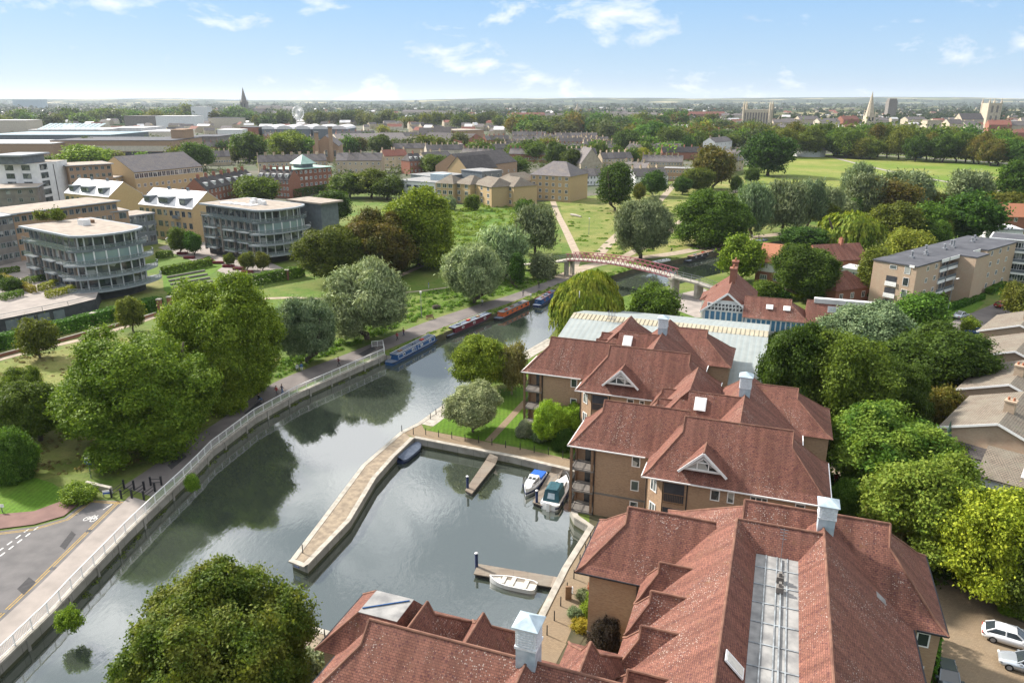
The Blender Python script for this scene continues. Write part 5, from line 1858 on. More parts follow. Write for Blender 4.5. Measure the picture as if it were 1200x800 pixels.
# podium terrace before the nearest round block
pod = [at(-90,396,2.8), at(0,374,2.8), at(50,364,2.8), at(80,358,2.8), at(112,350,2.8), at(120,330,2.8), at(40,300,2.8), at(-90,320,2.8)]
mb = MB((*pod[1], 0))
mb.prism(pod, 0,2.78,0,1)
t = thing('terrace', 'raised paved terrace with dark garage wall before the round block', 'terrace', (*pod[1], 0))
mb.build('terrace_deck', ['dark_panel', 'footway'], t)
mb = MB((*pod[1], 0))
for a, b_ in zip(pod[:4], pod[1:5]):
 mb.bar((*a, 3.75),(*b_, 3.75),.09)
 mb.bar((*a, 3.3),(*b_, 3.3),.05)
 mb.bar((*a, 2.8),(*a, 3.75),.07)
mb.build('rail', ['metal_grey'], t)
for k in range(4):
 facing = Vector((pod[1][0], pod[1][1]))
 d = Vector((pod[3][0] - pod[1][0], pod[3][1] - pod[1][1]))
 L_ = d.length
 d.normalize()
 n = Vector((d.y, -d.x))
 facing_board(facing, d, n, .8 + k * L_ / 4.3,.2 + (k + 1) * L_ / 4.4,.2,2.2, 'garage_door', 'grey_panel', t, .05,(*pod[1], 0))
hz = 2.8
for i, (a, b_, m_) in enumerate((((2,327),(40,343), 'leaf_hedge_gold'),((28,333),(52,328), 'leaf_hedge'),((48,341),(66,334), 'leaf_hedge_gold'),((55,349),(88,341), 'leaf_hedge_gold'),((3,352),(26,346), 'leaf_hedge'),((0,322),(22,318), 'leaf_hedge'))):
 hedge('hedge', ['long golden clipped hedge slanting across the terrace', 'short green clipped hedge by the block wall on the terrace', 'short golden clipped hedge in the middle of the terrace', 'golden clipped hedge nearest the round balconies', 'low green clipped hedge at the terrace front', 'green clipped hedge at the back of the terrace'][i], [at(*a, hz), at(*b_, hz)], 1.4,1.4, m_, z=hz, leaf=.3)
plant('clipped_bush', 'dark clipped ball bush on the terrace by the left edge', 0,0,5,3.6, 'leaf_dark', 'shrub', 'mid', cat='shrub', xy=at(15,341,2.8), z=2.8)
plant('clipped_bush', 'smaller dark ball bush at the far left of the terrace', 0,0,4,3.0, 'leaf_dark', 'shrub', 'mid', cat='shrub', xy=at(-3,336,2.8), z=2.8)
for i, (px_, w_) in enumerate(((47,2.4),(66,2.8),(72,2.0),(53,1.8))):
 q = at(px_, 258,16.2)
 plant('potted_shrub', ['small pale shrub at the left of the roof garden', 'round pale shrub in the roof garden', 'small pale shrub right of the round one in the roof garden', 'low pale shrub on the round block roof edge'][i], 0,0, w_, w_ * 1.2, 'leaf_olive', 'shrub', 'far', cat='shrub', xy=q, z=16.2)
# hedges and low walls along the meadow
hp = px((-60,432),(0,409),(60,394),(110,381),(150,371),(188,361))
hedge('hedge', 'long dark green clipped hedge between meadow and round apartment block', smooth_line(hp, 2),2.6,2.7, leaf=.42, dens=34)
hedge('hedge', 'clipped hedge continuing right of the brick gate piers', px((203,356),(222,349),(238,340)),2.4,2.4, leaf=.42, dens=34)
hedge('hedge', 'clipped hedge in front of the second round block', px((290,336),(320,330),(355,324)),2.4,2.8, leaf=.42, dens=34)
hedge('hedge', 'straight hedge on the lawn right of the round block', px((192,322),(246,311)),2.2,2.0, leaf=.42, dens=34)
hedge('hedge', 'short hedge at the balcony ring side of the lawn', px((186,303),(200,300)),2.2,1.8, leaf=.42, dens=30)
hedge('hedge', 'dark hedge before the copper-roofed brick building', px((345,232),(392,224)),3.5,4.0, 'leaf_dark', leaf=.7, dens=6)
t = thing('garden_wall', 'low pale wall below the long clipped hedge', 'garden wall', (*at(60,403),0))
off = (*at(60,403),0)
mb = MB(off)
L, Rr = ribbon(smooth_line(px((-60,446),(0,418),(60,403),(110,389),(150,379),(182,369)),2),0,.3)
for i_ in range(len(L) - 1):
 mb.prism([L[i_], L[i_ + 1], Rr[i_ + 1], Rr[i_]], 0,.55)
mb.build('wall_run', ['red_brick'], t)
mb = MB(off)
for i_ in range(len(L) - 1):
 mb.prism([L[i_], L[i_ + 1], Rr[i_ + 1], Rr[i_]], .55,.68)
mb.build('coping', ['coping'], t)
for i, (a, b_) in enumerate(((111,381),(188,364),(200,361),(337,328),(285,343))):
 x, y = at(a, b_)
 t = thing('gate_pier', ['brick pier standing before the long hedge', 'left brick pier of the garden gateway', 'right brick pier of the garden gateway', 'brick pier before the second round block hedge', 'brick pier at the left end of that same hedge'][i], 'pier', (x, y, 0))
 local_box(t, 'shaft', 'red_brick', -.45,.45,-.45,.45,0,2.6)
 local_box(t, 'cap', 'coping', -.55,.55,-.55,.55,2.6,2.85)
sheet('lawn', [px((190,318),(245,300),(262,312),(205,350),(192,340))], 'mown_lawn', 0.03)
for k in range(5):
 a, b_ = at(196 + k * 2,326 + k * 4.2), at(240 + k * 3,318 + k * 4.2)
 mb = MB((*a, 0))
 d = Vector((b_[0] - a[0], b_[1] - a[1])).normalized()
 n = Vector((-d.y, d.x)) * .25
 mb.prism([(a[0] - n.x, a[1] - n.y),(b_[0] - n.x, b_[1] - n.y),(b_[0] + n.x, b_[1] + n.y),(a[0] + n.x, a[1] + n.y)], 0,.5)
 tag(mb.build('lawn_step', ['dark_stone'], None, loc=(*a, 0)), 'thin stone edging step on the terraced lawn by the round block', 'step', 'edging steps on the terraced lawn')
sheet('courtyard', [px((185,290),(240,275),(300,300),(340,318),(290,333),(250,315))], 'footway', 0.024)
for i, (a, b_) in enumerate(((214,298),(222,303),(243,306),(256,309),(268,313),(280,316),(290,320))):
 x, y = at(a, b_)
 o = MB()
 o.box(-1.6,1.6,-.6,.6,0,.7)
 tag(o.build('planter', ['maroon'], None, loc=(x, y, 0)), 'dark red planter box in the courtyard of the round blocks', 'planter', 'planter boxes in the courtyard')
for i, (a, b_, c, d) in enumerate(((201,222,264,297),(219,237,271,299),(264,275,296,312),(282,298,294,317),(300,316,295,317))):
 tree_px('courtyard_tree', ['left tree of the leafy pair in the courtyard', 'right tree of the leafy pair in the courtyard', 'thin young tree by the straight front of the second block', 'small bushy tree before the second round block', 'small bushy tree below the second block balconies'][i], a, b_, c, d, 'leaf_green' if i < 2 else 'leaf_olive', 'broad', 'mid')
# ------------------------------------------------------------------ houses
HM = {}
def house(label, x, y, rz, w, d, he, hr, roof='slate', wall='gault_brick', group=None, chim=(0.0,), hip=0.0, rows=2, cols=2, name='terraced_house', cat='house', dormer=0, over=.25, gable_front=False, win=(1.1,1.5), roofwin=0):
 key = (round(w, 1), round(d, 1), round(he, 1), round(hr, 1), roof, wall, hip, tuple(chim), gable_front)
 if key not in HM:
  a, b_ = -w / 2, w / 2
  wm = MB()
  if gable_front:
   wm.prism([(a, 0),(b_, 0),(b_, d),(a, d)], 0, he)
   for yy in (0, d):
    f = [(a, yy, he),(b_, yy, he),(0, yy, hr)]
    wm.face(f if yy == 0 else f[::-1])
  else:
   wm.prism([(a, 0),(b_, 0),(b_, d),(a, d)], 0, he)
   if not hip:
    for xx in (a, b_):
     f = [(xx, 0, he),(xx, d, he),(xx, d / 2, hr)]
     wm.face(f if xx > 0 else f[::-1])
  rm = MB()
  if gable_front:
   k = (hr - he) / (w / 2)
   for sg in (-1,1):
    e = sg * (w / 2 + over)
    f = [(0,-over, hr + .05),(e, -over, he - over * k + .05),(e, d + over, he - over * k + .05),(0, d + over, hr + .05)]
    f = f if sg < 0 else f[::-1]
    rm.face(f)
    rm.face([(p[0], p[1], p[2] - .18) for p in f[::-1]])
    for yy in (-over, d + over):
     g = [(0, yy, hr + .05),(e, yy, he - over * k + .05),(e, yy, he - over * k - .13),(0, yy, hr - .13)]
     rm.face(g)
  elif hip:
   e = over
   za = he - .05
   A, B, C_, D_ = (a - e, -e, za),(b_ + e, -e, za),(b_ + e, d + e, za),(a - e, d + e, za)
   r0, r1 = (a + hip, d / 2, hr),(b_ - hip, d / 2, hr)
   rm.face([A, B, r1, r0])
   rm.face([C_, D_, r0, r1])
   rm.face([B, C_, r1])
   rm.face([D_, A, r0])
   rm.face([A, D_, C_, B])
  else:
   k = (hr - he) / (d / 2)
   for sg in (0,1):
    yy = -over if sg == 0 else d + over
    f = [(a, yy, he - over * k + .05),(b_, yy, he - over * k + .05),(b_, d / 2, hr + .05),(a, d / 2, hr + .05)]
    f = f if sg == 0 else f[::-1]
    rm.face(f)
    rm.face([(p[0], p[1], p[2] - .2) for p in f[::-1]])
    for xx in (a, b_):
     rm.face([(xx, yy, he - over * k + .05),(xx, d / 2, hr + .05),(xx, d / 2, hr - .15),(xx, yy, he - over * k - .15)])
  cms = []
  for c in chim:
   cm_ = MB()
   cx_ = a + (c + .5) * w
   cm_.box(cx_ - .35, cx_ + .35, d / 2 - .65, d / 2 + .65, hr - 1.2, hr + 1.3,0)
   cm_.box(cx_ - .43, cx_ + .43, d / 2 - .73, d / 2 + .73, hr + 1.3, hr + 1.45,0)
   for yy in (-.35,0,.35):
    cm_.cyl(cx_, d / 2 + yy, hr + 1.45, hr + 1.85,.12,.1,6,1)
   cms.append(cm_.mesh('chimney', [wall if wall not in ('white_render', 'cream_render') else 'gault_brick', 'terracotta']))
  HM[key] = (wm.mesh('walls', [wall]), rm.mesh('roof', [roof]), cms)
 wme, rme, cms = HM[key]
 root = thing(name, label, cat, (x, y, 0), rz, group)
 for nm, me in [('walls', wme),('roof', rme)]:
  o = bpy.data.objects.new(nm, me)
  COL.objects.link(o)
  adopt(o, root)
 rf = o
 for c in cms:
  q = bpy.data.objects.new('chimney', c)
  COL.objects.link(q)
  adopt(q, rf)
 for r_ in range(rows):
  z = (r_ + .32) * he / max(rows, 1)
  for c in range(cols):
   window(root, -w / 2 + w * (c + .5) / cols, -.001, z, win[0], win[1], bars=1, t=.1)
 for k in range(dormer):
  xx = -w / 2 + w * (k + .5) / dormer
  mb = MB()
  zb = he + (hr - he) * .25
  mb.box(xx - .75, xx + .75, d * .10, d * .35, zb - .4, zb + 1.35,0)
  mb.box(xx - .85, xx + .85, d * .10 - .12, d * .36, zb + 1.35, zb + 1.5,0)
  dd_ = mb.build('dormer', ['white_render'], rf)
  window(dd_, xx, d * .10 - .001, zb - .05,1.1,1.2, bars=1, t=.1)
 return root
def row(label, e0, e1, n, d, he, hr, group, back=False, **kw):
 a, b_ = Vector(at(*e0, he)), Vector(at(*e1, he))
 L_ = (b_ - a).length
 rz = math.atan2(b_.y - a.y, b_.x - a.x)
 for i in range(n):
  q = a + (b_ - a) * ((i + .5) / n)
  house(label, q.x, q.y, rz, L_ / n - .02, d, he, hr, group=group, **kw)
# tan terraces with white metal roofs (single long buildings with dormers)
def metal_terrace(label, e0, e1, he, hr, d, nb):
 a, b_ = Vector(at(*e0, he)), Vector(at(*e1, he))
 q = (a + b_) / 2
 L_ = (b_ - a).length
 rz = math.atan2(b_.y - a.y, b_.x - a.x)
 r_ = house(label, q.x, q.y, rz, L_, d, he, hr, roof='white_metal_roof', wall='yellow_brick', chim=(), rows=0, cols=0, name='apartment_terrace', cat='apartments', over=.1)
 for k in range(3):
  for j in range(nb):
   window(r_, -L_ / 2 + L_ * (j + .5) / nb, -.001,.8 + k * he / 3,1.6 if j % 3 else 2.2,1.9, bars=1, frame='grey_panel', t=.1)
 for x in (-L_ * .36,-L_ * .05, L_ * .3):
  mb = MB()
  w_ = 1.6 if abs(x) > 3 else 2.6
  zb = he + (hr - he) * .18
  mb.box(x - w_, x + w_, d * .06, d * .42, zb, zb + 1.9)
  mb.box(x - w_ - .2, x + w_ + .2, d * .06 - .25, d * .45, zb + 1.9, zb + 2.1)
  dm = mb.build('dormer', ['grey_panel'], r_)
  window(dm, x, d * .06 - .001, zb + .35, w_ * 1.7,1.3, bars=3, frame='grey_panel', t=.08)
 for x in (-L_ * .2, L_ * .15):
  local_box(r_, 'roof_vent', 'grey_panel', x - .3, x + .3, d * .47, d * .53, hr - .2, hr + .9)
 for x in (-L_ * .25, L_ * .22):
  for k in (1,2):
   mb = MB()
   mb.box(x - 1.4, x + 1.4,-1.2,-.02, k * he / 3 + .2, k * he / 3 + .35)
   mb.box(x - 1.4, x + 1.4,-1.2,-1.12, k * he / 3 + .35, k * he / 3 + 1.4)
   mb.build('balcony', ['grey_panel'], r_)
 return r_
metal_terrace('white metal-roofed tan terrace left of its twin, beside the white tower', (75,226),(127,231),11.5,16.5,14,8)
metal_terrace('white metal-roofed tan terrace right of its twin, before the second round block', (162,239),(225,245),11.5,16.5,14,9)
a = Vector(at(157,202,13)); b_ = Vector(at(237,194.5,13)); q = (a + b_) / 2
r_ = house('tan brick block with a big dark pitched roof and glazed gable end', q.x, q.y, math.atan2(b_.y - a.y, b_.x - a.x),(b_ - a).length, 26,13,20, 'slate', 'yellow_brick', chim=(), rows=0, cols=0, name='office_block', cat='offices')
L_ = (b_ - a).length
for k, (n_, hh) in enumerate(((10,1.6),(12,1.6),(16,2.4))):
 for j in range(n_):
  window(r_, -L_ / 2 + L_ * (j + .5) / n_, -.001,1.5 + k * 4.2,1.5 if k < 2 else L_ / n_ * .92, hh, bars=1, t=.12)
flat_block('brick_block', 'tan wing left of the dark pitched roof, white framed glazing on top', (134,208),(155,203.5),11,14, 'yellow_brick', storeys=3, bays=4, cat='offices', frame='white_paint')
# streets of terraced houses, nearest first
row('dark-roofed brown brick terraced house with white dormers above the tan terrace', (241,222),(300,209.5),7,10,9,13.5, 'dormered terrace left of the copper roof', roof='dark_tile', wall='red_brick', dormer=1, rows=3)
row('dark-roofed brown brick terraced house with white dormers beside the copper roof', (300,209.5),(338,211),5,10,9,13.5, 'dormered terrace beside the copper roof', roof='dark_tile', wall='red_brick', dormer=1, rows=3)
r_ = flat_block('brick_block', 'brick building with pale green copper roof', (338,199),(388,195),13,16, 'red_brick', roof='green_copper', edge='green_copper', storeys=4, bays=9, over=.8, cat='flats', frame='white_paint')
mb = MB()
mb.prism([(10,3),(17,3),(17,10),(10,10)], 0,15)
tw_ = mb.build('stair_tower', ['grey_panel'], r_)
mb = MB()
c4 = [(8.6,1.6),(18.4,1.6),(18.4,11.4),(8.6,11.4)]
for i_ in range(4):
 mb.face([(*c4[i_], 15),(*c4[(i_ + 1) % 4], 15),(13.5,6.5,19.5)])
mb.build('tower_roof', ['green_copper'], tw_)
row('old gault brick house in the long many-chimneyed row left of the brown hall', (302,190),(383,188),8,11,8,12, 'many-chimneyed row left of the brown hall', chim=(-.45,.4), rows=2)
row('big old gault brick house with tall chimneys right of the brown hall', (393,188),(447,188),4,12,8.5,13, 'big old houses right of the brown hall', chim=(-.4,), hip=0)
row('red-roofed old house in the pair amid slate roofs', (450,183),(478,182),2,11,8.5,12.5, 'red-roofed pair amid slate roofs', roof='red_tile_far', chim=(-.4,.4))
row('dark mansard house right of the red-roofed pair', (480,189),(498,188),1,11,8.5,13, None, roof='dark_tile', wall='red_brick', dormer=3, hip=2.0, rows=2, cols=4)
row('slate-roofed old house above the white modern block', (498,186),(530,184),3,10,8,12, 'slate houses above the white modern block', chim=(-.4,))
# brown hall with towers
a = at(376,184,0)
q = at(382,176,9)
house('brown brick hall with steep gable between two tall chimneys', q[0], q[1], R(8),20,40,12,20, 'slate', 'brown_brick', chim=(), rows=1, cols=3, gable_front=True, name='brick_hall', cat='hall', win=(2.0,5.0))
for i, px_ in enumerate((373,389.5)):
 y_ = q[1] - 3
 x_ = (px_ - 600) / FPX * (y_ * CP + CAMH * SP)
 t = thing('chimney_tower', ['left tall brick chimney of the brown hall', 'right tall brick chimney of the brown hall'][i], 'chimney', (x_, y_, 0))
 local_box(t, 'shaft', 'brown_brick', -1.3,1.3,-1.3,1.3,0, [22,26][i])
 local_box(t, 'cap', 'dark_stone', -1.7,1.7,-1.7,1.7, [22,26][i], [23,27][i])
row('long low hall with a plain grey roof behind the brown hall', (398,167),(480,165),1,45,8,15, None, roof='slate', wall='cream_render', chim=(), rows=1, cols=10, name='factory_hall', cat='hall')
row('brown-walled dark-roofed hall left of its flat-topped neighbour', (492,163),(547,165),1,30,9,15, None, roof='dark_tile', wall='red_brick', chim=(), rows=2, cols=10, name='brick_hall', cat='hall')
row('dark twin-roofed building just left of the same hall', (490,158),(528,158),1,26,11,18, None, roof='dark_tile', wall='yellow_brick', chim=(), rows=0, cols=0, name='brick_hall', cat='hall')
flat_block('brick_block', 'plain flat brown brick block under the white-topped lantern', (533,153),(567,152),15,40, 'brown_brick', storeys=3, bays=0, cat='hall', both=False)
row('tan gabled house end below the long dark roofs', (525,197),(548,199),1,24,9,16, None, roof='dark_tile', wall='yellow_brick', chim=(), rows=1, cols=3, gable_front=True, name='gabled_hall', cat='hall')
row('long dark slate-roofed hall before the yellow flats', (548,196),(606,189),1,24,9,16, None, roof='dark_tile', wall='brown_brick', chim=(), rows=1, cols=8, name='long_hall', cat='hall')
# white modern block and yellow flats
r_ = flat_block('school_block', 'white modern block with pale grey flat roofs, left of the yellow flats', (466,211),(510,214),9,22, 'white_render', roof='lead', storeys=2, bays=5, cat='school', win_w=3.0)
local_box(r_, 'upper_box', 'lead_blue', 14,22,8,15,9,12)
flat_block('school_block', 'dark-fronted low extension right of the white modern block', (508,207),(545,204),9.5,20, 'grey_panel', roof='lead', storeys=2, bays=4, cat='school', win_w=2.6)
flat_block('school_block', 'grey box building with pale roof behind the yellow flats', (565,201),(588,199),12,16, 'grey_panel', roof='lead', storeys=3, bays=3, cat='school')
for i, (a, b_, w_) in enumerate((((511,214.5),(531,215.5),3),((533,214.5),(551,216.5),2),((553,215),(576,219.5),3),((577,215),(602,219),3),((602,213.5),(632,210),4))):
 row(['leftmost yellow brick flats unit with grey hipped roof', 'second yellow flats unit from the left, white bay windows', 'third yellow flats unit, teal balcony panel', 'fourth yellow flats unit, next to the corner', 'corner yellow flats unit angled towards the meadow'][i], a, b_, 1,13,9,12.5, 'yellow brick flats facing the meadow', roof='grey_tile', wall='yellow_brick', chim=(), hip=4.0, rows=3, cols=w_, name='yellow_flats', cat='flats', over=.5, win=(2.1,1.9))
row('taller yellow brick flats with dark hipped roof at the end of the group', (622,204.5),(668,207),1,20,12,18, None, roof='slate', wall='yellow_brick', chim=(), hip=7.0, rows=4, cols=6, name='yellow_flats', cat='flats', over=.5, win=(1.5,1.6))
row('small white gabled house in the close behind the dark meadow tree', (669,206.5),(706,205.5),5,9,5.5,9, 'white houses left of the dark meadow tree', roof='slate', wall='white_render', chim=(), rows=2, cols=2)
row('white gabled house right of the dark conical tree', (745,207),(783,205),4,9,5.5,9.5, 'white houses right of the dark conical tree', roof='slate', wall='white_render', chim=(-.4,), rows=2)
a = at(693,195,3)
house('pale steep-roofed chapel-like house with big slate slope', a[0], a[1], R(10),15,22,5,15, 'slate', 'stone', chim=(), rows=1, cols=2, gable_front=True, name='chapel', cat='chapel')
row('flat-roofed brown modern terraced house by the meadow corner', (778,197),(814,198),5,10,7.5,8.0, 'modern flat brown row by the meadow corner', roof='lead', wall='brown_brick', chim=(), rows=2)
row('slate house in the short street left of the meadow corner', (728,197),(756,199),4,9,6.5,10.5, 'short slate street left of the meadow corner', chim=(-.4,))
row('slate house in the row above the meadow corner', (752,189),(800,190),7,9,6.5,10.5, 'slate row above the meadow corner', chim=(-.4,))
row('slate house in the row above the chapel-like house', (706,186),(742,185),5,9,6.5,10.5, 'slate row right of the chapel-like house', chim=(-.4,))
row('cream terraced house at the common corner, left of the big tree', (846,180),(876,181),4,10,8,11, 'cream terrace at the common corner', wall='cream_render', chim=(-.45,), rows=3)
row('brown brick house behind the cream terrace at the common corner', (846,193),(872,187),3,9,7,10.5, 'brown houses below the cream terrace', wall='gault_brick', chim=(-.45,))
a = at(830,175)
house('pink rendered house among the trees left of the common', a[0], a[1], R(10),13,10,8,11.5, 'slate', 'pink_render', chim=(-.4,), rows=2, cols=3)
row('white house right of the pink one among the trees', (838,167),(858,165),2,12,9,13, 'white houses beside the pink one', wall='white_render', chim=(-.4,), rows=2)
row('red brick gabled house with a white arched window at left edge', (-4,204),(21,203),1,24,9,15, None, roof='dark_tile', wall='red_brick', chim=(), rows=1, cols=3, gable_front=True, name='gabled_house', win=(2.2,2.2))
# the far terraces: whole streets seen as ranks of chimneys
far_rows = [
 ((598,171),(632,172),7),((640,173),(684,174),9),((686,171),(724,170),8),((600,164),(650,164.5),9),((655,166.5),(705,166),9),
 ((596,180),(640,181),8),((655,181),(700,180),8),((600,158.5),(640,158.5),7),((650,160),(700,160),8),((395,158),(440,157),6),((445,159.5),(490,159),6),
 ((560,175),(600,174),7),((540,180),(575,181),6),((570,164),(598,163),5),((500,176),(545,175),7),
 ((270,178),(300,177),5),((240,184),(270,183),5),((240,172),(290,171),7),((700,174.5),(722,174.5),4),((340,165),(372,164),5),
]
for i, (a, b_, n) in enumerate(far_rows):
 mid = (a[0] + b_[0]) / 2
 where = 'left of the brown hall' if mid < 380 else 'behind the brown hall' if mid < 500 else 'above the long dark hall' if mid < 596 else 'beyond the yellow flats' if mid < 660 else 'below the dark tree belt'
 dep = 'in the farthest visible street' if a[1] < 165 else 'in a middle street' if a[1] < 175 else 'in a nearer street'
 row('small slate-roofed terraced house %s %s' % (dep, where), a, b_, n, 9,6.5,10.5, 'slate terraces %s %s' % (dep, where), chim=(-.42,), rows=1 if a[1] > 172 else 0, cols=2, roof='slate', wall=['gault_brick', 'red_brick', 'cream_render', 'gault_brick'][i % 4])
# ------------------------------------------------------------------ shopping centre, churches and other big things far off
def px_box(name, label, x0, x1, ytop, ybase, depth, wall, roof, cat, h=None, **kw):
 X, Y = at((x0 + x1) / 2, ybase)
 hh = up_at(0, ytop, Y) if h is None else h
 sc = (Y * CP + (CAMH - hh * .5) * SP) / FPX
 w_ = (x1 - x0) * sc
 root = thing(name, label, cat, (X, Y, 0),0)
 local_box(root, 'walls', wall, -w_ / 2, w_ / 2,0, depth, 0, hh - .4)
 r_ = local_box(root, 'roof', roof, -w_ / 2 - .4, w_ / 2 + .4,-.4, depth + .4, hh - .4, hh)
 return root, w_, hh, Y
m1, w_, h_, Y_ = px_box('shopping_centre', 'long shopping centre with brown brick curved wall and dark arcade roof', 62,205,164.5,188,60, 'brown_brick', 'dark_felt', 'shops')
local_box(m1, 'arcade', 'cream_render', -w_ / 2 + 2, w_ / 2 - 2,-.25,-.02, h_ * .45, h_ * .72)
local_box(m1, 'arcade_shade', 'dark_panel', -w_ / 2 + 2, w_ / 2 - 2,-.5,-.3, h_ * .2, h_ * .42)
px_box('shopping_centre', 'plain brown brick shopping wing with white roof at left edge', -60,64,168,190,55, 'brown_brick', 'white_metal_roof', 'shops')
px_box('brick_tower', 'square brown brick tower at the end of the shopping arcade', 204,219,152,185,20, 'brown_brick', 'brown_brick', 'tower')
m2, w_, h_, Y_ = px_box('shopping_centre', 'teal glass-roofed part of the shopping centre', -20,132,158,176,80, 'grey_panel', 'teal_glass_roof', 'shops')
m3, w_, h_, Y_ = px_box('shopping_centre', 'white shopping hall with ribbed glass vault', 36,122,152,168,70, 'white_metal_roof', 'white_metal_roof', 'shops')
mb = MB()
for k in range(12):
 x0 = -w_ / 2 + 8 + k * (w_ - 16) / 12
 mb.face([(x0,2, h_ + .1),(x0 + (w_ - 16) / 12 * .8,2, h_ + .1),(x0 + (w_ - 16) / 12 * .8,30, h_ + 6),(x0,30, h_ + 6)])
mb.build('glass_vault', ['teal_glass_roof'], m3)
px_box('shopping_centre', 'white gabled sheds right of the ribbed glass vault', 126,168,150,166,60, 'white_metal_roof', 'white_metal_roof', 'shops')
px_box('shopping_centre', 'low white-topped roof with parked cars beside the brick tower', 166,204,154,170,60, 'cream_render', 'white_metal_roof', 'shops')
px_box('shopping_centre', 'dark low roof right of the square brick tower', 220,256,160,178,45, 'dark_stone', 'dark_felt', 'shops')
px_box('cinema_hall', 'grey drum-like hall behind the shopping centre', 147,175,136,150,50, 'dark_stone', 'slate', 'cinema')
px_box('office_block', 'white office block with teal glass stair', 184,229,136,152,40, 'white_render', 'white_metal_roof', 'offices')
px_box('office_block', 'tall white concrete block beside the teal glass office', 226,244,125,146,30, 'white_render', 'white_render', 'offices')
px_box('office_block', 'long cream office block at the left edge of the skyline', -30,33,141,156,40, 'cream_render', 'white_metal_roof', 'offices')
px_box('office_block', 'wide glassy office block high on the left skyline', 16,50,117,127,60, 'teal_glass_roof', 'grey_panel', 'offices')
px_box('apartment_block', 'cream flats behind the dark roofs left of the spire', 245,282,138,150,30, 'cream_render', 'dark_felt', 'flats')
px_box('office_block', 'white small tower block right of the shopping roofs', 256,283,152,166,25, 'white_render', 'white_render', 'offices')
px_box('hall', 'long dark-roofed brick hall left of the barrel roofs', 283,308,149,163,30, 'red_brick', 'dark_felt', 'hall')
for i in range(5):
 x0 = 304 + i * 21
 r_, w_, h_, Y_ = px_box('barrel_roof_hall', ['first barrel-roofed white hall from the left', 'second barrel-roofed white hall from the left', 'third barrel-roofed white hall, above the brown hall', 'fourth barrel-roofed white hall', 'last barrel-roofed white hall, farthest right'][i], x0, x0 + 19,151.5,163,60, 'grey_panel', 'grey_panel', 'hall')
 mb = MB()
 for k in range(6):
  a0, a1 = math.pi * k / 6, math.pi * (k + 1) / 6
  p0, p1 = (-w_ / 2 * math.cos(a0), h_ + w_ * .22 * math.sin(a0)),(-w_ / 2 * math.cos(a1), h_ + w_ * .22 * math.sin(a1))
  mb.face([(p0[0], 0, p0[1]),(p1[0], 0, p1[1]),(p1[0], 60, p1[1]),(p0[0], 60, p0[1])][::-1])
  mb.face([(p0[0], 0, p0[1]),(p0[0], 0, h_),(p1[0], 0, h_),(p1[0], 0, p1[1])])
 mb.build('barrel_roof', ['white_metal_roof'], r_)
def spire(label, px_, ytop, ymid, ybase, wpx, mat, tower_h_frac=None):
 X, Y = at(px_, ybase)
 top, mid = up_at(0, ytop, Y), up_at(0, ymid, Y)
 w_ = wpx * (Y * CP) / FPX
 t = thing('church', label, 'church', (X, Y, 0))
 a = w_ / 2
 tower = local_box(t, 'tower', mat, -a, a, -a, a, 0, mid)
 mb = MB()
 n = 8
 ring = [(a * 1.0 * math.cos(2 * math.pi * (k + .5) / n), a * 1.0 * math.sin(2 * math.pi * (k + .5) / n)) for k in range(n)]
 for k in range(n):
  mb.face([(*ring[k], mid),(*ring[(k + 1) % n], mid),(0,0, top)])
 mb.build('spire', [mat], t)
 for sx in (-1,1):
  for sy in (-1,1):
   mb = MB()
   c = [(sx * a * .9 - .7, sy * a * .9 - .7),(sx * a * .9 + .7, sy * a * .9 - .7),(sx * a * .9 + .7, sy * a * .9 + .7),(sx * a * .9 - .7, sy * a * .9 + .7)]
   for k in range(4):
    mb.face([(*c[k], mid),(*c[(k + 1) % 4], mid),(sx * a * .9, sy * a * .9, mid + (top - mid) * .28)])
   mb.build('pinnacle', [mat], tower)
 for k in (-1,1):
  local_box(tower, 'belfry_opening', 'dark_panel', k * a * .42 - a * .18, k * a * .42 + a * .18,-a - .15,-a - .02, mid * .72, mid * .92)
 house_mb = MB()
 house_mb.prism([(a, -a * 1.2),(a + w_ * 2.6,-a * 1.2),(a + w_ * 2.6, a * 1.2),(a, a * 1.2)], 0, mid * .35)
 house_mb.build('nave_walls', [mat], t)
 mb = MB()
 z0, z1 = mid * .35, mid * .62
 mb.face([(a, -a * 1.4, z0),(a + w_ * 2.7,-a * 1.4, z0),(a + w_ * 2.7,0, z1),(a, 0, z1)])
 mb.face([(a + w_ * 2.7, a * 1.4, z0),(a, a * 1.4, z0),(a, 0, z1),(a + w_ * 2.7,0, z1)])
 mb.face([(a + w_ * 2.7,-a * 1.4, z0),(a + w_ * 2.7, a * 1.4, z0),(a + w_ * 2.7,0, z1)])
 mb.build('nave_roof', ['slate'], t)
 return t
spire('pale stone church with slender spire right of the common', 1016,106.5,136,156,10, 'stone')
spire('grey church with a dark spire on the left skyline', 288,102,120,139,7.5, 'dark_stone')
spire('tiny pale spire right of centre on the skyline', 676,121,128,140,4, 'stone')
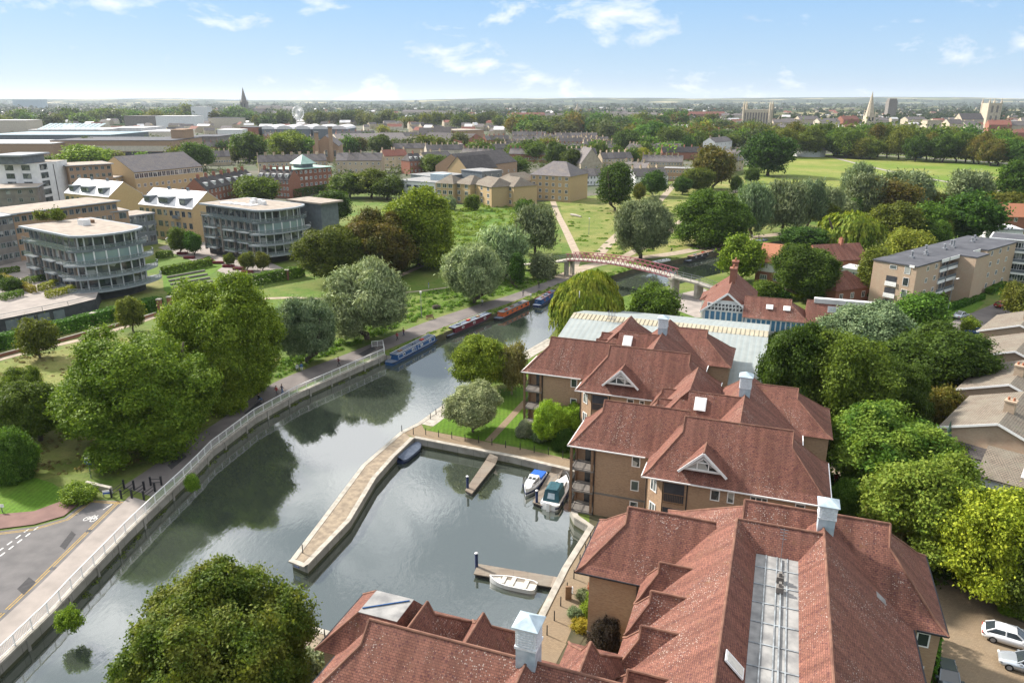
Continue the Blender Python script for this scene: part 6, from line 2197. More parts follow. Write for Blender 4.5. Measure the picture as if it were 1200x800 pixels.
# pinnacled tower at right
X, Y = at(1157,150)
t = thing('church_tower', 'pale square tower with corner pinnacles on the right skyline', 'church tower', (X, Y, 0))
k_ = (Y * CP) / FPX
top = up_at(0,121, Y)
a = 7.5 * k_
tw_ = local_box(t, 'shaft', 'stone', -a, a, -a, a, 0, top)
for sx in (-1,1):
 for sy in (-1,1):
  mb = MB()
  mb.cyl(sx * a * .92, sy * a * .92,0, top + 1, a * .16, n=8)
  mb.cyl(sx * a * .92, sy * a * .92, top + 1, top + 8, a * .16,.1, n=8)
  mb.build('pinnacle', ['stone'], t)
for sx in (-.4,.4):
 for z0, z1 in ((.62,.9),(.25,.5)):
  local_box(tw_, 'window', 'dark_stone', (sx - .16) * a, (sx + .16) * a, -a - .3,-a - .02, top * z0, top * z1)
X, Y = at(1138,152)
house('long grey-roofed church body left of the pinnacled tower', X, Y, R(5),26 * k_, 20, up_at(0,140, Y), up_at(0,133, Y), 'slate', 'stone', chim=(), rows=0, cols=0, name='chapel', cat='chapel')
# long chapel with four tall corner turrets
X, Y = at(886,152)
k_ = (Y * CP) / FPX
t = thing('chapel', 'great pale chapel with four tall corner turrets on the skyline', 'chapel', (X, Y, 0), R(-30))
hh = up_at(0,128.5, Y)
w_ = 30 * k_
local_box(t, 'walls', 'stone', -w_ * .5, w_ * .5,-8,8,0, hh)
for j in range(9):
 local_box(t, 'window', 'dark_stone', -w_ * .46 + j * w_ * .105,-w_ * .46 + j * w_ * .105 + w_ * .06,-8.3,-8.02, hh * .25, hh * .85)
for sx in (-.5,.5):
 for sy in (-8,8):
  mb = MB()
  mb.cyl(sx * w_, sy, 0, hh + 8,1.9, n=8)
  mb.cyl(sx * w_, sy, hh + 8, hh + 14,1.9,.2, n=8)
  mb.build('turret', ['stone'], t)
# dark tower block, small stone tower, wheel
t, w_, hh, Y_ = px_box('water_tower', 'dark square tower on the right skyline behind the pale spire', 1039,1049,118,140,18, 'dark_stone', 'dark_stone', 'tower')
mb = MB()
mb.prism([(-w_ * .42,2),(w_ * .42,2),(w_ * .42,16),(-w_ * .42,16)], hh, hh + 5)
mb.build('tower_top', ['dark_stone'], t)
t, w_, hh, Y_ = px_box('church_tower', 'squat pale stone tower among trees above the common', 1083,1100,141,166,14, 'stone', 'stone', 'church tower')
local_box(t, 'window', 'dark_panel', -1.2,1.2,-.2,-.02, hh * .6, hh * .82)
X, Y = at(351,152)
t = thing('ferris_wheel', 'small white observation wheel above the tree belt on the left skyline', 'wheel', (X, Y, 0), R(48))
Rw = 7.4 * (Y * CP) / FPX
zc_ = up_at(0,132, Y)
mb = MB()
for k in range(24):
 a0, a1 = 2 * math.pi * k / 24,2 * math.pi * (k + 1) / 24
 mb.bar((Rw * math.cos(a0),0, zc_ + Rw * math.sin(a0)),(Rw * math.cos(a1),0, zc_ + Rw * math.sin(a1)),.7)
mb.build('rim', ['white_paint'], t)
mb = MB()
for k in range(24):
 a0 = 2 * math.pi * k / 24
 mb.bar((0,0, zc_),(Rw * math.cos(a0),0, zc_ + Rw * math.sin(a0)),.7)
mb.build('spokes', ['white_paint'], t)
mb = MB()
for sx in (-.5,.5):
 mb.bar((sx * Rw, 3,0),(0,1, zc_),1.0)
mb.build('stand', ['white_paint'], t)
for k in range(18):
 a0 = 2 * math.pi * k / 18
 mb = MB()
 x_, z_ = Rw * math.cos(a0), zc_ + Rw * math.sin(a0)
 mb.prism([(x_ - .9,-.9),(x_ + .9,-.9),(x_ + .9,.9),(x_ - .9,.9)], z_ - 2.0, z_ - .3, bottom=True)
 mb.build('cabin', ['white_paint'], t)
# old city right of centre: pale stone ranges
rng_ = random.Random(5)
city = [(905,940,140,152),(935,960,136,150),(958,985,139,152),(985,1008,136,151),(1020,1042,138,150),(900,925,146,158),(926,958,148,160),(960,1000,150,164),(1060,1088,137,148),(1110,1128,140,158),(1128,1150,142,157),(1158,1182,141,160),(1178,1200,142,160),(1196,1220,138,158),(1005,1030,152,170),(806,850,131,141),(845,872,133,142),(700,735,131,140),(735,770,132,139),(600,640,132,141),(636,672,133,140),(470,510,129,137),(510,540,130,136),(560,585,139,146),(540,562,139,146),(300,330,124,132),(330,344,125,131),(1170,1215,152,165),(955,992,152,167)]
labels = ['pale stone college range', 'grey-roofed old stone building', 'cream town building', 'brown-roofed town building']
for i, (x0, x1, y0, y1) in enumerate(city):
 X, Y = at((x0 + x1) / 2, y1)
 k_ = (Y * CP) / FPX
 hr_ = max(7, up_at(0, y0, Y))
 mid = (x0 + x1) / 2
 where = ('on the left skyline beside the wheel' if mid < 345 else 'on the skyline left of centre' if mid < 590 else 'on the skyline right of the tiny spire' if mid < 780 else 'left of the turreted chapel' if mid < 875 else 'between the turreted chapel and the pale spire' if mid < 1012 else 'right of the pale spire' if mid < 1100 else 'below the pinnacled tower')
 kind = labels[i % 4] + ', ' + ('broad' if x1 - x0 > 30 else 'narrow') + (' and tall' if hr_ > 24 else ' and low')
 house('%s, %s' % (kind, where), X, Y, R(rng_.uniform(-20,20)),(x1 - x0) * k_, 18, hr_ * .72, hr_, ['slate', 'slate', 'slate', 'red_tile_far'][i % 4], ['stone', 'stone', 'cream_render', 'red_brick'][i % 4], chim=(-.3,.3), rows=0, cols=0, name='stone_building', cat='building', group='old town buildings ' + where)
# ------------------------------------------------------------------ boat shed with the wide pale sheet roof
x, y = st(-16,126)
root = thing('boat_shed', 'big shed with pale blue-grey sheet roof and cream rooflight strip behind the red roofs', 'shed', (x, y, 0), A20)
off = (-16.0,126.0,0)
mb = MB(off)
S0, S1, TN, TR_, TS = -34.6,-.2,145.0,128.6,109.0
zN, zR, zS = 5.2,8.6,5.4
mb.face([(S1, TN, zN),(S0, TN, zN),(S0, TR_, zR),(S1, TR_, zR)], 0)
mb.face([(S0, TS, zS),(S1, TS, zS),(S1, TR_ - 2.4, zR - .35),(S0, TR_ - 2.4, zR - .35)], 0)
for ss in (S0, S1):
 mb.face([(ss, TS, zS),(ss, TR_ - 2.4, zR - .35),(ss, TR_, zR),(ss, TN, zN),(ss, TN, zN - .4),(ss, TR_, zR - .5),(ss, TS, zS - .4)], 0)
mb.face([(S0, TS, zS - .4),(S1, TS, zS - .4),(S1, TS, zS),(S0, TS, zS)], 0)
mb.face([(S1, TN, zN - .4),(S0, TN, zN - .4),(S0, TN, zN),(S1, TN, zN)], 0)
rf = mb.build('roof', ['sheet_roof'], root)
mb = MB(off)
mb.face([(S0, TR_ - 2.4, zR - .33),(S1, TR_ - 2.4, zR - .33),(S1, TR_ + .1, zR + .03),(S0, TR_ + .1, zR + .03)])
for k in range(46):
 xx = S0 + .5 + k * .75
 mb.bar((xx, TR_ - 2.4, zR - .26),(xx, TR_, zR + .08),.09,.06)
mb.build('rooflight_strip', ['rooflight_strip'], rf)
mb = MB(off)
mb.prism([(S0 + .6, TS + .5),(S1 - .4, TS + .5),(S1 - .4, TN - .5),(S0 + .6, TN - .5)], 0,5.0)
for ss in (S0 + .6, S1 - .4):
 mb.face([(ss, TS + .5,5.0),(ss, TN - .5,5.0),(ss, TR_, zR - .6)])
mb.build('walls', ['fascia_grey'], root)
mb = MB(off)
mb.box(S0 + .5, S0 + .58,125.5,128.2,.3,5.2)
mb.build('painted_door', ['magenta'], root)
mb = MB(off)
for k in range(6):
 mb.bar((-27.5 + .5 * (k % 3),126.0 + .9 * (k // 3),8.4),(-27.5 + .5 * (k % 3),126.0 + .9 * (k // 3),10.2),.06)
for k in range(3):
 mb.bar((-28.0,125.8 + k * .7,8.9 + .4 * k),(-26.0,125.8 + k * .7,8.9 + .4 * k),.06)
mb.build('roof_ladder', ['metal_grey'], root)
# ------------------------------------------------------------------ timber boathouse with blue glazing
x, y = st(-4,155)
root = thing('boathouse', 'white timber boathouse with red tiled roofs, blue glazing and a lattice gable', 'boathouse', (x, y, 0), A20)
off = (-4.0,152.0,0)
rg, rm = [], MB(off)
G0, G1, GT, GH, GR = -13.4,-4.0,147.6,5.7,9.4
def gable_wing(mb, s0, s1, t0, t1, he, hr, over=.5):
 c = (s0 + s1) / 2
 k = (hr - he) / (c - s0)
 for sg, e in ((-1, s0 - over),(1, s1 + over)):
  f = [(c, t0 - over, hr),(e, t0 - over, he - over * k),(e, t1, he - over * k),(c, t1, hr)]
  f = f if sg < 0 else f[::-1]
  mb.face(f)
  mb.face([(p[0], p[1], p[2] - .2) for p in f[::-1]])
gable_wing(rm, G0, G1, GT, 168, GH, GR)
roof_block(rm, rg, -5.5,7.0,144.8,153.6,5.4,8.7, 's', None, 3.6)
roof_block(rm, rg, 6.2,21.6,146.0,154.5,5.4,8.7, 's', None, 2.6)
roof_block(rm, rg, -15.5,-9,161,168.6,4.0,6.8, 's', 3, None)
rm.build('roof', ['red_tile', 'wood'], root)
rg.append([((G0 + G1) / 2, GT - .5, GR + .03),((G0 + G1) / 2,168, GR + .03)])
ridge_mesh(rg, off, 'ridge_tiles', root)
wm = MB(off)
wm.box(G0, G1, GT, 167.8,0, GH)
wm.face([(G0, GT, GH),(G1, GT, GH),((G0 + G1) / 2, GT, GR)])
wm.face([(G1,167.8, GH),(G0,167.8, GH),((G0 + G1) / 2,167.8, GR)])
wm.box(-5,6.6,145.2,153.2,0,5.42)
wm.box(6.0,21.2,146.4,154.1,0,5.43)
wm.box(-15,-9,161.4,168.2,0,4.02)
wm.build('walls', ['white_render'], root)
mb = MB(off)
c = (G0 + G1) / 2
for sg in (-1,1):
 mb.bar((c, GT - .55, GR - .1),(c + sg * (c - G0 + .5), GT - .55, GH - .6),.1,.35)
mb.build('bargeboard', ['white_paint'], root)
mb = MB(off)
mb.face([(c - 1.7, GT - .05,7.75),(c + 1.7, GT - .05,7.75),(c, GT - .05,9.1)])
mb.build('gable_panel', ['red_brick'], root)
mb = MB(off)
mb.box(G0 + .9, G1 - .9, GT - .06, GT - .02,5.7,7.1)
g_ = mb.build('lattice_window', ['dark_panel'], root)
mb = MB(off)
for k in range(12):
 xx = G0 + .9 + k * (G1 - G0 - 1.8) / 11
 mb.box(xx - .08, xx + .08, GT - .16, GT - .07,5.7,7.1)
 if k < 11:
  mb.bar((xx, GT - .1,5.75),(xx + .66, GT - .1,7.0),.1,.06)
for z in (5.65,6.4,7.1):
 mb.box(G0 + .8, G1 - .8, GT - .18, GT - .06, z - .07, z + .07)
mb.build('lattice', ['white_paint'], g_)
for k in range(8):
 window(root, G0 + .9 + k * 1.08 - off[0], GT - off[1] - .001,3.2,1.0,2.3, bars=0, glass='blue_glass', t=.12)
for k in range(12):
 window(root, -4.2 + k * .92 - off[0], 145.2 - off[1] - .001,2.9,.86,2.3, bars=0, glass='blue_glass', t=.1)
for k in range(14):
 window(root, 7.0 + k * 1.02 - off[0], 146.4 - off[1] - .001,2.6,.96,2.5, bars=0, glass='blue_glass', t=.1)
for s_ in (-.6,2.6):
 skylight(root, off, s_, 147.2,7.25,1.3,1.1,(0,-1), R(39), glass='white_paint')
mb = MB(off)
mb.box(7.5,20.5,149.6,150.9,8.3,9.2)
mb.build('glass_lantern', ['white_metal_roof'], root)
for k in range(5):
 skylight(root, off, 10.8 + k * 1.75,148.0,7.55,1.65,1.5,(0,-1), R(40), mat='lead', glass='grey_panel')
for tt, h in ((158.5,2.6),(164.0,3.0)):
 mb = MB(off)
 mb.box(c - .6, c + .6, tt - .9, tt + .9, GR - .9, GR + h)
 mb.box(c - .75, c + .75, tt - 1.05, tt + 1.05, GR + h, GR + h + .3)
 for yy in (-.5,.1,.6):
  mb.cyl(c, tt + yy, GR + h + .3, GR + h + .9,.18,.14,7,1)
 mb.build('chimney', ['red_brick', 'terracotta'], root)
# ------------------------------------------------------------------ brick houses by the river
a, b_ = Vector(at(887,304,6)), Vector(at(922,308,6))
q = (a + b_) / 2
rz = math.atan2(b_.y - a.y, b_.x - a.x)
r_ = house('orange-roofed house by the river, white upper floor over red brick', q.x, q.y, rz, (b_ - a).length, 9,6,9.8, roof='terracotta', wall='white_render', chim=(), rows=0, cols=0, name='riverside_house', over=.5)
L_ = (b_ - a).length
local_box(r_, 'brick_storey', 'red_brick', -L_ / 2 - .05, L_ / 2 + .05,-.08,9.05,0,3.0)
for k, z in ((0,.9),(1,.9),(0,3.9),(1,3.9)):
 window(r_, -L_ * .22 + k * L_ * .45,-.09 if z < 2 else -.001, z, 1.8,1.3, bars=2, t=.1)
a = at(1000,336,4)
r_ = house('low red-tiled hipped house with one roof window beside the brick flats', a[0], a[1], R(25),11,8,3.6,7.0, roof='red_tile', wall='red_brick', chim=(), hip=3.6, rows=1, cols=3, name='riverside_house', over=.5)
a = at(990,300,5)
house('brown-roofed house with tall chimney half hidden by trees at the river', a[0], a[1], R(12),15,9,4.2,7.6, roof='red_tile', wall='red_brick', chim=(.1,), rows=1, cols=4, name='riverside_house', over=.5)
a = at(1002,318,3)
flat_block('garden_building', 'low white flat-roofed building before the hidden brown-roofed house', (986,313),(1006,316),3.2,6, 'white_render', storeys=1, bays=3, cat='building', roof='white_metal_roof')
a = at(1192,250,7)
house('orange-roofed house at the right edge behind the purple tree', a[0], a[1], R(-15),14,9,6,10, roof='terracotta', wall='red_brick', chim=(.3,), rows=2, cols=3, name='riverside_house', over=.4)
# ------------------------------------------------------------------ brick flats
FO, FR = Vector((89.7,161.3)), R(38)
root = thing('brick_flats', 'four-storey pale brick flats with dark flat roof and white-fronted balconies', 'flats', (FO.x, FO.y, 0), FR)
FL, FD, FH = 51.0,9.8,11.2
mb = MB()
mb.box(0,11.5,0, FD, 0, FH - .3)
mb.box(11.5,21.3,1.6, FD, 0, FH - .3)
mb.box(21.3,28.0,-3.8, FD - .01,0, FH - .31)
mb.box(28.0,33.0,1.4, FD, 0, FH - .3)
mb.box(33.0, FL, -1.8, FD - .01,0, FH - .31)
mb.build('walls', ['pale_brick'], root)
mb = MB()
mb.prism([(-.2,-.2),(21.2,-.2),(21.2,-4.0),(28.2,-4.0),(28.2,-.2),(32.9,-.2),(32.9,-2.0),(FL + .2,-2.0),(FL + .2, FD + .2),(-.2, FD + .2)], FH - .3, FH, 0,0)
rf = mb.build('roof', ['dark_felt'], root)
mb = MB()
for x0, x1 in ((11.6,15.5),(15.9,21.0),(28.3,32.8)):
 mb.box(x0, x1,-.28,-.22, FH - .75, FH + .05)
mb.box(-.28,-.22,.5,1.6, FH - .5, FH + .05)
mb.build('white_fascia', ['white_paint'], root)
for k, (x0, y0, hh) in enumerate(((8,5,1.2),(14,4.5,.8),(16,5.5,1.6),(25,5,.9),(29,4.6,1.6),(31,6,1.1),(41,5,.8),(45,6,.8))):
 mb = MB()
 mb.box(x0 - .5, x0 + .5, y0 - .5, y0 + .5, FH, FH + .4)
 mb.cyl(x0, y0, FH + .4, FH + .4 + hh, .25,.25,8)
 mb.cyl(x0, y0, FH + .4 + hh, FH + .55 + hh, .4,.1,8)
 mb.build('roof_vent', ['metal_grey'], rf)
for k in range(4):
 z = .3 + k * 2.72
 if k:
  for x0, x1 in ((11.7,15.3),(16.0,21.2),(28.2,32.8)):
   mb = MB()
   mb.box(x0, x1,-.1,1.58, z - .2, z)
   mb.box(x0, x1,-.14,-.02, z - .35, z + .35)
   bal = mb.build('balcony', ['white_paint'], root)
   mb = MB()
   mb.box(x0, x1,-.1,-.05, z + .36, z + 1.05)
   mb.build('glass_rail', ['grey_panel'], bal)
 for x0 in (12.2,13.8,16.6,18.6,28.8,30.8):
  window(root, x0 + .7,1.6 - .001 if x0 < 22 else 1.4 - .001, z + .1,1.35,2.0, bars=1)
 for x0 in (5.4,9.6):
  window(root, x0,-.001, z + .9,1.1,1.1, bars=1)
 for x0 in (36,41,46):
  window(root, x0,-1.801, z + .9,1.2,1.2, bars=1)
 window(root, -.001,2.0, z + .6,1.3,1.9,-math.pi / 2, bars=0)
 window(root, 27.999 + .002,-2.2, z + .9,1.2,1.2, math.pi / 2, bars=1)
 if k == 3:
  window(root, -.001,5.2, z + 1.2,1.6,.9,-math.pi / 2, bars=0)
 else:
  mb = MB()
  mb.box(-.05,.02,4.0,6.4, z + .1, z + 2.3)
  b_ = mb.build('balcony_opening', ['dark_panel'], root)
  mb = MB()
  mb.box(-.25,-.06,3.9,6.5, z, z + .25)
  mb.box(-.2,-.12,3.9,6.5, z + .3, z + 1.0)
  mb.build('balcony_front', ['white_paint'], b_)
 window(root, .6, FD + .001, z + .6,1.0,1.3, math.pi, bars=0)
r_ = flat_block('brick_flats', 'long flats with white balcony bands cut by the right edge', (1161,278),(1240,285),11.5,10, 'dark_stone', roof='dark_felt', storeys=4, bays=8, edge='white_paint', cat='flats', frame='white_paint', win_w=2.4, win_h=1.6)
for k in range(1,4):
 local_box(r_, 'balcony_band', 'white_paint', .2,34,-1.3,-.05, k * 2.8 - .2, k * 2.8 + .35)
 local_box(r_, 'balcony_rail', 'grey_panel', .2,34,-1.28,-1.2, k * 2.8 + .35, k * 2.8 + 1.0)
flat_block('garden_building', 'white flat-roofed building at the right edge above the balcony flats', (1165,268),(1200,269),4.5,12, 'white_render', roof='white_metal_roof', storeys=1, bays=4, cat='building')
# ------------------------------------------------------------------ pale brick houses at the right edge
hz_ = [((60.9,85.2), 'nearest pale brick gabled house at the right edge, chimney on its ridge', (.30,)),((70.9,98.7), 'second pale brick gabled house from the front at the right edge', (.3,)),
  ((81.2,113.4), 'third pale brick gabled house from the front at the right edge', ()),((91.5,128.0), 'farthest pale brick gabled house at the right edge, by the street', (.2,))]
for (x, y), lab, ch in hz_:
 r_ = house(lab, x, y, R(-44),12.2,14.5,5.3,7.6, roof='grey_tile', wall='pale_brick', chim=(), rows=0, cols=0, gable_front=True, name='brick_house', over=.35)
 mb = MB()
 for sg in (-1,1):
  mb.bar((0,-.42,7.62),(sg * 6.5,-.42,5.15),.06,.3)
 mb.build('bargeboard', ['white_paint'], r_)
 for c_ in ch:
  mb = MB()
  mb.box(-.6,.6,5.0,6.0,7.0,8.9)
  mb.box(-.7,.7,4.9,6.1,8.9,9.1)
  for xx in (-.3,.3):
   mb.cyl(xx, 5.5,9.1,9.5,.17,.14,7,1)
  mb.build('chimney', ['pale_brick', 'terracotta'], r_)
a = at(1126,541,3)
r_ = house('low slate-grey tiled extension with white wall below the nearest pale house', *(Vector(a) + Vector((4.0,.0))), R(-42),8.5,9,3.0,5.4, roof='dark_tile', wall='white_render', chim=(), rows=0, cols=0, name='house_extension', cat='extension')
window(r_, -2.6,-.001,1.0,1.6,1.3, bars=1)
a = at(1146,566,3)
r_ = house('low grey-roofed bungalow with roof windows at the right edge', *(Vector(a) + Vector((5.5,-1.0))), R(-42),11,10,2.8,4.8, roof='grey_tile', wall='white_render', chim=(), rows=0, cols=0, name='bungalow', cat='bungalow')
for k in (-1.2,.8,2.6):
 mb = MB()
 mb.face([(k, 1.2,3.42),(k + 1.1,1.2,3.42),(k + 1.1,3.0,4.14),(k, 3.0,4.14)])
 mb.face([(k, 1.2,3.40),(k, 1.2,3.42),(k, 3.0,4.14),(k, 3.0,4.1)])
 mb.build('skylight', ['white_metal_roof'], r_)
# garden fences
for i, (p, q, m_, lab) in enumerate((((1112,450),(1134,456), 'fence_wood', 'orange-brown board fence in the gardens before the pale houses'),((1094,470),(1120,480), 'grey_fence', 'grey-brown board fence in the gardens before the pale houses'),((1096,496),(1116,504), 'grey_fence', 'grey fence by the blue spruce'))):
 a, b_ = Vector(at(*p)), Vector(at(*q))
 rz = math.atan2(b_.y - a.y, b_.x - a.x)
 t = thing('garden_fence', lab, 'fence', (a.x, a.y, 0), rz)
 L_ = (b_ - a).length
 mb = MB()
 k = 0
 while k < L_:
  mb.box(k, k + .14,-.02 + .02 * (int(k / .15) % 2),.02 + .02 * (int(k / .15) % 2),.05,1.85)
  k += .15
 mb.build('boards', [m_], t)
 mb = MB()
 for j in range(int(L_ / 2) + 1):
  mb.box(j * 2 - .06, j * 2 + .06,.05,.15,0,1.95)
 mb.build('posts', [m_], t)
# ------------------------------------------------------------------ footbridge
P1, P2, P3_ = Vector(at(667,322)), Vector(at(789,347)), Vector(at(818,349))
d = (P2 - P1).normalized()
L_ = (P2 - P1).length
z1, z2, z3 = 4.5,5.0,3.9
root = thing('footbridge', 'pink-railed lattice footbridge arching over the river on concrete piers', 'bridge', (P1.x, P1.y, 0), math.atan2(d.y, d.x))
def dz_(x):
 u = x / L_
 return z1 + (z2 - z1) * u + 1.25 * 4 * u * (1 - u) * .8
n = 22
W_ = 1.5
mb = MB()
for i in range(n):
 a, b_ = i * L_ / n, (i + 1) * L_ / n
 za, zb = dz_(a), dz_(b_)
 mb.face([(a, -W_, za),(b_, -W_, zb),(b_, W_, zb),(a, W_, za)])
 mb.face([(a, W_, za - .35),(b_, W_, zb - .35),(b_, -W_, zb - .35),(a, -W_, za - .35)])
 for s_ in (-W_, W_):
  f = [(a, s_, za - .35),(b_, s_, zb - .35),(b_, s_, zb),(a, s_, za)]
  mb.face(f if s_ < 0 else f[::-1])
mb.build('deck', ['coping'], root)
for s_, nm in ((-W_ - .1, 'truss'),(W_ + .1, 'truss')):
 mb = MB()
 for i in range(n):
  a, b_ = i * L_ / n, (i + 1) * L_ / n
  za, zb = dz_(a), dz_(b_)
  mb.bar((a, s_, za - .2),(b_, s_, zb - .2),.13,.16)
  mb.bar((a, s_, za - .2),((a + b_) / 2, s_, (za + zb) / 2 + 1.6),.11)
  mb.bar(((a + b_) / 2, s_, (za + zb) / 2 + 1.6),(b_, s_, zb - .2),.11)
  mb.bar((a, s_, za + 1.6),(b_, s_, zb + 1.6),.15,.17)
 mb.build(nm, ['pink_steel'], root)
for P_, z_, wd in ((0, z1,.9),(L_, z2,1.0)):
 mb = MB()
 for s_ in (-1.2,1.2):
  mb.box(P_ - .5, P_ + .5, s_ - wd * .5, s_ + wd * .5,0, z_ - .35)
 mb.box(P_ - .6, P_ + .6,-2.1,2.1, z_ - .6, z_ - .1)
 mb.build('pier', ['coping'], root)
R3 = (P3_ - P1)
e3 = Vector((R3.dot(d), R3.dot(Vector((-d.y, d.x)))))
mb = MB()
mb.box(e3.x - .35, e3.x + .35, e3.y - 1.6, e3.y + 1.6,0, z3 - .3)
mb.build('pier', ['coping'], root)
def ramp_run(pts, name, rail=True, steps=0):
 mb, rb = MB(), MB()
 for (a, b_) in zip(pts, pts[1:]):
  A, B = Vector(a), Vector(b_)
  dd = (B - A)
  dd.z = 0
  dd.normalize()
  nn = Vector((-dd.y, dd.x, 0)) * 1.4
  mb.face([A - nn, B - nn, B + nn, A + nn])
  lo = Vector((0,0,-.4))
  mb.face([A + nn + lo, B + nn + lo, B - nn + lo, A - nn + lo])
  mb.face([A - nn + lo, B - nn + lo, B - nn, A - nn])
  mb.face([A + nn, B + nn, B + nn + lo, A + nn + lo])
  k = max(2, int((B - A).length / 2))
  for sg in (-1,1):
   rb.bar(A + nn * sg + Vector((0,0,1.1)), B + nn * sg + Vector((0,0,1.1)),.08)
   rb.bar(A + nn * sg + Vector((0,0,.6)), B + nn * sg + Vector((0,0,.6)),.05)
   for j in range(k + 1):
    q = A + (B - A) * (j / k) + nn * sg
    rb.bar(q, q + Vector((0,0,1.1)),.06)
 o = mb.build(name, ['coping'], root)
 rb.build('ramp_rail', ['metal_grey'], o)
nl = Vector((-d.y, d.x))
def loc2(p):
 v = Vector(p) - P1
 return (v.dot(d), v.dot(nl))
e4 = loc2(at(846,352))
ramp_run([(L_, 0, z2),(*e3, z3),(*e4,2.4)], 'stair_ramp')
g1, g2, g3 = loc2(at(641,312)), loc2(at(600,303)), loc2(at(575,300))
ramp_run([(0,0, z1),(*loc2(at(643,321)),3.3),(*loc2(at(612,316)),1.6),(*loc2(at(585,312)),.2)], 'approach_ramp')
mb = MB()
for k in range(9):
 mb.box(2.0 + k * 1.6,2.1 + k * 1.6,-1.2,-1.1,0,1.0)
# ------------------------------------------------------------------ boats
def hull_outline(L, W, bow=.22, stern=.10, n=8):
 pts = []
 for i in range(n + 1):
  u = i / n
  pts.append((-L / 2 + u * L * stern, W / 2 * math.sqrt(1 - (1 - u) ** 2 * .55)))
 for i in range(n + 1):
  u = i / n
  pts.append((L / 2 - L * bow * (1 - u), W / 2 * (1 - u ** 2.2)))
 return pts
def hull_mesh(mb, L, W, z0, z1, sheer=.25, bow=.22, stern=.10, m=0, deck=1, flare=.82):
 o = hull_outline(L, W, bow, stern)
 def zt(x):
  u = max(0,(x - L * .2) / (L * .3))
  return z1 + sheer * u * u
 for (xa, wa),(xb, wb) in zip(o, o[1:]):
  for sg in (-1,1):
   f = [(xa, sg * wa * flare, z0),(xb, sg * wb * flare, z0),(xb, sg * wb, zt(xb)),(xa, sg * wa, zt(xa))]
   mb.face(f if sg < 0 else f[::-1], m)
  mb.face([(xa, -wa, zt(xa) - .04),(xb, -wb, zt(xb) - .04),(xb, wb, zt(xb) - .04),(xa, wa, zt(xa) - .04)], deck)
 mb.face([(o[0][0], o[0][1] * flare, z0),(o[0][0], -o[0][1] * flare, z0),(o[0][0], -o[0][1], z1),(o[0][0], o[0][1], z1)], m)
def narrowboat(label, p_stern, p_bow, hull, cabin, roof, panel=None, cab=(.12,.82), win=5, trim='white_paint', extra=None):
 a, b_ = Vector(at(*p_stern, -1.1)), Vector(at(*p_bow, -1.1))
 L = (b_ - a).length
 W = 2.15
 c = (a + b_) / 2
 root = thing('narrowboat', label, 'boat', (c.x, c.y, WZ), math.atan2(b_.y - a.y, b_.x - a.x))
 mb = MB()
 hull_mesh(mb, L, W, -.35,.62,.3,.16,.06)
 mb.build('hull', [hull, 'grey_cloth'], root)
 mb = MB()
 o = hull_outline(L, W + .1,.16,.06)
 for (xa, wa),(xb, wb) in zip(o, o[1:]):
  for sg in (-1,1):
   mb.bar((xa, sg * wa, .52),(xb, sg * wb, .52),.07)
 mb.build('rubbing_strake', ['hull_black'], root)
 x0, x1 = -L / 2 + L * cab[0], -L / 2 + L * cab[1]
 w0, w1 = W / 2 - .12, W / 2 - .26
 zt = 1.62
 mb = MB()
 A = [(x0,-w0,.55),(x1,-w0,.55),(x1, w0,.55),(x0, w0,.55)]
 B = [(x0 + .05,-w1, zt),(x1 - .12,-w1, zt),(x1 - .12, w1, zt),(x0 + .05, w1, zt)]
 for i in range(4):
  j = (i + 1) % 4
  mb.face([A[i], A[j], B[j], B[i]])
 cb = mb.build('cabin', [cabin], root)
 mb = MB()
 mb.prism([(x0 - .05,-w1 - .05),(x1,-w1 - .05),(x1, w1 + .05),(x0 - .05, w1 + .05)], zt - .02, zt + .07,0,0, True)
 rf = mb.build('cabin_roof', [roof], root)
 mb = MB()
 for sg in (-1,1):
  mb.bar((x0, sg * (w1 - .03), zt + .14),(x1 - .1, sg * (w1 - .03), zt + .14),.05)
 mb.build('handrail', [trim], rf)
 for sg in (-1,1):
  for k in range(win):
   xx = x0 + (x1 - x0) * (k + .7) / (win + .4)
   yw = -(w0 + w1) / 2 - .015
   q = window(root, xx, sg * (-yw) if sg > 0 else yw, .95,.75,.42, math.pi if sg > 0 else 0, frame=trim, bars=0, t=.06, deep=.05)
 if panel:
  mb = MB()
  for sg in (-1,1):
   for u0, u1 in ((.03,.46),(.52,.96)):
    xa, xb = x0 + (x1 - x0) * u0, x0 + (x1 - x0) * u1
    for z in (.72,1.5):
     wz = w0 + (w1 - w0) * (z - .55) / (zt - .55) + .02
     mb.bar((xa, sg * wz, z),(xb, sg * wz, z),.04)
    for xx in (xa, xb):
     mb.bar((xx, sg * (w0 + .01),.72),(xx, sg * (w1 + .03),1.5),.04)
  mb.build('panel_lines', [panel], cb)
 mb = MB()
 mb.tube([(-L / 2 + .2,0,.6),(-L / 2 + .1,0,1.25),(-L / 2 + 1.0,0,1.35)], .035,6)
 mb.build('tiller', ['metal_grey'], root)
 for k in range(3):
  xx = x0 + (x1 - x0) * (.15 + .3 * k)
  mb = MB()
  mb.cyl(xx, random.uniform(-.3,.3), zt + .07, zt + .35,.13,.1,8)
  mb.cyl(xx, 0, zt + .35, zt + .4,.16,.05,8)
  mb.build('roof_vent', ['metal_grey'], rf)
 return root, x0, x1, zt, w1
nb = []
nb.append(narrowboat('bright blue narrowboat moored nearest the white railing', (455,427),(514,396), 'blue_paint', 'blue_paint', 'grey_cloth', 'white_paint', (.10,.86),4))
nb.append(narrowboat('maroon-sided black narrowboat with grey roof', (521,395),(577,371.5), 'hull_black', 'maroon', 'grey_cloth', None, (.14,.92),3))
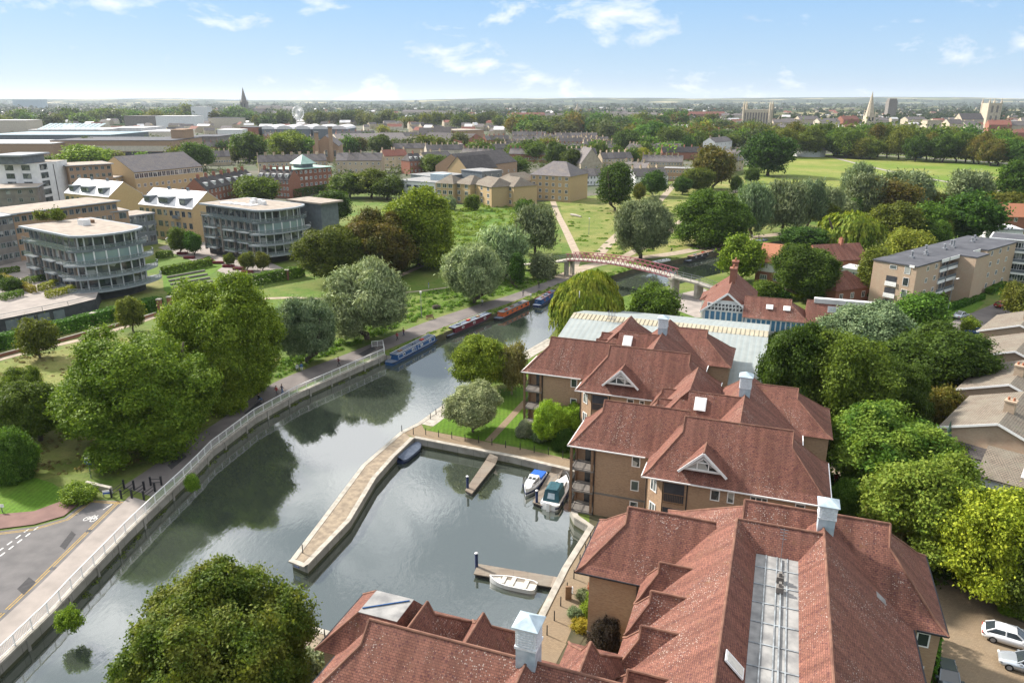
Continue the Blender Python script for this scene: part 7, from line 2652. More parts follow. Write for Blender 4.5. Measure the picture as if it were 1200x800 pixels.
nb.append(narrowboat('black narrowboat with orange cabin panels', (582,375),(620,357), 'hull_black', 'orange_paint', 'lead', None, (.12,.9),5, trim='hull_black'))
nb.append(narrowboat('short blue narrowboat with red bow band near the willow', (628,359.5),(651,345), 'navy', 'blue_paint', 'grey_cloth', None, (.1,.9),3, trim='red_trim'))
nb.append(narrowboat('long black narrowboat with brown cluttered roof upstream of the bridge', (803,307),(848,294.5), 'hull_black', 'hull_black', 'wood', None, (.1,.9),5))
nb.append(narrowboat('blue narrowboat half hidden by trees far upstream', (872,290),(900,284.5), 'navy', 'blue_paint', 'grey_cloth', None, (.1,.9),3))
nb.append(narrowboat('white-cabined boat moored just beyond the footbridge', (764,313),(788,308), 'navy', 'white_paint', 'white_paint', None, (.1,.8),3, trim='grey_cloth'))
# clutter on the roofs
for i, (r_, x0, x1, zt, w1) in enumerate(nb[:5]):
 for k in range(3):
  xx = x0 + (x1 - x0) * (.2 + .25 * k + random.uniform(-.05,.05))
  mb = MB()
  mb.box(xx - .5, xx + .5,-.35,.25, zt + .07, zt + .28 + .1 * (k % 2))
  mb.build('roof_box', [['wood', 'grey_cloth', 'red_trim'][(i + k) % 3]], r_)
def cruiser(label, p_stern, p_bow, stripe, canopy, aft_cover):
 a, b_ = Vector(at(*p_stern, -1.0)), Vector(at(*p_bow, -1.0))
 L = (b_ - a).length
 W = L * .33
 c = (a + b_) / 2
 root = thing('cabin_cruiser', label, 'boat', (c.x, c.y, WZ), math.atan2(b_.y - a.y, b_.x - a.x))
 mb = MB()
 hull_mesh(mb, L, W, -.3,.75,.35,.5,.05)
 mb.build('hull', ['gel_white', 'gel_white'], root)
 mb = MB()
 o = hull_outline(L, W * .97,.5,.05)
 for (xa, wa),(xb, wb) in zip(o, o[1:]):
  for sg in (-1,1):
   mb.bar((xa, sg * (wa + .01),.36),(xb, sg * (wb + .01),.36),.05,.22)
 mb.build('hull_stripe', [stripe], root)
 x0, x1 = -L * .08, L * .30
 w0, w1 = W * .40, W * .20
 mb = MB()
 A = [(x0,-w0,.74),(x1 + .25,-w1,.85),(x1 + .25, w1,.85),(x0, w0,.74)]
 B = [(x0 + .1,-w0 * .86,1.45),(x1 - .35,-w1 * 1.15,1.25),(x1 - .35, w1 * 1.15,1.25),(x0 + .1, w0 * .86,1.45)]
 for i in range(4):
  j = (i + 1) % 4
  mb.face([A[i], A[j], B[j], B[i]])
 mb.face(B)
 cb = mb.build('cabin', ['gel_white'], root)
 for sg in (-1,1):
  mb = MB()
  f = [(x0 + .3, sg * (w0 * .96 + .02),.95),(x1 - .5, sg * (w1 * 1.42 + .02),.98),(x1 - .6, sg * (w1 * 1.35 + .02),1.18),(x0 + .35, sg * (w0 * .90 + .02),1.3)]
  mb.face(f if sg < 0 else f[::-1])
  mb.build('window', ['glass'], cb)
 for sg in (-1,1):
  mb = MB()
  mb.box(L * .05, L * .13, sg * w0 * .35 - .18, sg * w0 * .35 + .18,1.36,1.42)
  mb.build('hatch', ['glass'], cb)
 if aft_cover == 'hood':
  mb = MB()
  y_ = W * .42
  A = [(-L * .40,-y_, .75),(x0 + .3,-y_, .75),(x0 + .3, y_, .75),(-L * .40, y_, .75)]
  B = [(-L * .34,-y_ * .86,1.95),(x0 + .15,-y_ * .86,2.0),(x0 + .15, y_ * .86,2.0),(-L * .34, y_ * .86,1.95)]
  for i in range(4):
   j = (i + 1) % 4
   mb.face([A[i], A[j], B[j], B[i]])
  C_ = [(p[0] * .97 - .02, p[1] * .7,2.15) for p in B]
  for i in range(4):
   j = (i + 1) % 4
   mb.face([B[i], B[j], C_[j], C_[i]])
  mb.face(C_)
  hd = mb.build('canopy', [canopy], root)
  mb = MB()
  mb.face([(-L * .39 - .02, y_ * .45,1.1),(-L * .39 - .02,-y_ * .45,1.1),(-L * .355 - .02,-y_ * .4,1.75),(-L * .355 - .02, y_ * .4,1.75)])
  mb.build('canopy_window', ['lead_blue'], hd)
  mb = MB()
  mb.box(-L / 2 - .35,-L / 2 + .05,-.2,.2,-.2,1.1)
  mb.build('outboard', ['gel_white'], root)
 else:
  mb = MB()
  y_ = W * .44
  mb.face([(-L * .46,-y_, .95),(x0,-y_, 1.1),(x0, y_, 1.1),(-L * .46, y_, .95)])
  mb.face([(-L * .46, y_, .95),(-L * .46, y_, .7),(-L * .46,-y_, .7),(-L * .46,-y_, .95)])
  for sg in (-1,1):
   f = [(-L * .46, sg * y_, .7),(x0, sg * y_, .7),(x0, sg * y_, 1.1),(-L * .46, sg * y_, .95)]
   mb.face(f if sg < 0 else f[::-1])
  mb.build('cockpit_cover', [canopy], root)
 mb = MB()
 pts = []
 for sg in (-1,1):
  pts.append([(L * .5 - L * .5 * (1 - u) * .8, sg * W / 2 * (1 - u ** 2.2) * .92,1.45 + .1 * u) for u in (0.0,.3,.6,.85,.99)])
 for line in pts:
  mb.tube(line, .025,5)
  for p in line[::2]:
   mb.tube([(p[0], p[1], .85), p], .02,5)
 mb.build('bow_rail', ['metal_grey'], root)
 for xx in (-L * .3,-L * .05, L * .18):
  for sg in (-1,1):
   mb = MB()
   mb.cyl(xx, sg * (W / 2 + .1),.1,.55,.1, n=8)
   mb.build('fender', ['cloth_navy'], root)
 return root
cruiser('small white cruiser with blue cockpit cover, left of the pontoon', (634,555),(616,579), 'navy', 'tarp_blue', 'flat')
cruiser('white cruiser with teal canvas canopy, right of the pontoon', (643,595),(663,562), 'cloth_navy', 'teal_cloth', 'hood')
def small_boat(name, label, p0, p1, W, hull, deck, cover=None, seats=True):
 a, b_ = Vector(at(*p0,-1.1)), Vector(at(*p1,-1.1))
 L = (b_ - a).length
 c = (a + b_) / 2
 root = thing(name, label, 'boat', (c.x, c.y, WZ), math.atan2(b_.y - a.y, b_.x - a.x))
 mb = MB()
 hull_mesh(mb, L, W, -.25,.5,.25,.5,.15,0,1)
 mb.build('hull', [hull, deck], root)
 mb = MB()
 o = hull_outline(L, W, .5,.15)
 for (xa, wa),(xb, wb) in zip(o, o[1:]):
  for sg in (-1,1):
   mb.bar((xa, sg * wa, .52 + .25 * max(0,(xa - L * .2) / (L * .3)) ** 2),(xb, sg * wb, .52 + .25 * max(0,(xb - L * .2) / (L * .3)) ** 2),.09)
 mb.build('gunwale', [hull], root)
 if cover:
  mb = MB()
  for (xa, wa),(xb, wb) in zip(o, o[1:]):
   za = .62 + .25 * max(0,(xa - L * .2) / (L * .3)) ** 2
   zb = .62 + .25 * max(0,(xb - L * .2) / (L * .3)) ** 2
   for sg in (-1,1):
    f = [(xa, sg * (wa + .03), za),(xb, sg * (wb + .03), zb),(xb, 0, zb + .42 * wb / (W / 2)),(xa, 0, za + .42 * wa / (W / 2))]
    mb.face(f if sg < 0 else f[::-1])
    g = [(xa, sg * (wa + .06), za - .25),(xb, sg * (wb + .06), zb - .25),(xb, sg * (wb + .03), zb),(xa, sg * (wa + .03), za)]
    mb.face(g if sg < 0 else g[::-1])
  mb.build('canvas_cover', [cover], root)
 elif seats:
  for xx in (-L * .28,0, L * .2):
   mb = MB()
   ww = W * .42 if xx < L * .1 else W * .34
   mb.box(xx - .22, xx + .22,-ww, ww, .5,.56)
   mb.build('seat', ['timber_pale'], root)
 return root
small_boat('open_launch', 'dark boat under a fitted grey canvas cover beside the jetty', (467,541),(493,520),2.2, 'navy', 'navy', 'grey_cloth')
small_boat('rowing_boat', 'white open rowing boat tied to the wooden pontoon', (628,690),(574,679),1.65, 'gel_white', 'timber_pale')
small_boat('dinghy', 'dinghy under a bright blue tarpaulin behind the front red roof', (526,741),(506,734),1.5, 'gel_white', 'gel_white', 'tarp_blue')
# ------------------------------------------------------------------ pontoons
def pontoon(label, corners, ramp=None):
 z = -.82
 q = [Vector(at(*p, z)) for p in corners]
 c = sum(q, Vector((0,0))) / 4
 root = thing('pontoon', label, 'pontoon', (c.x, c.y, WZ))
 mb = MB((c.x, c.y, WZ))
 mb.prism([(v.x, v.y) for v in q], z - .12, z, bottom=True)
 dk = mb.build('deck', ['planks'], root)
 mb = MB((c.x, c.y, WZ))
 u = (q[3] - q[0]).normalized() * .12
 k = (q[1] - q[0]).normalized() * .12
 mb.prism([tuple(q[0] + u + k), tuple(q[1] + u - k), tuple(q[2] - u - k), tuple(q[3] - u + k)], -1.7, z - .12)
 mb.build('float', ['hull_black'], root)
 if ramp:
  r_ = [Vector(at(*p, .1)) for p in ramp]
  mb = MB((c.x, c.y, WZ))
  mb.face([(*q[0], z + .02),(*q[1], z + .02),(*r_[1], .1),(*r_[0], .1)])
  mb.face([(*q[0], z - .05),(*r_[0], .0),(*r_[1], .0),(*q[1], z - .05)])
  mb.build('gangway', ['planks'], root)
 return root
pontoon('narrow wooden pontoon near the covered boat', [(569,539),(581,543),(553,578),(545,574)], [(574,531),(584,535)])
pontoon('narrow wooden pontoon between the two white cruisers', [(645,552),(657,557),(635,592),(624,588)], [(647,546),(660,549)])
pontoon('wide grey wooden pontoon holding the rowing boat', [(645,687),(649,675),(560,660),(555,672)], [(654,690),(662,678)])
pontoon('short wooden pontoon behind the front red roof', [(575,752),(580,742),(515,727),(508,738)])
for i, (x_, y_, lab) in enumerate(((548,571, 'blue mooring post on the pontoon near the covered boat'),(629,588, 'blue mooring post between the two white cruisers'),(558.5,663, 'blue mooring post at the tip of the wide pontoon'),(510,738, 'blue mooring post behind the front red roof'))):
 x, y = at(x_, y_, -.8)
 t = thing('mooring_post', lab, 'post', (x, y, WZ))
 mb = MB()
 mb.cyl(0,0,-1.0,2.1,.17, n=12)
 mb.build('shaft', ['navy'], t, smooth=False)
 mb = MB()
 mb.cyl(0,0,2.1,2.22,.2,.05, n=12)
 mb.build('cap', ['white_paint'], t)
# ------------------------------------------------------------------ quay posts
mb = MB()
mb.cyl(0,0,0,1.05,.06,.05,8)
pb = mb.mesh('bollard', ['black_metal'])
mb2 = MB()
mb2.cyl(0,0,1.05,1.13,.075,.04,8)
def posts(points, label, group, mesh=pb, name='quay_post', z=.04):
 for p in points:
  o = bpy.data.objects.new(name, mesh)
  COL.objects.link(o)
  x, y = at(*p)
  o.location = (x, y, z)
  tag(o, label, 'post', group)
posts([(471,506),(484.5,509),(499,509.5),(514,512),(529.5,514),(545,517),(561,519),(576.5,521.5),(592.5,524.5),(609.5,527),(626,530.5),(642.5,533),(659.5,537),(675,540)], 'slim black post of the rail line between the lawn and the marina', 'posts between lawn and marina')
posts([(504.5,491),(511,486),(519,479),(528,472),(536,466),(545,460),(553,455)], 'slim black post beside the lawn on the river side', 'posts between lawn and river')
posts([(641,744),(649.5,727),(657,710),(664.5,693),(672.5,678),(679.5,660),(686,647),(691.5,634)], 'slim black post along the quay by the flower bed', 'posts along the quay by the flower bed')
posts([(364,743),(381,749),(345,738)], 'slim black post on the quay beside the big foreground maple', 'posts beside the foreground maple')
posts([(355,648)], 'single black post at the outer end of the jetty', None)
gate = [(145.8,572.5),(157.5,573.5),(169.5,574.5),(177,569),(189.5,568.5),(182,576),(142.5,584),(155,584.5),(169,586),(131,583)]
mb = MB()
mb.box(-.09,.09,-.09,.09,0,1.15)
mb.box(-.11,.11,-.11,.11,1.15,1.22)
gp = mb.mesh('bollard', ['black_metal'])
posts(gate, 'square black gate post where the road meets the riverside path', 'black gate posts at the path entrance', gp, 'gate_post', .03)
for i, (a, b_) in enumerate((((145.8,572.5),(131,583)),((157.5,573.5),(142.5,584)),((169.5,574.5),(155,584.5)),((182,576),(169,586)),((189.5,568.5),(177,569)))):
 A, B = Vector(at(*a)), Vector(at(*b_))
 mb = MB((A.x, A.y, 0))
 for z in (.45,.9):
  mb.bar((*A, z),(*B, z),.06)
 tag(mb.build('barrier_rail', ['black_metal'], None, loc=(A.x, A.y, 0)), 'dark barrier rail between gate posts at the path entrance', 'barrier', 'barrier rails at the path entrance')
# low wall with a blue and white notice, and the pole sign
A, B = Vector(at(100,571)), Vector(at(129,578))
t = thing('low_wall', 'short pale concrete wall with a blue-white notice by the path gates', 'wall', (A.x, A.y, 0))
mb = MB((A.x, A.y, 0))
d = (B - A).normalized()
n = Vector((d.y, -d.x))
mb.prism([tuple(A), tuple(B), tuple(B - n * .45), tuple(A - n * .45)], 0,.75)
mb.build('wall_body', ['coping'], t)
A, B = Vector(at(121,582)), Vector(at(130.5,581))
d = (B - A).normalized()
n = Vector((d.y, -d.x))
t = thing('notice_board', 'low blue and white notice on two posts before the short pale wall', 'sign', (A.x, A.y, 0))
o = (A.x, A.y, 0)
facing_board(A, d, n, 0,1.1,.35,.85, 'panel', 'white_paint', t, .04, o)
facing_board(A + n * .04, d, n, .05,1.05,.40,.60, 'blue_band', 'sign_blue', t, .02, o)
for k in (0.05,1.0):
 q = A + d * k
 local = MB(o)
 local.box(q.x - .04, q.x + .04, q.y - .04, q.y + .04,0,.4)
 local.build('leg', ['metal_grey'], t)
x, y = at(107,560)
t = thing('sign_post', 'pole with small blue direction signs by the big green trees', 'sign', (x, y, 0), R(-15))
local_box(t, 'pole', 'metal_grey', -.05,.05,-.05,.05,0,3.0)
sg = local_box(t, 'sign_plate', 'sign_blue', -.5,.5,-.09,-.05,2.0,2.5)
local_box(sg, 'sign_symbol', 'white_paint', -.12,.12,-.11,-.092,2.1,2.4)
sg = local_box(t, 'sign_plate', 'white_paint', -.4,.4,-.09,-.05,2.6,2.9)
x, y = at(3,600)
t = thing('sign_post', 'tiny pale sign on the mown verge at the left edge', 'sign', (x, y, 0))
local_box(t, 'pole', 'metal_grey', -.04,.04,-.04,.04,0,.9)
local_box(t, 'sign_plate', 'white_paint', -.35,.35,-.06,-.04,.7,1.1)
x, y = at(666,702)
t = thing('lifebuoy_stand', 'brown stand with a white lifebuoy on the quay', 'lifebuoy', (x, y, 0))
local_box(t, 'board', 'wood', -.3,.3,-.12,.12,0,1.5)
mb = MB()
mb.tube([(.36 + .02,.33 * math.cos(a_ * math.pi / 6),1.0 + .33 * math.sin(a_ * math.pi / 6)) for a_ in range(13)], .08,6)
mb.build('lifebuoy', ['white_paint'], t)
for i, (x_, y_, h_, lab, arm) in enumerate(((494,372,5.5, 'slim lamp post beside the path above the maroon boat', 0),(1081,381,6.5, 'street lamp before the brick flats, nearer the small tree', 1),(1110,368,8.0, 'street lamp at the corner of the brick flats', 1),(996,498,6.5, 'leaning-armed street lamp among the garden trees', 1),(690,275,5.5, 'thin lamp post on the meadow beyond the bridge', 0),(1180,262,9, 'white lamp post by the purple tree', 1))):
 x, y = at(x_, y_)
 t = thing('street_lamp', lab, 'street lamp', (x, y, 0), R(20))
 mb = MB()
 mb.cyl(0,0,0, h_, .10,.06,8)
 if arm:
  mb.bar((0,0, h_ - .05),(1.1,0, h_ + .1),.07)
 mb.build('pole', ['metal_grey'], t)
 mb = MB()
 if arm:
  mb.prism([(.9,-.16),(1.6,-.12),(1.6,.12),(.9,.16)], h_ + .04, h_ + .2, bottom=True)
 else:
  mb.cyl(0,0, h_, h_ + .5,.18,.25,8)
 mb.build('lamp_head', ['lamp_glass'], t)
for i, (x_, y0, y1, lab) in enumerate(((677.5,399,341, 'tall white flagpole left of the pale shed roof'),(791,372,345, 'shorter white pole by the slipway'))):
 x, y = at(x_, y0)
 h_ = up_at(0, y1, y)
 mb = MB()
 mb.cyl(0,0,0, h_, .12,.07,8)
 tag(mb.build('flagpole', ['white_paint'], None, loc=(x, y, 0)), lab, 'flagpole')
# benches and logs
x, y = at(504,374)
t = thing('park_bench', 'grey bench beside the path above the maroon boat', 'bench', (x, y, 0), R(35))
local_box(t, 'seat', 'wood', -.9,.9,-.25,.25,.42,.48)
local_box(t, 'backrest', 'wood', -.9,.9,.22,.28,.55,.95)
for sx in (-.8,.8):
 for sy in (-.2,.2):
  local_box(t, 'leg', 'wood', sx - .05, sx + .05, sy - .05, sy + .05,0,.42)
for i, (p, q, lab) in enumerate((((507,362),(516,361), 'fallen log in the rough grass by the bench'),((669,252.5),(681,255), 'pale fallen log on the dry meadow'))):
 A, B = Vector(at(*p)), Vector(at(*q))
 mb = MB((A.x, A.y, 0))
 mb.tube([(*A, .4),(*((A + B) / 2),.5),(*B, .35)], [.45,.5,.3], 8)
 tag(mb.build('log', ['pale_bark' if i else 'bark'], None, loc=(A.x, A.y, 0)), lab, 'log')
# ------------------------------------------------------------------ trees in the town and beyond
T('sycamore_tree', 'round green tree left of the dormered terrace, over the dark pitched roof', 216,250,165,199, 'leaf_green', size='mid', var=0)
T('sycamore_tree', 'round green tree above the dormered brown terrace', 275,311,155,190, 'leaf_green', size='mid', var=1)
T('sycamore_tree', 'wide bright tree left of the brown hall and its chimneys', 318,361,153,184, 'leaf_fresh', size='mid', var=2)
T('lime_tree', 'round green tree between the two round apartment blocks', 278,323,205,240, 'leaf_green', size='mid', var=0)
T('alder_tree', 'dark tall tree left of the browning one on the meadow', 371,413,216,268, 'leaf_dark', 'tall', size='mid', var=0)
T('chestnut_tree', 'dark brown-green tree right of the brown hall', 396,432,160,180, 'leaf_autumn', size='mid', var=0)
T('alder_tree', 'dark green tree behind the big old houses', 434,458,158,182, 'leaf_dark', size='mid', var=1)
T('lime_tree', 'bright yellow-green bush-like tree behind the white tower', 78,128,170,200, 'leaf_lime', size='mid', var=1)
T('golden_tree', 'low golden bush at the foot of the shopping centre wall', 16,47,172,184, 'leaf_yellow', 'shrub', 'mid', cat='shrub')
T('alder_tree', 'dark tree rising behind the bright one by the white tower', 95,120,160,184, 'leaf_dark', size='mid', var=2)
T('alder_tree', 'round tree before the slate houses above the white modern block', 494,524,180,204, 'leaf_green', size='mid', var=0)
T('golden_tree', 'bright yellow tree among roofs left of the meadow corner', 741,760,173,191, 'leaf_yellow', size='mid', var=1)
T('golden_tree', 'bright yellow tree high in the belt left of the pink house', 821,831,141,158, 'leaf_yellow', size='far', var=1)
T('golden_tree', 'small yellow tree among roofs behind the big old houses', 443,454,147,158, 'leaf_yellow', size='far', var=2)
for i, (a, b_, c, d, m_) in enumerate(((571,600,180,204, 'leaf_green'),(594,618,183,204, 'leaf_green'),(613,640,165,190, 'leaf_green'),(640,664,166,196, 'leaf_dark'),(657,680,174,198, 'leaf_dark'),(540,560,178,196, 'leaf_green'),(720,748,152,180, 'leaf_dark'),(745,778,142,172, 'leaf_green'),(770,800,148,178, 'leaf_dark'),(692,712,167,188, 'leaf_green'))):
 T('garden_tree', ['dark trees right behind the yellow flats, leftmost', 'green tree behind the middle of the yellow flats', 'tall green tree above the taller yellow flats', 'dark tree behind the white gabled houses, left', 'dark tree behind the white gabled houses, right', 'small tree before the long dark slate hall', 'dark tree left of the big one in the town belt', 'big round tree in the town belt above the meadow corner', 'dark round tree in the belt above the meadow corner', 'tree right of the chapel-like house'][i], a, b_, c, d, m_, size='mid')
T('scrub_tree', 'bushy green mass left of the white modern block', 390,430,203,232, 'leaf_green', size='mid', var=1)
T('scrub_tree', 'lighter bushy mass before the white modern block', 416,455,197,232, 'leaf_olive', size='mid', var=2)
T('scrub_tree', 'dark bushy mass below the white modern block', 436,472,205,234, 'leaf_dark', size='mid', var=0)
for i, (a, b_, c, d) in enumerate(((520,535,228,246),(545,562,226,246),(604,625,232,250),(455,500,232,252))):
 T('scrub_shrub', ['pale bush before the leftmost yellow flats', 'dark conical bush before the second yellow flats', 'bush at the corner of the yellow flats', 'broad low scrub clump before the white modern block'][i], a, b_, c, d, ['leaf_grey', 'leaf_green', 'leaf_green', 'leaf_scrub'][i], 'shrub', 'mid', cat='shrub')
rt = random.Random(11)
OCC = [(o.location.x, o.location.y, 9) for o in COL.objects if o.parent is None and o.get('category') in ('house', 'flats', 'offices', 'hall', 'school', 'shops', 'apartments', 'building')]
def free(x, y, r):
 return all((x - a) ** 2 + (y - b_) ** 2 > (r + c) ** 2 for a, b_, c in OCC)
def belt(label, group, pts, n, wpx, hpx, mats, jitter=2.0, fam='broad', size='far', hmin=9):
 L = [0]
 for a, b_ in zip(pts, pts[1:]):
  L.append(L[-1] + math.dist(a, b_))
 for i in range(n):
  s = L[-1] * (i + rt.uniform(.1,.9)) / n
  k = max(j for j in range(len(L) - 1) if L[j] <= s)
  u = (s - L[k]) / (L[k + 1] - L[k])
  x = pts[k][0] + (pts[k + 1][0] - pts[k][0]) * u
  y = pts[k][1] + (pts[k + 1][1] - pts[k][1]) * u + rt.uniform(-jitter, jitter)
  w_, h_ = wpx * rt.uniform(.7,1.35), hpx * rt.uniform(.75,1.2)
  X, Y = at(x, y)
  sc = (Y * CP + CAMH * SP) / FPX
  plant('belt_tree', label, 0,0, w_ * sc, max(hmin, h_ * sc), rt.choice(mats), fam, size, group=group, xy=(X, Y), var=rt.randrange(3))
GR = ['leaf_green', 'leaf_dark', 'leaf_olive', 'leaf_far', 'leaf_green']
AU = ['leaf_autumn', 'leaf_olive', 'leaf_green', 'leaf_autumn', 'leaf_dark']
belt('tree in the continuous browning belt along the far edge of the open common', 'belt along the far edge of the common', [(905,184),(960,182),(1030,186),(1100,190),(1210,196)], 28,28,33, AU, 1.5, size='mid')
belt('green tree in the second rank behind the belt of the common', 'second rank behind the common', [(900,176),(1000,174),(1100,178),(1210,183)], 30,24,25, GR, 3)
belt('dark tree in the dense belt above the terraced streets in the middle', 'dense belt above the terraced streets', [(596,160),(680,160),(760,166),(830,170)], 30,18,20, ['leaf_dark', 'leaf_far', 'leaf_green', 'leaf_autumn'], 3)
belt('tree in the upper part of the dense belt above the terraced streets', 'upper dense belt above the terraced streets', [(596,152),(700,150),(800,152),(905,162)], 34,16,16, GR + ['leaf_autumn'], 3)
belt('tree in the long level belt on the skyline left of centre, right of the wheel', 'level belt right of the wheel', [(300,147),(380,147),(470,148),(590,149)], 40,11,14, ['leaf_far', 'leaf_dark', 'leaf_olive', 'leaf_far'], 2)
belt('tree in the belt behind the shopping centre on the left skyline', 'belt behind the shopping centre', [(-10,150),(80,146),(180,143),(300,141)], 40,15,14, GR, 4)
belt('small street tree among the slate roofs in the middle of the town', 'small trees among the slate roofs', [(400,178),(480,174),(560,186),(640,178),(720,184),(800,182)], 22,13,13, GR, 8)
belt('small street tree among the roofs left of the brown hall', 'small trees left of the brown hall', [(10,196),(90,206),(180,180),(250,182),(330,190)], 16,13,13, GR, 7)
belt('broad garden tree standing among the mid-town roofs', 'garden trees among the mid-town roofs', [(150,190),(270,196),(380,186),(470,178),(560,184),(650,178),(720,188),(800,186)], 24,18,18, GR + ['leaf_fresh'], 9)
belt('tree left of the big common-corner tree above the cream terrace', 'trees above the cream terrace', [(800,178),(840,172),(880,172),(905,178)], 10,18,20, GR, 3)
belt('riverside tree beyond the row of grey willows', 'riverside trees beyond the grey willows', [(960,268),(1000,258),(1060,252),(1100,250)], 8,20,20, ['leaf_olive', 'leaf_grey', 'leaf_green'], 3, size='mid')
belt('garden tree behind the brick flats at the right edge', 'garden trees behind the brick flats', [(1085,292),(1120,285),(1160,270),(1200,268)], 8,22,22, GR, 4, size='mid')
# gardens of the near right-hand belt: many shrubs fill the ground
belt('dense garden shrub under the trees behind the red roofs', 'garden shrubs behind the red roofs', [(905,470),(940,500),(960,470),(1010,500),(1060,500),(1100,470)], 16,34,26, ['leaf_green', 'leaf_dark', 'leaf_olive', 'leaf_fresh'], 10, 'shrub', 'mid', 2.2)
belt('dense garden shrub between earth path and parking court', 'garden shrubs beside the earth path', [(1000,560),(1030,600),(1060,620),(1100,600),(1140,600),(1190,640)], 14,34,26, ['leaf_green', 'leaf_dark', 'leaf_olive'], 8, 'shrub', 'near', 2.0)
belt('dense garden shrub around the timber boathouse', 'garden shrubs around the boathouse', [(905,412),(940,408),(985,402),(1040,404),(1100,420),(1120,440)], 14,34,28, ['leaf_green', 'leaf_dark', 'leaf_grey'], 5, 'shrub', 'mid', 2.2)
belt('shrub beside the small hipped house and brick flats', 'shrubs between boathouse and brick flats', [(895,345),(930,352),(985,345),(1020,352),(1030,340)], 10,24,18, ['leaf_green', 'leaf_dark', 'leaf_fresh'], 4, 'shrub', 'mid', 2.2)
hedge('hedge', 'low green hedge before the brick flats by the street', [at(1094,368), at(1118,362), at(1150,350)], 1.6,1.3, leaf=.35)
hedge('hedge', 'clipped green hedge against the lower right red roof by the dark car', [at(1084,800), at(1088,765), at(1090,745)], 1.3,2.2, leaf=.28, dens=40)
hedge('hedge', 'dark hedge on the right of the flats along the lawn', [at(1158,345), at(1175,335)], 1.6,1.3, leaf=.35)
sheet('lawn', [px((1100,372),(1140,366),(1155,354),(1130,352),(1100,360))], 'mown_lawn', 0.03)
sheet('lawn', [px((1158,340),(1190,330),(1215,335),(1215,345),(1178,350))], 'mown_lawn', 0.03)
T('street_shrub', 'round bright bush at the street corner before the pale houses', 1126,1147,370,389, 'leaf_fresh', 'shrub', 'mid', cat='shrub')
T('street_tree', 'olive round tree at the right edge by the red car', 1174,1212,330,372, 'leaf_olive', size='mid')
T('cypress_shrub', 'dark rounded shrub by the balconies of the brick flats', 1096,1108,342,362, 'leaf_dark', 'shrub', 'mid', cat='shrub')
T('climbing_vine', 'bright yellow-green climber on the lawn-side brick wall', 626,662,478,520, 'leaf_lime', 'shrub', 'near', cat='climber', z=1.2)
T('climbing_vine', 'yellow-green climber right of the larger one on the brick wall', 655,684,482,512, 'leaf_lime', 'shrub', 'near', cat='climber', z=1.4)
# flower bed by the brown brick end block
sheet('flower_bed', [[st(-14.2,68.5), st(-12.8,68.6), st(-12.4,58), st(-13.0,53), st(-14.2,53)]], 'soil', 0.04)
for i, (s_, t_, w_, h_, m_, lab) in enumerate(((-13.3,67,1.6,1.3, 'leaf_grey', 'pale grass clump at the far end of the flower bed'),(-13.2,65,1.8,1.5, 'leaf_fresh', 'bright green clump with white flowers in the bed'),(-13.1,63,1.7,1.4, 'leaf_green', 'green clump in the middle of the flower bed'),(-13.2,61,1.8,1.3, 'petal_red', 'red-flowering clump in the flower bed'),(-13.0,59.2,1.9,1.4, 'leaf_lime', 'bright clump beside the red flowers'),(-13.3,57.3,1.8,1.2, 'leaf_fresh', 'green clump at the near end of the flower bed'),(-13.4,55.4,1.8,.9, 'leaf_yellow', 'yellow clump at the near end of the flower bed'),(-14.3,59.5,1.4,1.1, 'leaf_grey', 'grey grass clump at the path side of the bed'),(-14.4,56.6,1.4,1.1, 'leaf_grey', 'grey-green clump at the path side near the yellow one'))):
 plant('flower_clump', lab, 0,0, w_, h_, m_, 'shrub', 'mid', cat='plant', xy=st(s_, t_), z=.03)
# ------------------------------------------------------------------ more streets, and the town's small green
extra_rows = 0
TOWN = [(230,700,168,200,1),(390,760,158,186,1),(560,800,160,190,1),(150,400,158,186,0),(600,740,155,172,1)]
tries = 0
while extra_rows < 36 and tries < 1500:
 tries += 1
 x0, x1, y0, y1, _ = TOWN[tries % len(TOWN)]
 X, Y = at(rt.uniform(x0, x1), rt.uniform(y0, y1))
 n = rt.choice((3,4,5,6))
 rz = R(rt.choice((-12,8,8,62,-70,15)) + rt.uniform(-5,5))
 w_ = 6.2
 c, s_ = math.cos(rz), math.sin(rz)
 cc = [(X + c * w_ * (k + .5), Y + s_ * w_ * (k + .5)) for k in range(n)]
 if not all(free(a, b_ + 4,7.5) for a, b_ in cc):
  continue
 pxx = 600 + FPX * X / (Y * CP + CAMH * SP)
 where = 'left of the brown hall' if pxx < 372 else 'behind the big old houses' if pxx < 520 else 'behind the yellow flats' if pxx < 660 else 'left of the meadow corner'
 turn = 'side-on' if abs(rz) < .6 else 'end-on'
 rm_, wm_ = rt.choice(('slate', 'slate', 'dark_tile', 'red_tile_far')), rt.choice(('gault_brick', 'gault_brick', 'red_brick', 'cream_render'))
 lab = '%s-roofed %s house in a short %s terrace %s' % ({'slate': 'slate', 'dark_tile': 'dark', 'red_tile_far': 'red'}[rm_], {'gault_brick': 'buff', 'red_brick': 'brown', 'cream_render': 'cream'}[wm_], turn, where)
 for a, b_ in cc:
  house(lab, a, b_, rz, w_ - .02,9,6.2,10.2, roof=rm_, wall=wm_, group='short %s %s terraces %s' % (rm_.replace('_', ' '), turn, where), chim=(-.42,), rows=2 if Y < 600 else 0, cols=2)
  OCC.append((a, b_ + 4,5))
 extra_rows += 1
rng = np.random.default_rng(77)
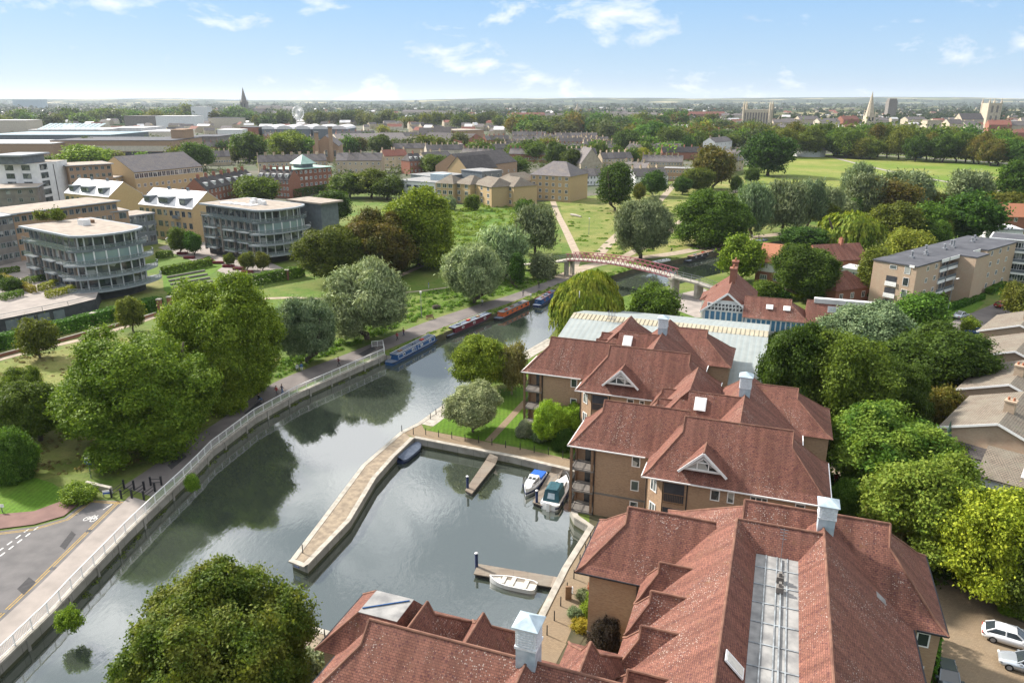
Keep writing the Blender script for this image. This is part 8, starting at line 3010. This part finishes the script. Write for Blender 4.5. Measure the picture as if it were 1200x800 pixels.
def leaf_heaps(name, label, centres, size, height, k, leaf, mat, cat='undergrowth'):
 c = np.array(centres)
 n = len(c)
 r = np.asarray(size)[:, None, None] * (0.7 + .6 * rng.random((n, 1,1)))
 d = rng.normal(size=(n, k, 3))
 d /= np.linalg.norm(d, axis=2, keepdims=True)
 d[..., 2] = np.abs(d[..., 2])
 p = c[:, None, :] + d * r * np.array([1,1,1.0]) * (0.55 + .5 * rng.random((n, k, 1)))
 p[..., 2] = c[:, None, 2] + (p[..., 2] - c[:, None, 2]) * np.asarray(height)[:, None] / np.asarray(size)[:, None]
 nr = d + rng.normal(size=d.shape) * .45 + np.array([0,0,.3])
 me = leaf_mesh(name, p.reshape(-1,3), nr.reshape(-1,3), np.repeat(np.asarray(leaf), k), mat, rng=rng)
 o = bpy.data.objects.new(name, me)
 COL.objects.link(o)
 o['kind'], o['label'], o['category'] = 'stuff', label, cat
 return o
def scatter_px(n, x0, x1, y0, y1, test=None):
 out = []
 while len(out) < n:
  X, Y = at(rt.uniform(x0, x1), rt.uniform(y0, y1))
  if test is None or test(X, Y):
   out.append((X, Y, 0.0))
 return out
c1 = scatter_px(1500,-60,900,150,208, lambda x, y: free(x, y, 1)) + scatter_px(500,300,860,165,206, lambda x, y: free(x, y, 1))
c1 = [p for p in c1 if not (p[0] > 40 and p[1] < 420)]
s1 = [rt.uniform(1.5,4.2) for _ in c1]
leaf_heaps('garden_greenery', 'small garden bushes and trees filling the gaps between town roofs', c1, s1, [v * rt.uniform(.9,1.7) for v in s1], 26, [v * .42 for v in s1], 'leaf_far', 'greenery')
# woods to the horizon
c2, s2 = [], []
for _ in range(7500):
 y_ = 119.5 + 25 * rt.random() ** 1.8
 X, Y = at(rt.uniform(-40,1240), y_)
 if Y > 7500 or Y < 1150:
  continue
 f = math.sin(X * .004 + 1) * math.sin(Y * .003) + .6 * math.sin(X * .011 + Y * .006)
 if f < -.35:
  continue
 c2.append((X, Y, 0))
 s2.append(rt.uniform(6,11) * (1 + Y / 9000))
leaf_heaps('distant_woods', 'far-off woods and tree belts reaching to the horizon', c2, s2, [v * rt.uniform(1.0,1.5) for v in s2], 16, [v * .75 for v in s2], 'leaf_woods', 'woods')
c3 = [(x, y, 0.3) for x, y in [(rt.uniform(-9000,9000), rt.uniform(5000,9500)) for _ in range(1200)]]
s3 = [rt.uniform(18,40) for _ in c3]
leaf_heaps('distant_woods', 'dark hedgerows and woods on the far low hills', [(x, y, 0.5 + (hill_h(x, y) * max(0, min(1,(y - 8500) / 1700)) * .75)) for x, y, _ in c3], s3, [v * .55 for v in s3], 10, [v * .9 for v in s3], 'leaf_woods', 'woods')
# distant roofs: one mass of small gables
mbs = MB()
for _ in range(650):
 X, Y = at(rt.uniform(-40,1240),128 + 32 * rt.random() ** 1.3)
 if Y < 1000 or not free(X, Y, 6):
  continue
 w_, d_, he, hr = rt.uniform(8,26), rt.uniform(8,14), rt.uniform(5,9),0
 hr = he + d_ * .35
 a = R(rt.uniform(-40,40))
 c, s_ = math.cos(a), math.sin(a)
 def q(x, y, z):
  return (X + c * x - s_ * y, Y + s_ * x + c * y, z)
 wm_ = rt.choice((0,0,1,2))
 rm_ = rt.choice((3,3,4,5,6))
 mbs.face([q(-w_ / 2,0,0), q(w_ / 2,0,0), q(w_ / 2,0, he), q(-w_ / 2,0, he)], wm_)
 for sg in (-1,1):
  f = [q(sg * w_ / 2,0,0), q(sg * w_ / 2, d_, 0), q(sg * w_ / 2, d_, he), q(sg * w_ / 2, d_ / 2, hr), q(sg * w_ / 2,0, he)]
  mbs.face(f if sg > 0 else f[::-1], wm_)
 mbs.face([q(-w_ / 2,0, he), q(w_ / 2,0, he), q(w_ / 2, d_ / 2, hr), q(-w_ / 2, d_ / 2, hr)], rm_)
 mbs.face([q(w_ / 2, d_, he), q(-w_ / 2, d_, he), q(-w_ / 2, d_ / 2, hr), q(w_ / 2, d_ / 2, hr)], rm_)
o = mbs.build('distant_roofs', ['stone', 'cream_render', 'gault_brick', 'slate', 'dark_tile', 'red_tile_far', 'white_metal_roof'])
o['kind'], o['label'], o['category'] = 'stuff', 'far-off roofs of the town scattered among trees', 'roofs'
def in_poly(poly):
 def f(x, y):
  ins = False
  j = len(poly) - 1
  for i in range(len(poly)):
   a, b_ = poly[i], poly[j]
   if (a[1] > y) != (b_[1] > y) and x < (b_[0] - a[0]) * (y - a[1]) / (b_[1] - a[1]) + a[0]:
    ins = not ins
   j = i
  return ins
 return f
# scrub and tall weeds
pl = px((480,258),(560,238),(612,242),(640,262),(600,300),(560,300),(540,285),(470,300))
cs = scatter_px(420,470,640,236,300, in_poly(pl))
ss = [rt.uniform(.8,2.2) for _ in cs]
leaf_heaps('undergrowth', 'lush green scrub on the meadow below the yellow flats', cs, ss, [v * .8 for v in ss], 60, [v * .32 for v in ss], 'leaf_scrub')
pl = px((470,350),(520,338),(600,322),(640,318),(640,330),(560,353),(500,372),(430,398),(330,440),(270,470),(330,420),(420,392))
cs = scatter_px(520,260,640,318,470, in_poly(pl))
ss = [rt.uniform(.3,1.0) for _ in cs]
leaf_heaps('undergrowth', 'tall green weeds beside the riverside path', cs, ss, [v * .8 for v in ss], 60, [v * .4 for v in ss], 'leaf_scrub')
cs = []
for a, b_ in zip(bank_w[:9], bank_w[1:10]):
 for _ in range(int(math.dist(a, b_) * 2)):
  u = rt.random()
  q_ = rt.uniform(0,2.2)
  dd = Vector((b_[0] - a[0], b_[1] - a[1])).normalized()
  cs.append((a[0] + (b_[0] - a[0]) * u - dd.y * q_, a[1] + (b_[1] - a[1]) * u + dd.x * q_, 0))
ss = [rt.uniform(.25,.6) for _ in cs]
leaf_heaps('bank_grass', 'long grass on the bank behind the moored narrowboats', cs, ss, [v * .9 for v in ss], 40, [v * .5 for v in ss], 'leaf_scrub')
cs = []
for a, b_ in zip(west[3:], west[4:]):
 for _ in range(int(math.dist(a, b_) * .9)):
  u, q_ = rt.random(), rt.uniform(.1,.7) ** 1.5
  dd = Vector((b_[0] - a[0], b_[1] - a[1])).normalized()
  cs.append((a[0] + (b_[0] - a[0]) * u + dd.y * q_, a[1] + (b_[1] - a[1]) * u - dd.x * q_, WZ - .05))
ss = [rt.uniform(.2,.7) for _ in cs]
leaf_heaps('water_weed', 'brown-green weed floating at the foot of the river wall', cs, ss, [v * .35 for v in ss], 40, [v * .35 for v in ss], 'leaf_olive', 'weed')
cs = scatter_px(700,-40,330,385,560, in_poly(px((-40,430),(150,394),(230,376),(330,424),(250,492),(170,545),(60,560),(-40,600))))
ss = [rt.uniform(.15,.5) for _ in cs]
leaf_heaps('dry_grass', 'tufts of dry grass on the meadow at left', cs, ss, [v * .8 for v in ss], 40, [v * .5 for v in ss], 'leaf_straw', 'grass')
cs = scatter_px(260,655,900,215,300, in_poly(px((660,240),(720,230),(800,214),(860,204),(910,250),(860,286),(800,294),(690,304),(676,296))))
ss = [rt.uniform(.4,1.6) for _ in cs]
leaf_heaps('dry_grass', 'tufts of long grass and nettles on the meadow beyond the bridge', cs, ss, [v * .2 for v in ss], 40, [v * .5 for v in ss], 'leaf_scrub', 'grass')
pl = [st(-24,88), st(-20,83), st(10,83), st(14,90), st(40,110), at(1120,400), at(1040,395), at(905,400), at(890,460)]
cs = scatter_px(900,880,1180,385,680, lambda x, y: in_poly([st(8,84), st(16,66), st(17,60), at(1100,655), at(1200,655), at(1200,600), at(1110,540), at(1095,470), at(1150,410), at(1100,396), at(900,398)])(x, y))
ss = [rt.uniform(.6,1.6) for _ in cs]
leaf_heaps('undergrowth', 'dense ground cover under the garden trees at right', cs, ss, [v * .8 for v in ss], 50, [v * .34 for v in ss], 'leaf_dark')
# ------------------------------------------------------------------ cars and buses
def car(label, x, y, rz, paint_, L=4.4, W=1.82, H=1.48, z=0.02, group=None, detail=True, kind='hatch'):
 root = thing('parked_car', label, 'car', (x, y, z), rz, group)
 hl = L / 2
 st_ = [(-hl, .42,.62,.70),(-hl * .97,.30,.80,.86),(-hl * .75,.24,.92,.97),(-hl * .3,.22,.95,1.0),(hl * .25,.22,.92,1.0),(hl * .6,.24,.84,.97),(hl * .88,.28,.70,.88),(hl * .99,.40,.60,.70)]
 mb = MB()
 def sec(s_):
  x_, zl, zb, wf = s_
  w_ = W / 2 * wf
  return [(x_, -w_ * .9, zl),(x_, -w_, (zl + zb) / 2),(x_, -w_ * .93, zb),(x_, -w_ * .5, zb + .05),(x_, w_ * .5, zb + .05),(x_, w_ * .93, zb),(x_, w_, (zl + zb) / 2),(x_, w_ * .9, zl)]
 S = [sec(s_) for s_ in st_]
 for a, b_ in zip(S, S[1:]):
  for i in range(8):
   j = (i + 1) % 8
   mb.face([a[i], a[j], b_[j], b_[i]][::-1])
 mb.face(S[0])
 mb.face(S[-1][::-1])
 body = mb.build('body', [paint_], root, smooth=True, weld=True)
 r0, r1, f1, f0 = (-hl * .90,-hl * .62, hl * .08, hl * .42)
 if kind == 'saloon':
  r0, r1 = -hl * .66,-hl * .38
 wb, wt_ = W / 2 * .90, W / 2 * .70
 zb = .95
 B = [(r0,-wb * .93, zb),(f0,-wb * .93, zb - .05),(f0, wb * .93, zb - .05),(r0, wb * .93, zb)]
 Tt = [(r1,-wt_, H - .04),(f1,-wt_, H),(f1, wt_, H),(r1, wt_, H - .04)]
 mb = MB()
 for i in range(4):
  j = (i + 1) % 4
  mb.face([B[i], B[j], Tt[j], Tt[i]])
 gl = mb.build('windows', ['glass'], root)
 mb = MB()
 up_ = [(p[0], p[1] * .9, p[2] + .05) for p in Tt]
 for i in range(4):
  j = (i + 1) % 4
  mb.face([Tt[i], Tt[j], up_[j], up_[i]])
 mb.face(up_)
 for i in range(4):
  mb.bar(Vector(B[i]) * 1.0, Vector(Tt[i]),.09)
 xm, = (((r0 + f0) / 2),)
 for sg in (-1,1):
  mb.bar((xm, sg * wb * .95, zb),(xm - .05, sg * wt_ * 1.01, H - .02),.08)
 mb.build('roof', [paint_], root, smooth=False)
 for sx in (-hl * .62, hl * .64):
  for sg in (-1,1):
   mb = MB()
   n = 14
   yo = sg * W / 2 * .98
   yi = sg * (W / 2 * .98 - .2)
   ring = [(sx + .33 * math.cos(2 * math.pi * k / n),.33 + .33 * math.sin(2 * math.pi * k / n)) for k in range(n)]
   for k in range(n):
    j = (k + 1) % n
    f = [(ring[k][0], yi, ring[k][1]),(ring[j][0], yi, ring[j][1]),(ring[j][0], yo, ring[j][1]),(ring[k][0], yo, ring[k][1])]
    mb.face(f if sg < 0 else f[::-1])
   f = [(p[0], yo, p[1]) for p in ring]
   mb.face(f if sg < 0 else f[::-1])
   wh = mb.build('wheel', ['tyre'], root)
   mb = MB()
   f = [(sx + .21 * math.cos(2 * math.pi * k / 10), yo + sg * .012,.33 + .21 * math.sin(2 * math.pi * k / 10)) for k in range(10)]
   mb.face(f if sg < 0 else f[::-1])
   mb.build('rim', ['metal_grey'], wh)
 if detail:
  for sg in (-1,1):
   local_box(root, 'headlight', 'lamp_glass', hl * .93, hl * 1.0, sg * W * .33 - .17, sg * W * .33 + .17,.58,.70)
   local_box(root, 'tail_light', 'red_trim', -hl * 1.0,-hl * .95, sg * W * .33 - .2, sg * W * .33 + .2,.66,.80)
   local_box(root, 'mirror', paint_, hl * .26, hl * .34, sg * W * .47 - .02 if sg > 0 else -W * .58, sg * W * .58 if sg > 0 else -W * .45,.92,1.05)
  local_box(root, 'number_plate', 'white_paint', -hl * 1.005,-hl * .99,-.26,.26,.48,.58)
 return root
def car_px(label, p0, p1, paint_, L, **kw):
 a, b_ = Vector(at(*p0,.4)), Vector(at(*p1,.4))
 d = (b_ - a).normalized()
 c = a + d * (L / 2)
 return car(label, c.x, c.y, math.atan2(d.y, d.x), paint_, L, **kw)
car_px('white estate car parked in the brick court at the lower right', (1150,738),(1207,755), 'car_white', 4.7, H=1.42)
car_px('silver car nose cut by the right edge, below the white car', (1240,790),(1197,778), 'car_silver', 4.3)
car_px('dark silver car beside the hedge at the bottom edge', (1104,775),(1114,812), 'car_dark', 4.4)
car_px('silver car parked at the street corner before the brick flats', (1120,372),(1141,366), 'car_silver', 4.3, kind='saloon')
car_px('dark red car parked on the street at the right edge', (1167,359),(1181,358), 'car_red', 4.2)
car_px('black car beside the small street tree before the brick flats', (1047,376),(1059,381), 'car_black', 4.3)
car_px('dark blue car on the street before the nearest corner bush', (1158,392),(1146,390), 'car_blue', 4.2)
car_px('white car in the courtyard of the round blocks', (196,283),(206,280), 'car_white', 4.3)
for i, (x_, lab) in enumerate(((300, 'dark car by the hedge at the second round block'),(372, 'silver car half hidden beside the copper roof'))):
 car_px(lab, (x_ + 84,262 - i * 36),(x_ + 92,261 - i * 36), ['car_dark', 'car_silver'][i], 4.3)
for i, (x_, y_, L_, m1_, m2_, lab) in enumerate(((985,182,11, 'white_paint', 'bus_blue', 'white and blue bus on the road beyond the common'),(1000,182.5,11, 'white_paint', 'bus_red', 'white bus with red back on the road beyond the common'),(1011,182.8,9, 'bus_red', 'cloth_navy', 'red bus on the road beyond the common'),(1075,186,6, 'car_blue', 'glass', 'dark blue van on the road beyond the common'))):
 x, y = at(x_, y_)
 r_ = thing('bus' if i < 3 else 'van', lab, 'bus' if i < 3 else 'van', (x, y, .1), R(-3))
 h_ = 4.2 if i < 3 else 2.4
 mb = MB()
 mb.box(-L_ / 2, L_ / 2,-1.2,1.2,.35, h_)
 mb.build('body', [m1_], r_)
 local_box(r_, 'colour_band', m2_, -L_ / 2 - .02,-L_ / 2 + L_ * .4,-1.23,1.23,.36, h_ * .98)
 for z in ((1.3,2.1),(2.8,3.6)) if i < 3 else ((1.4,2.0),):
  local_box(r_, 'windows', 'glass', -L_ / 2 + .4, L_ / 2 - .2,-1.25,1.25, z[0], z[1])
 for sx in (-L_ * .3, L_ * .32):
  mb = MB()
  mb.tube([(sx, -1.26,.5),(sx, 1.26,.5)], .5,10)
  mb.build('axle_wheels', ['tyre'], r_)
x, y = at(948,183)
t = thing('pavilion', 'white pavilion with a dark dome at the far edge of the common', 'pavilion', (x, y, 0))
mb = MB()
mb.cyl(0,0,0,5,13, n=16)
mb.build('walls', ['white_render'], t)
mb = MB()
for k in range(5):
 a0, a1 = math.pi / 2 * k / 5, math.pi / 2 * (k + 1) / 5
 mb.cyl(0,0,5 + 5.5 * math.sin(a0),5 + 5.5 * math.sin(a1),13.5 * math.cos(a0), max(.1,13.5 * math.cos(a1)),16, cap=False)
mb.build('dome', ['dark_stone'], t)
# ------------------------------------------------------------------ people
def person_mesh(pose, mats):
 wide = {'walk': (.32,-.28), 'stand': (.03,-.02), 'sit': (.0,.0)}[pose]
 s = {}
 hipz, sit = .92, pose == 'sit'
 if sit:
  hipz = .48
 V, E, Rr = [], [], []
 def v(p, r, par=None):
  V.append(p)
  Rr.append(r)
  if par is not None:
   E.append((par, len(V) - 1))
  return len(V) - 1
 root = v((0,0, hipz),(.15,.11))
 waist = v((0,.01, hipz + .16),(.135,.10), root)
 chest = v((0,.0, hipz + .40),(.17,.115), waist)
 neck0 = v((0,.0, hipz + .55),(.075,.07), chest)
 neck = v((0,.01, hipz + .61),(.055,.055), neck0)
 head = v((0,.03, hipz + .72),(.085,.10), neck)
 v((0,.03, hipz + .82),(.07,.085), head)
 for sg, sw in ((-1, wide[0]),(1, wide[1])):
  sh = v((sg * .19,0, hipz + .49),(.065,.065), chest)
  el = v((sg * .25,-sw * .5, hipz + .22),(.048,.048), sh)
  wr = v((sg * .25,-sw * .9 + .08, hipz - .02),(.034,.034), el)
  v((sg * .25,-sw + .1, hipz - .10),(.03,.04), wr)
  hip = v((sg * .10,0, hipz - .06),(.10,.10), root)
  if sit:
   kn = v((sg * .13,.44, hipz + .0),(.075,.075), hip)
   an = v((sg * .13,.46,.10),(.048,.05), kn)
  else:
   kn = v((sg * .11, sw * .55 + .03,.50),(.07,.07), hip)
   an = v((sg * .11, sw, .10),(.048,.05), kn)
  v((sg * .12,(sw if not sit else .46) + .15,.04),(.045,.04), an)
 me = bpy.data.meshes.new('body_skeleton')
 me.from_pydata(V, E, [])
 o = bpy.data.objects.new('body', me)
 COL.objects.link(o)
 md = o.modifiers.new('s', 'SKIN')
 md.use_smooth_shade = True
 for i, r in enumerate(Rr):
  me.skin_vertices[0].data[i].radius = r
 me.skin_vertices[0].data[0].use_root = True
 o.modifiers.new('d', 'SUBSURF').levels = 1
 dg = bpy.context.evaluated_depsgraph_get()
 out = bpy.data.meshes.new_from_object(o.evaluated_get(dg))
 out.name = 'body'
 bpy.data.objects.remove(o)
 for m_ in mats:
  out.materials.append(MATS[m_])
 idx = []
 for p in out.polygons:
  z = p.center.z
  x_ = abs(p.center.x)
  if z > hipz + .58 or (x_ > .2 and z < hipz + .12 and z > hipz - .25 and not sit):
   idx.append(2)
  elif z > hipz + .02 or (x_ > .19 and not sit and z > hipz - .05):
   idx.append(0)
  elif z < .09:
   idx.append(3)
  else:
   idx.append(1)
 out.polygons.foreach_set('material_index', idx)
 return out
PM = {k: person_mesh(k, ['cloth_red', 'cloth_navy', 'skin', 'cloth_black']) for k in ('walk', 'stand', 'sit')}
mb = MB()
for k in range(5):
 a0, a1 = math.pi / 2 * (k - 1.2) / 4.2, math.pi / 2 * (k - .2) / 4.2
 mb.cyl(0,.0,.11 * math.sin(a0),.11 * math.sin(a1),.105 * math.cos(a0), max(.005,.105 * math.cos(a1)),10, cap=False)
HAIR = mb.mesh('hair', ['hair_brown'], smooth=True)
def person(label, p, pose, top, legs, rz, hair='hair_brown', h=1.0, xy=None, z=.035):
 x, y = xy or at(*p)
 r_ = thing('person', label, 'person', (x, y, z), rz)
 r_.scale = (h, h, h)
 b_ = bpy.data.objects.new('body', PM[pose])
 COL.objects.link(b_)
 adopt(b_, r_)
 for i, m_ in ((0, top),(1, legs)):
  b_.material_slots[i].link = 'OBJECT'
  b_.material_slots[i].material = MATS[m_]
 hr_ = bpy.data.objects.new('hair', HAIR)
 COL.objects.link(hr_)
 adopt(hr_, r_)
 hr_.location = (0,.005,(.48 if pose == 'sit' else .92) + .80)
 hr_.material_slots[0].link = 'OBJECT'
 hr_.material_slots[0].material = MATS[hair]
 return r_
person('walker in maroon top and dark shorts beside the white railing end', (397,429), 'walk', 'cloth_maroon', 'cloth_black', R(-50))
person('person in red walking on the path left of a companion', (465.5,399), 'walk', 'cloth_red', 'cloth_black', R(-40))
person('person in maroon walking on the path beside the one in red', (473,394), 'walk', 'cloth_maroon', 'cloth_navy', R(-40))
person('person in white shirt sitting on the grass edge, left of the pair', (348.5,434), 'sit', 'cloth_white', 'cloth_grey', R(200))
person('person in pale blue sitting on the grass edge, right of the pair', (353.5,433), 'sit', 'cloth_blue', 'cloth_white', R(200))
person('person in pale blue standing on the meadow track', (502.5,338), 'stand', 'cloth_blue', 'cloth_white', R(90))
person('walker in white top on the path below the silver willow', (565,358.5), 'walk', 'cloth_white', 'cloth_black', R(-40))
person('person in red walking along the railing in tree shade', (324.5,464), 'walk', 'cloth_red', 'cloth_grey', R(-35))
person('person in navy walking along the railing just behind the red one', (331,462), 'walk', 'cloth_navy', 'cloth_blue', R(-35))
cyc = person('person in dark clothes riding a bicycle in the tree shade', (304,473.5), 'sit', 'cloth_black', 'cloth_blue', R(-35), z=.5)
person('walker in white by the bow of the orange narrowboat', (622,351), 'walk', 'cloth_white', 'cloth_grey', R(-35))
person('walker in dark clothes on the path near the bridge ramp', (631.5,337.5), 'walk', 'cloth_black', 'cloth_navy', R(-35))
person('walker in grey on the path above the orange narrowboat', (613,347), 'walk', 'cloth_grey', 'cloth_black', R(140))
person('person in pink-white top on the path beyond the bridge', (827,289), 'walk', 'cloth_white', 'skin', R(-60))
person('person in white far along the towpath past the bright tree', (881,279.5), 'walk', 'cloth_white', 'cloth_navy', R(-60))
person('person in dark clothes far along the towpath past the bright tree', (889,278.5), 'walk', 'cloth_navy', 'cloth_black', R(-60))
person('person in dark clothes sitting by the path beyond the bridge', (787,295), 'sit', 'cloth_black', 'cloth_navy', R(10))
person('walker in bright red on the earth path behind the middle roofs', (979,568), 'walk', 'cloth_red', 'cloth_red', R(160))
x, y = cyc.location.x, cyc.location.y
t = thing('bicycle', 'bicycle ridden by the person in dark clothes in the tree shade', 'bicycle', (x, y, .03), R(-35))
for yy in (-.52,.55):
 mb = MB()
 mb.tube([(0, yy + .33 * math.cos(k * math.pi / 8),.34 + .33 * math.sin(k * math.pi / 8)) for k in range(17)], .025,5)
 mb.build('wheel', ['tyre'], t)
mb = MB()
for p, q in (((0,-.52,.34),(0,-.15,.85)),((0,-.52,.34),(0,.0,.32)),((0,.0,.32),(0,-.15,.9)),((0,-.15,.85),(0,.4,.85)),((0,.0,.32),(0,.42,.8)),((0,.55,.34),(0,.40,1.0))):
 mb.tube([p, q], .02,5)
mb.build('frame', ['cloth_navy'], t)
local_box(t, 'saddle', 'cloth_black', -.07,.07,-.28,-.02,.9,.96)
mb = MB()
mb.tube([(-.26,.42,1.02),(.26,.42,1.02)], .02,5)
mb.build('handlebar', ['metal_grey'], t)
# ------------------------------------------------------------------ the air
m = bpy.data.materials.new('haze')
m.use_nodes = True
t_ = m.node_tree
t_.nodes.clear()
pv = N(t_, 'ShaderNodeVolumePrincipled')
pv.inputs['Color'].default_value=(0.80,0.88,1.0,1)
pv.inputs['Density'].default_value = 0.00004
pv.inputs['Anisotropy'].default_value = 0.2
ou = N(t_, 'ShaderNodeOutputMaterial')
t_.links.new(pv.outputs[0], ou.inputs['Volume'])
MATS['haze'] = m
mb = MB()
mb.box(-14500,14500,-400,14500,-4,175)
hz_o = mb.build('haze', ['haze'])
hz_o['kind'] = 'stuff'
hz_o['label'] = 'thin summer haze over the town'
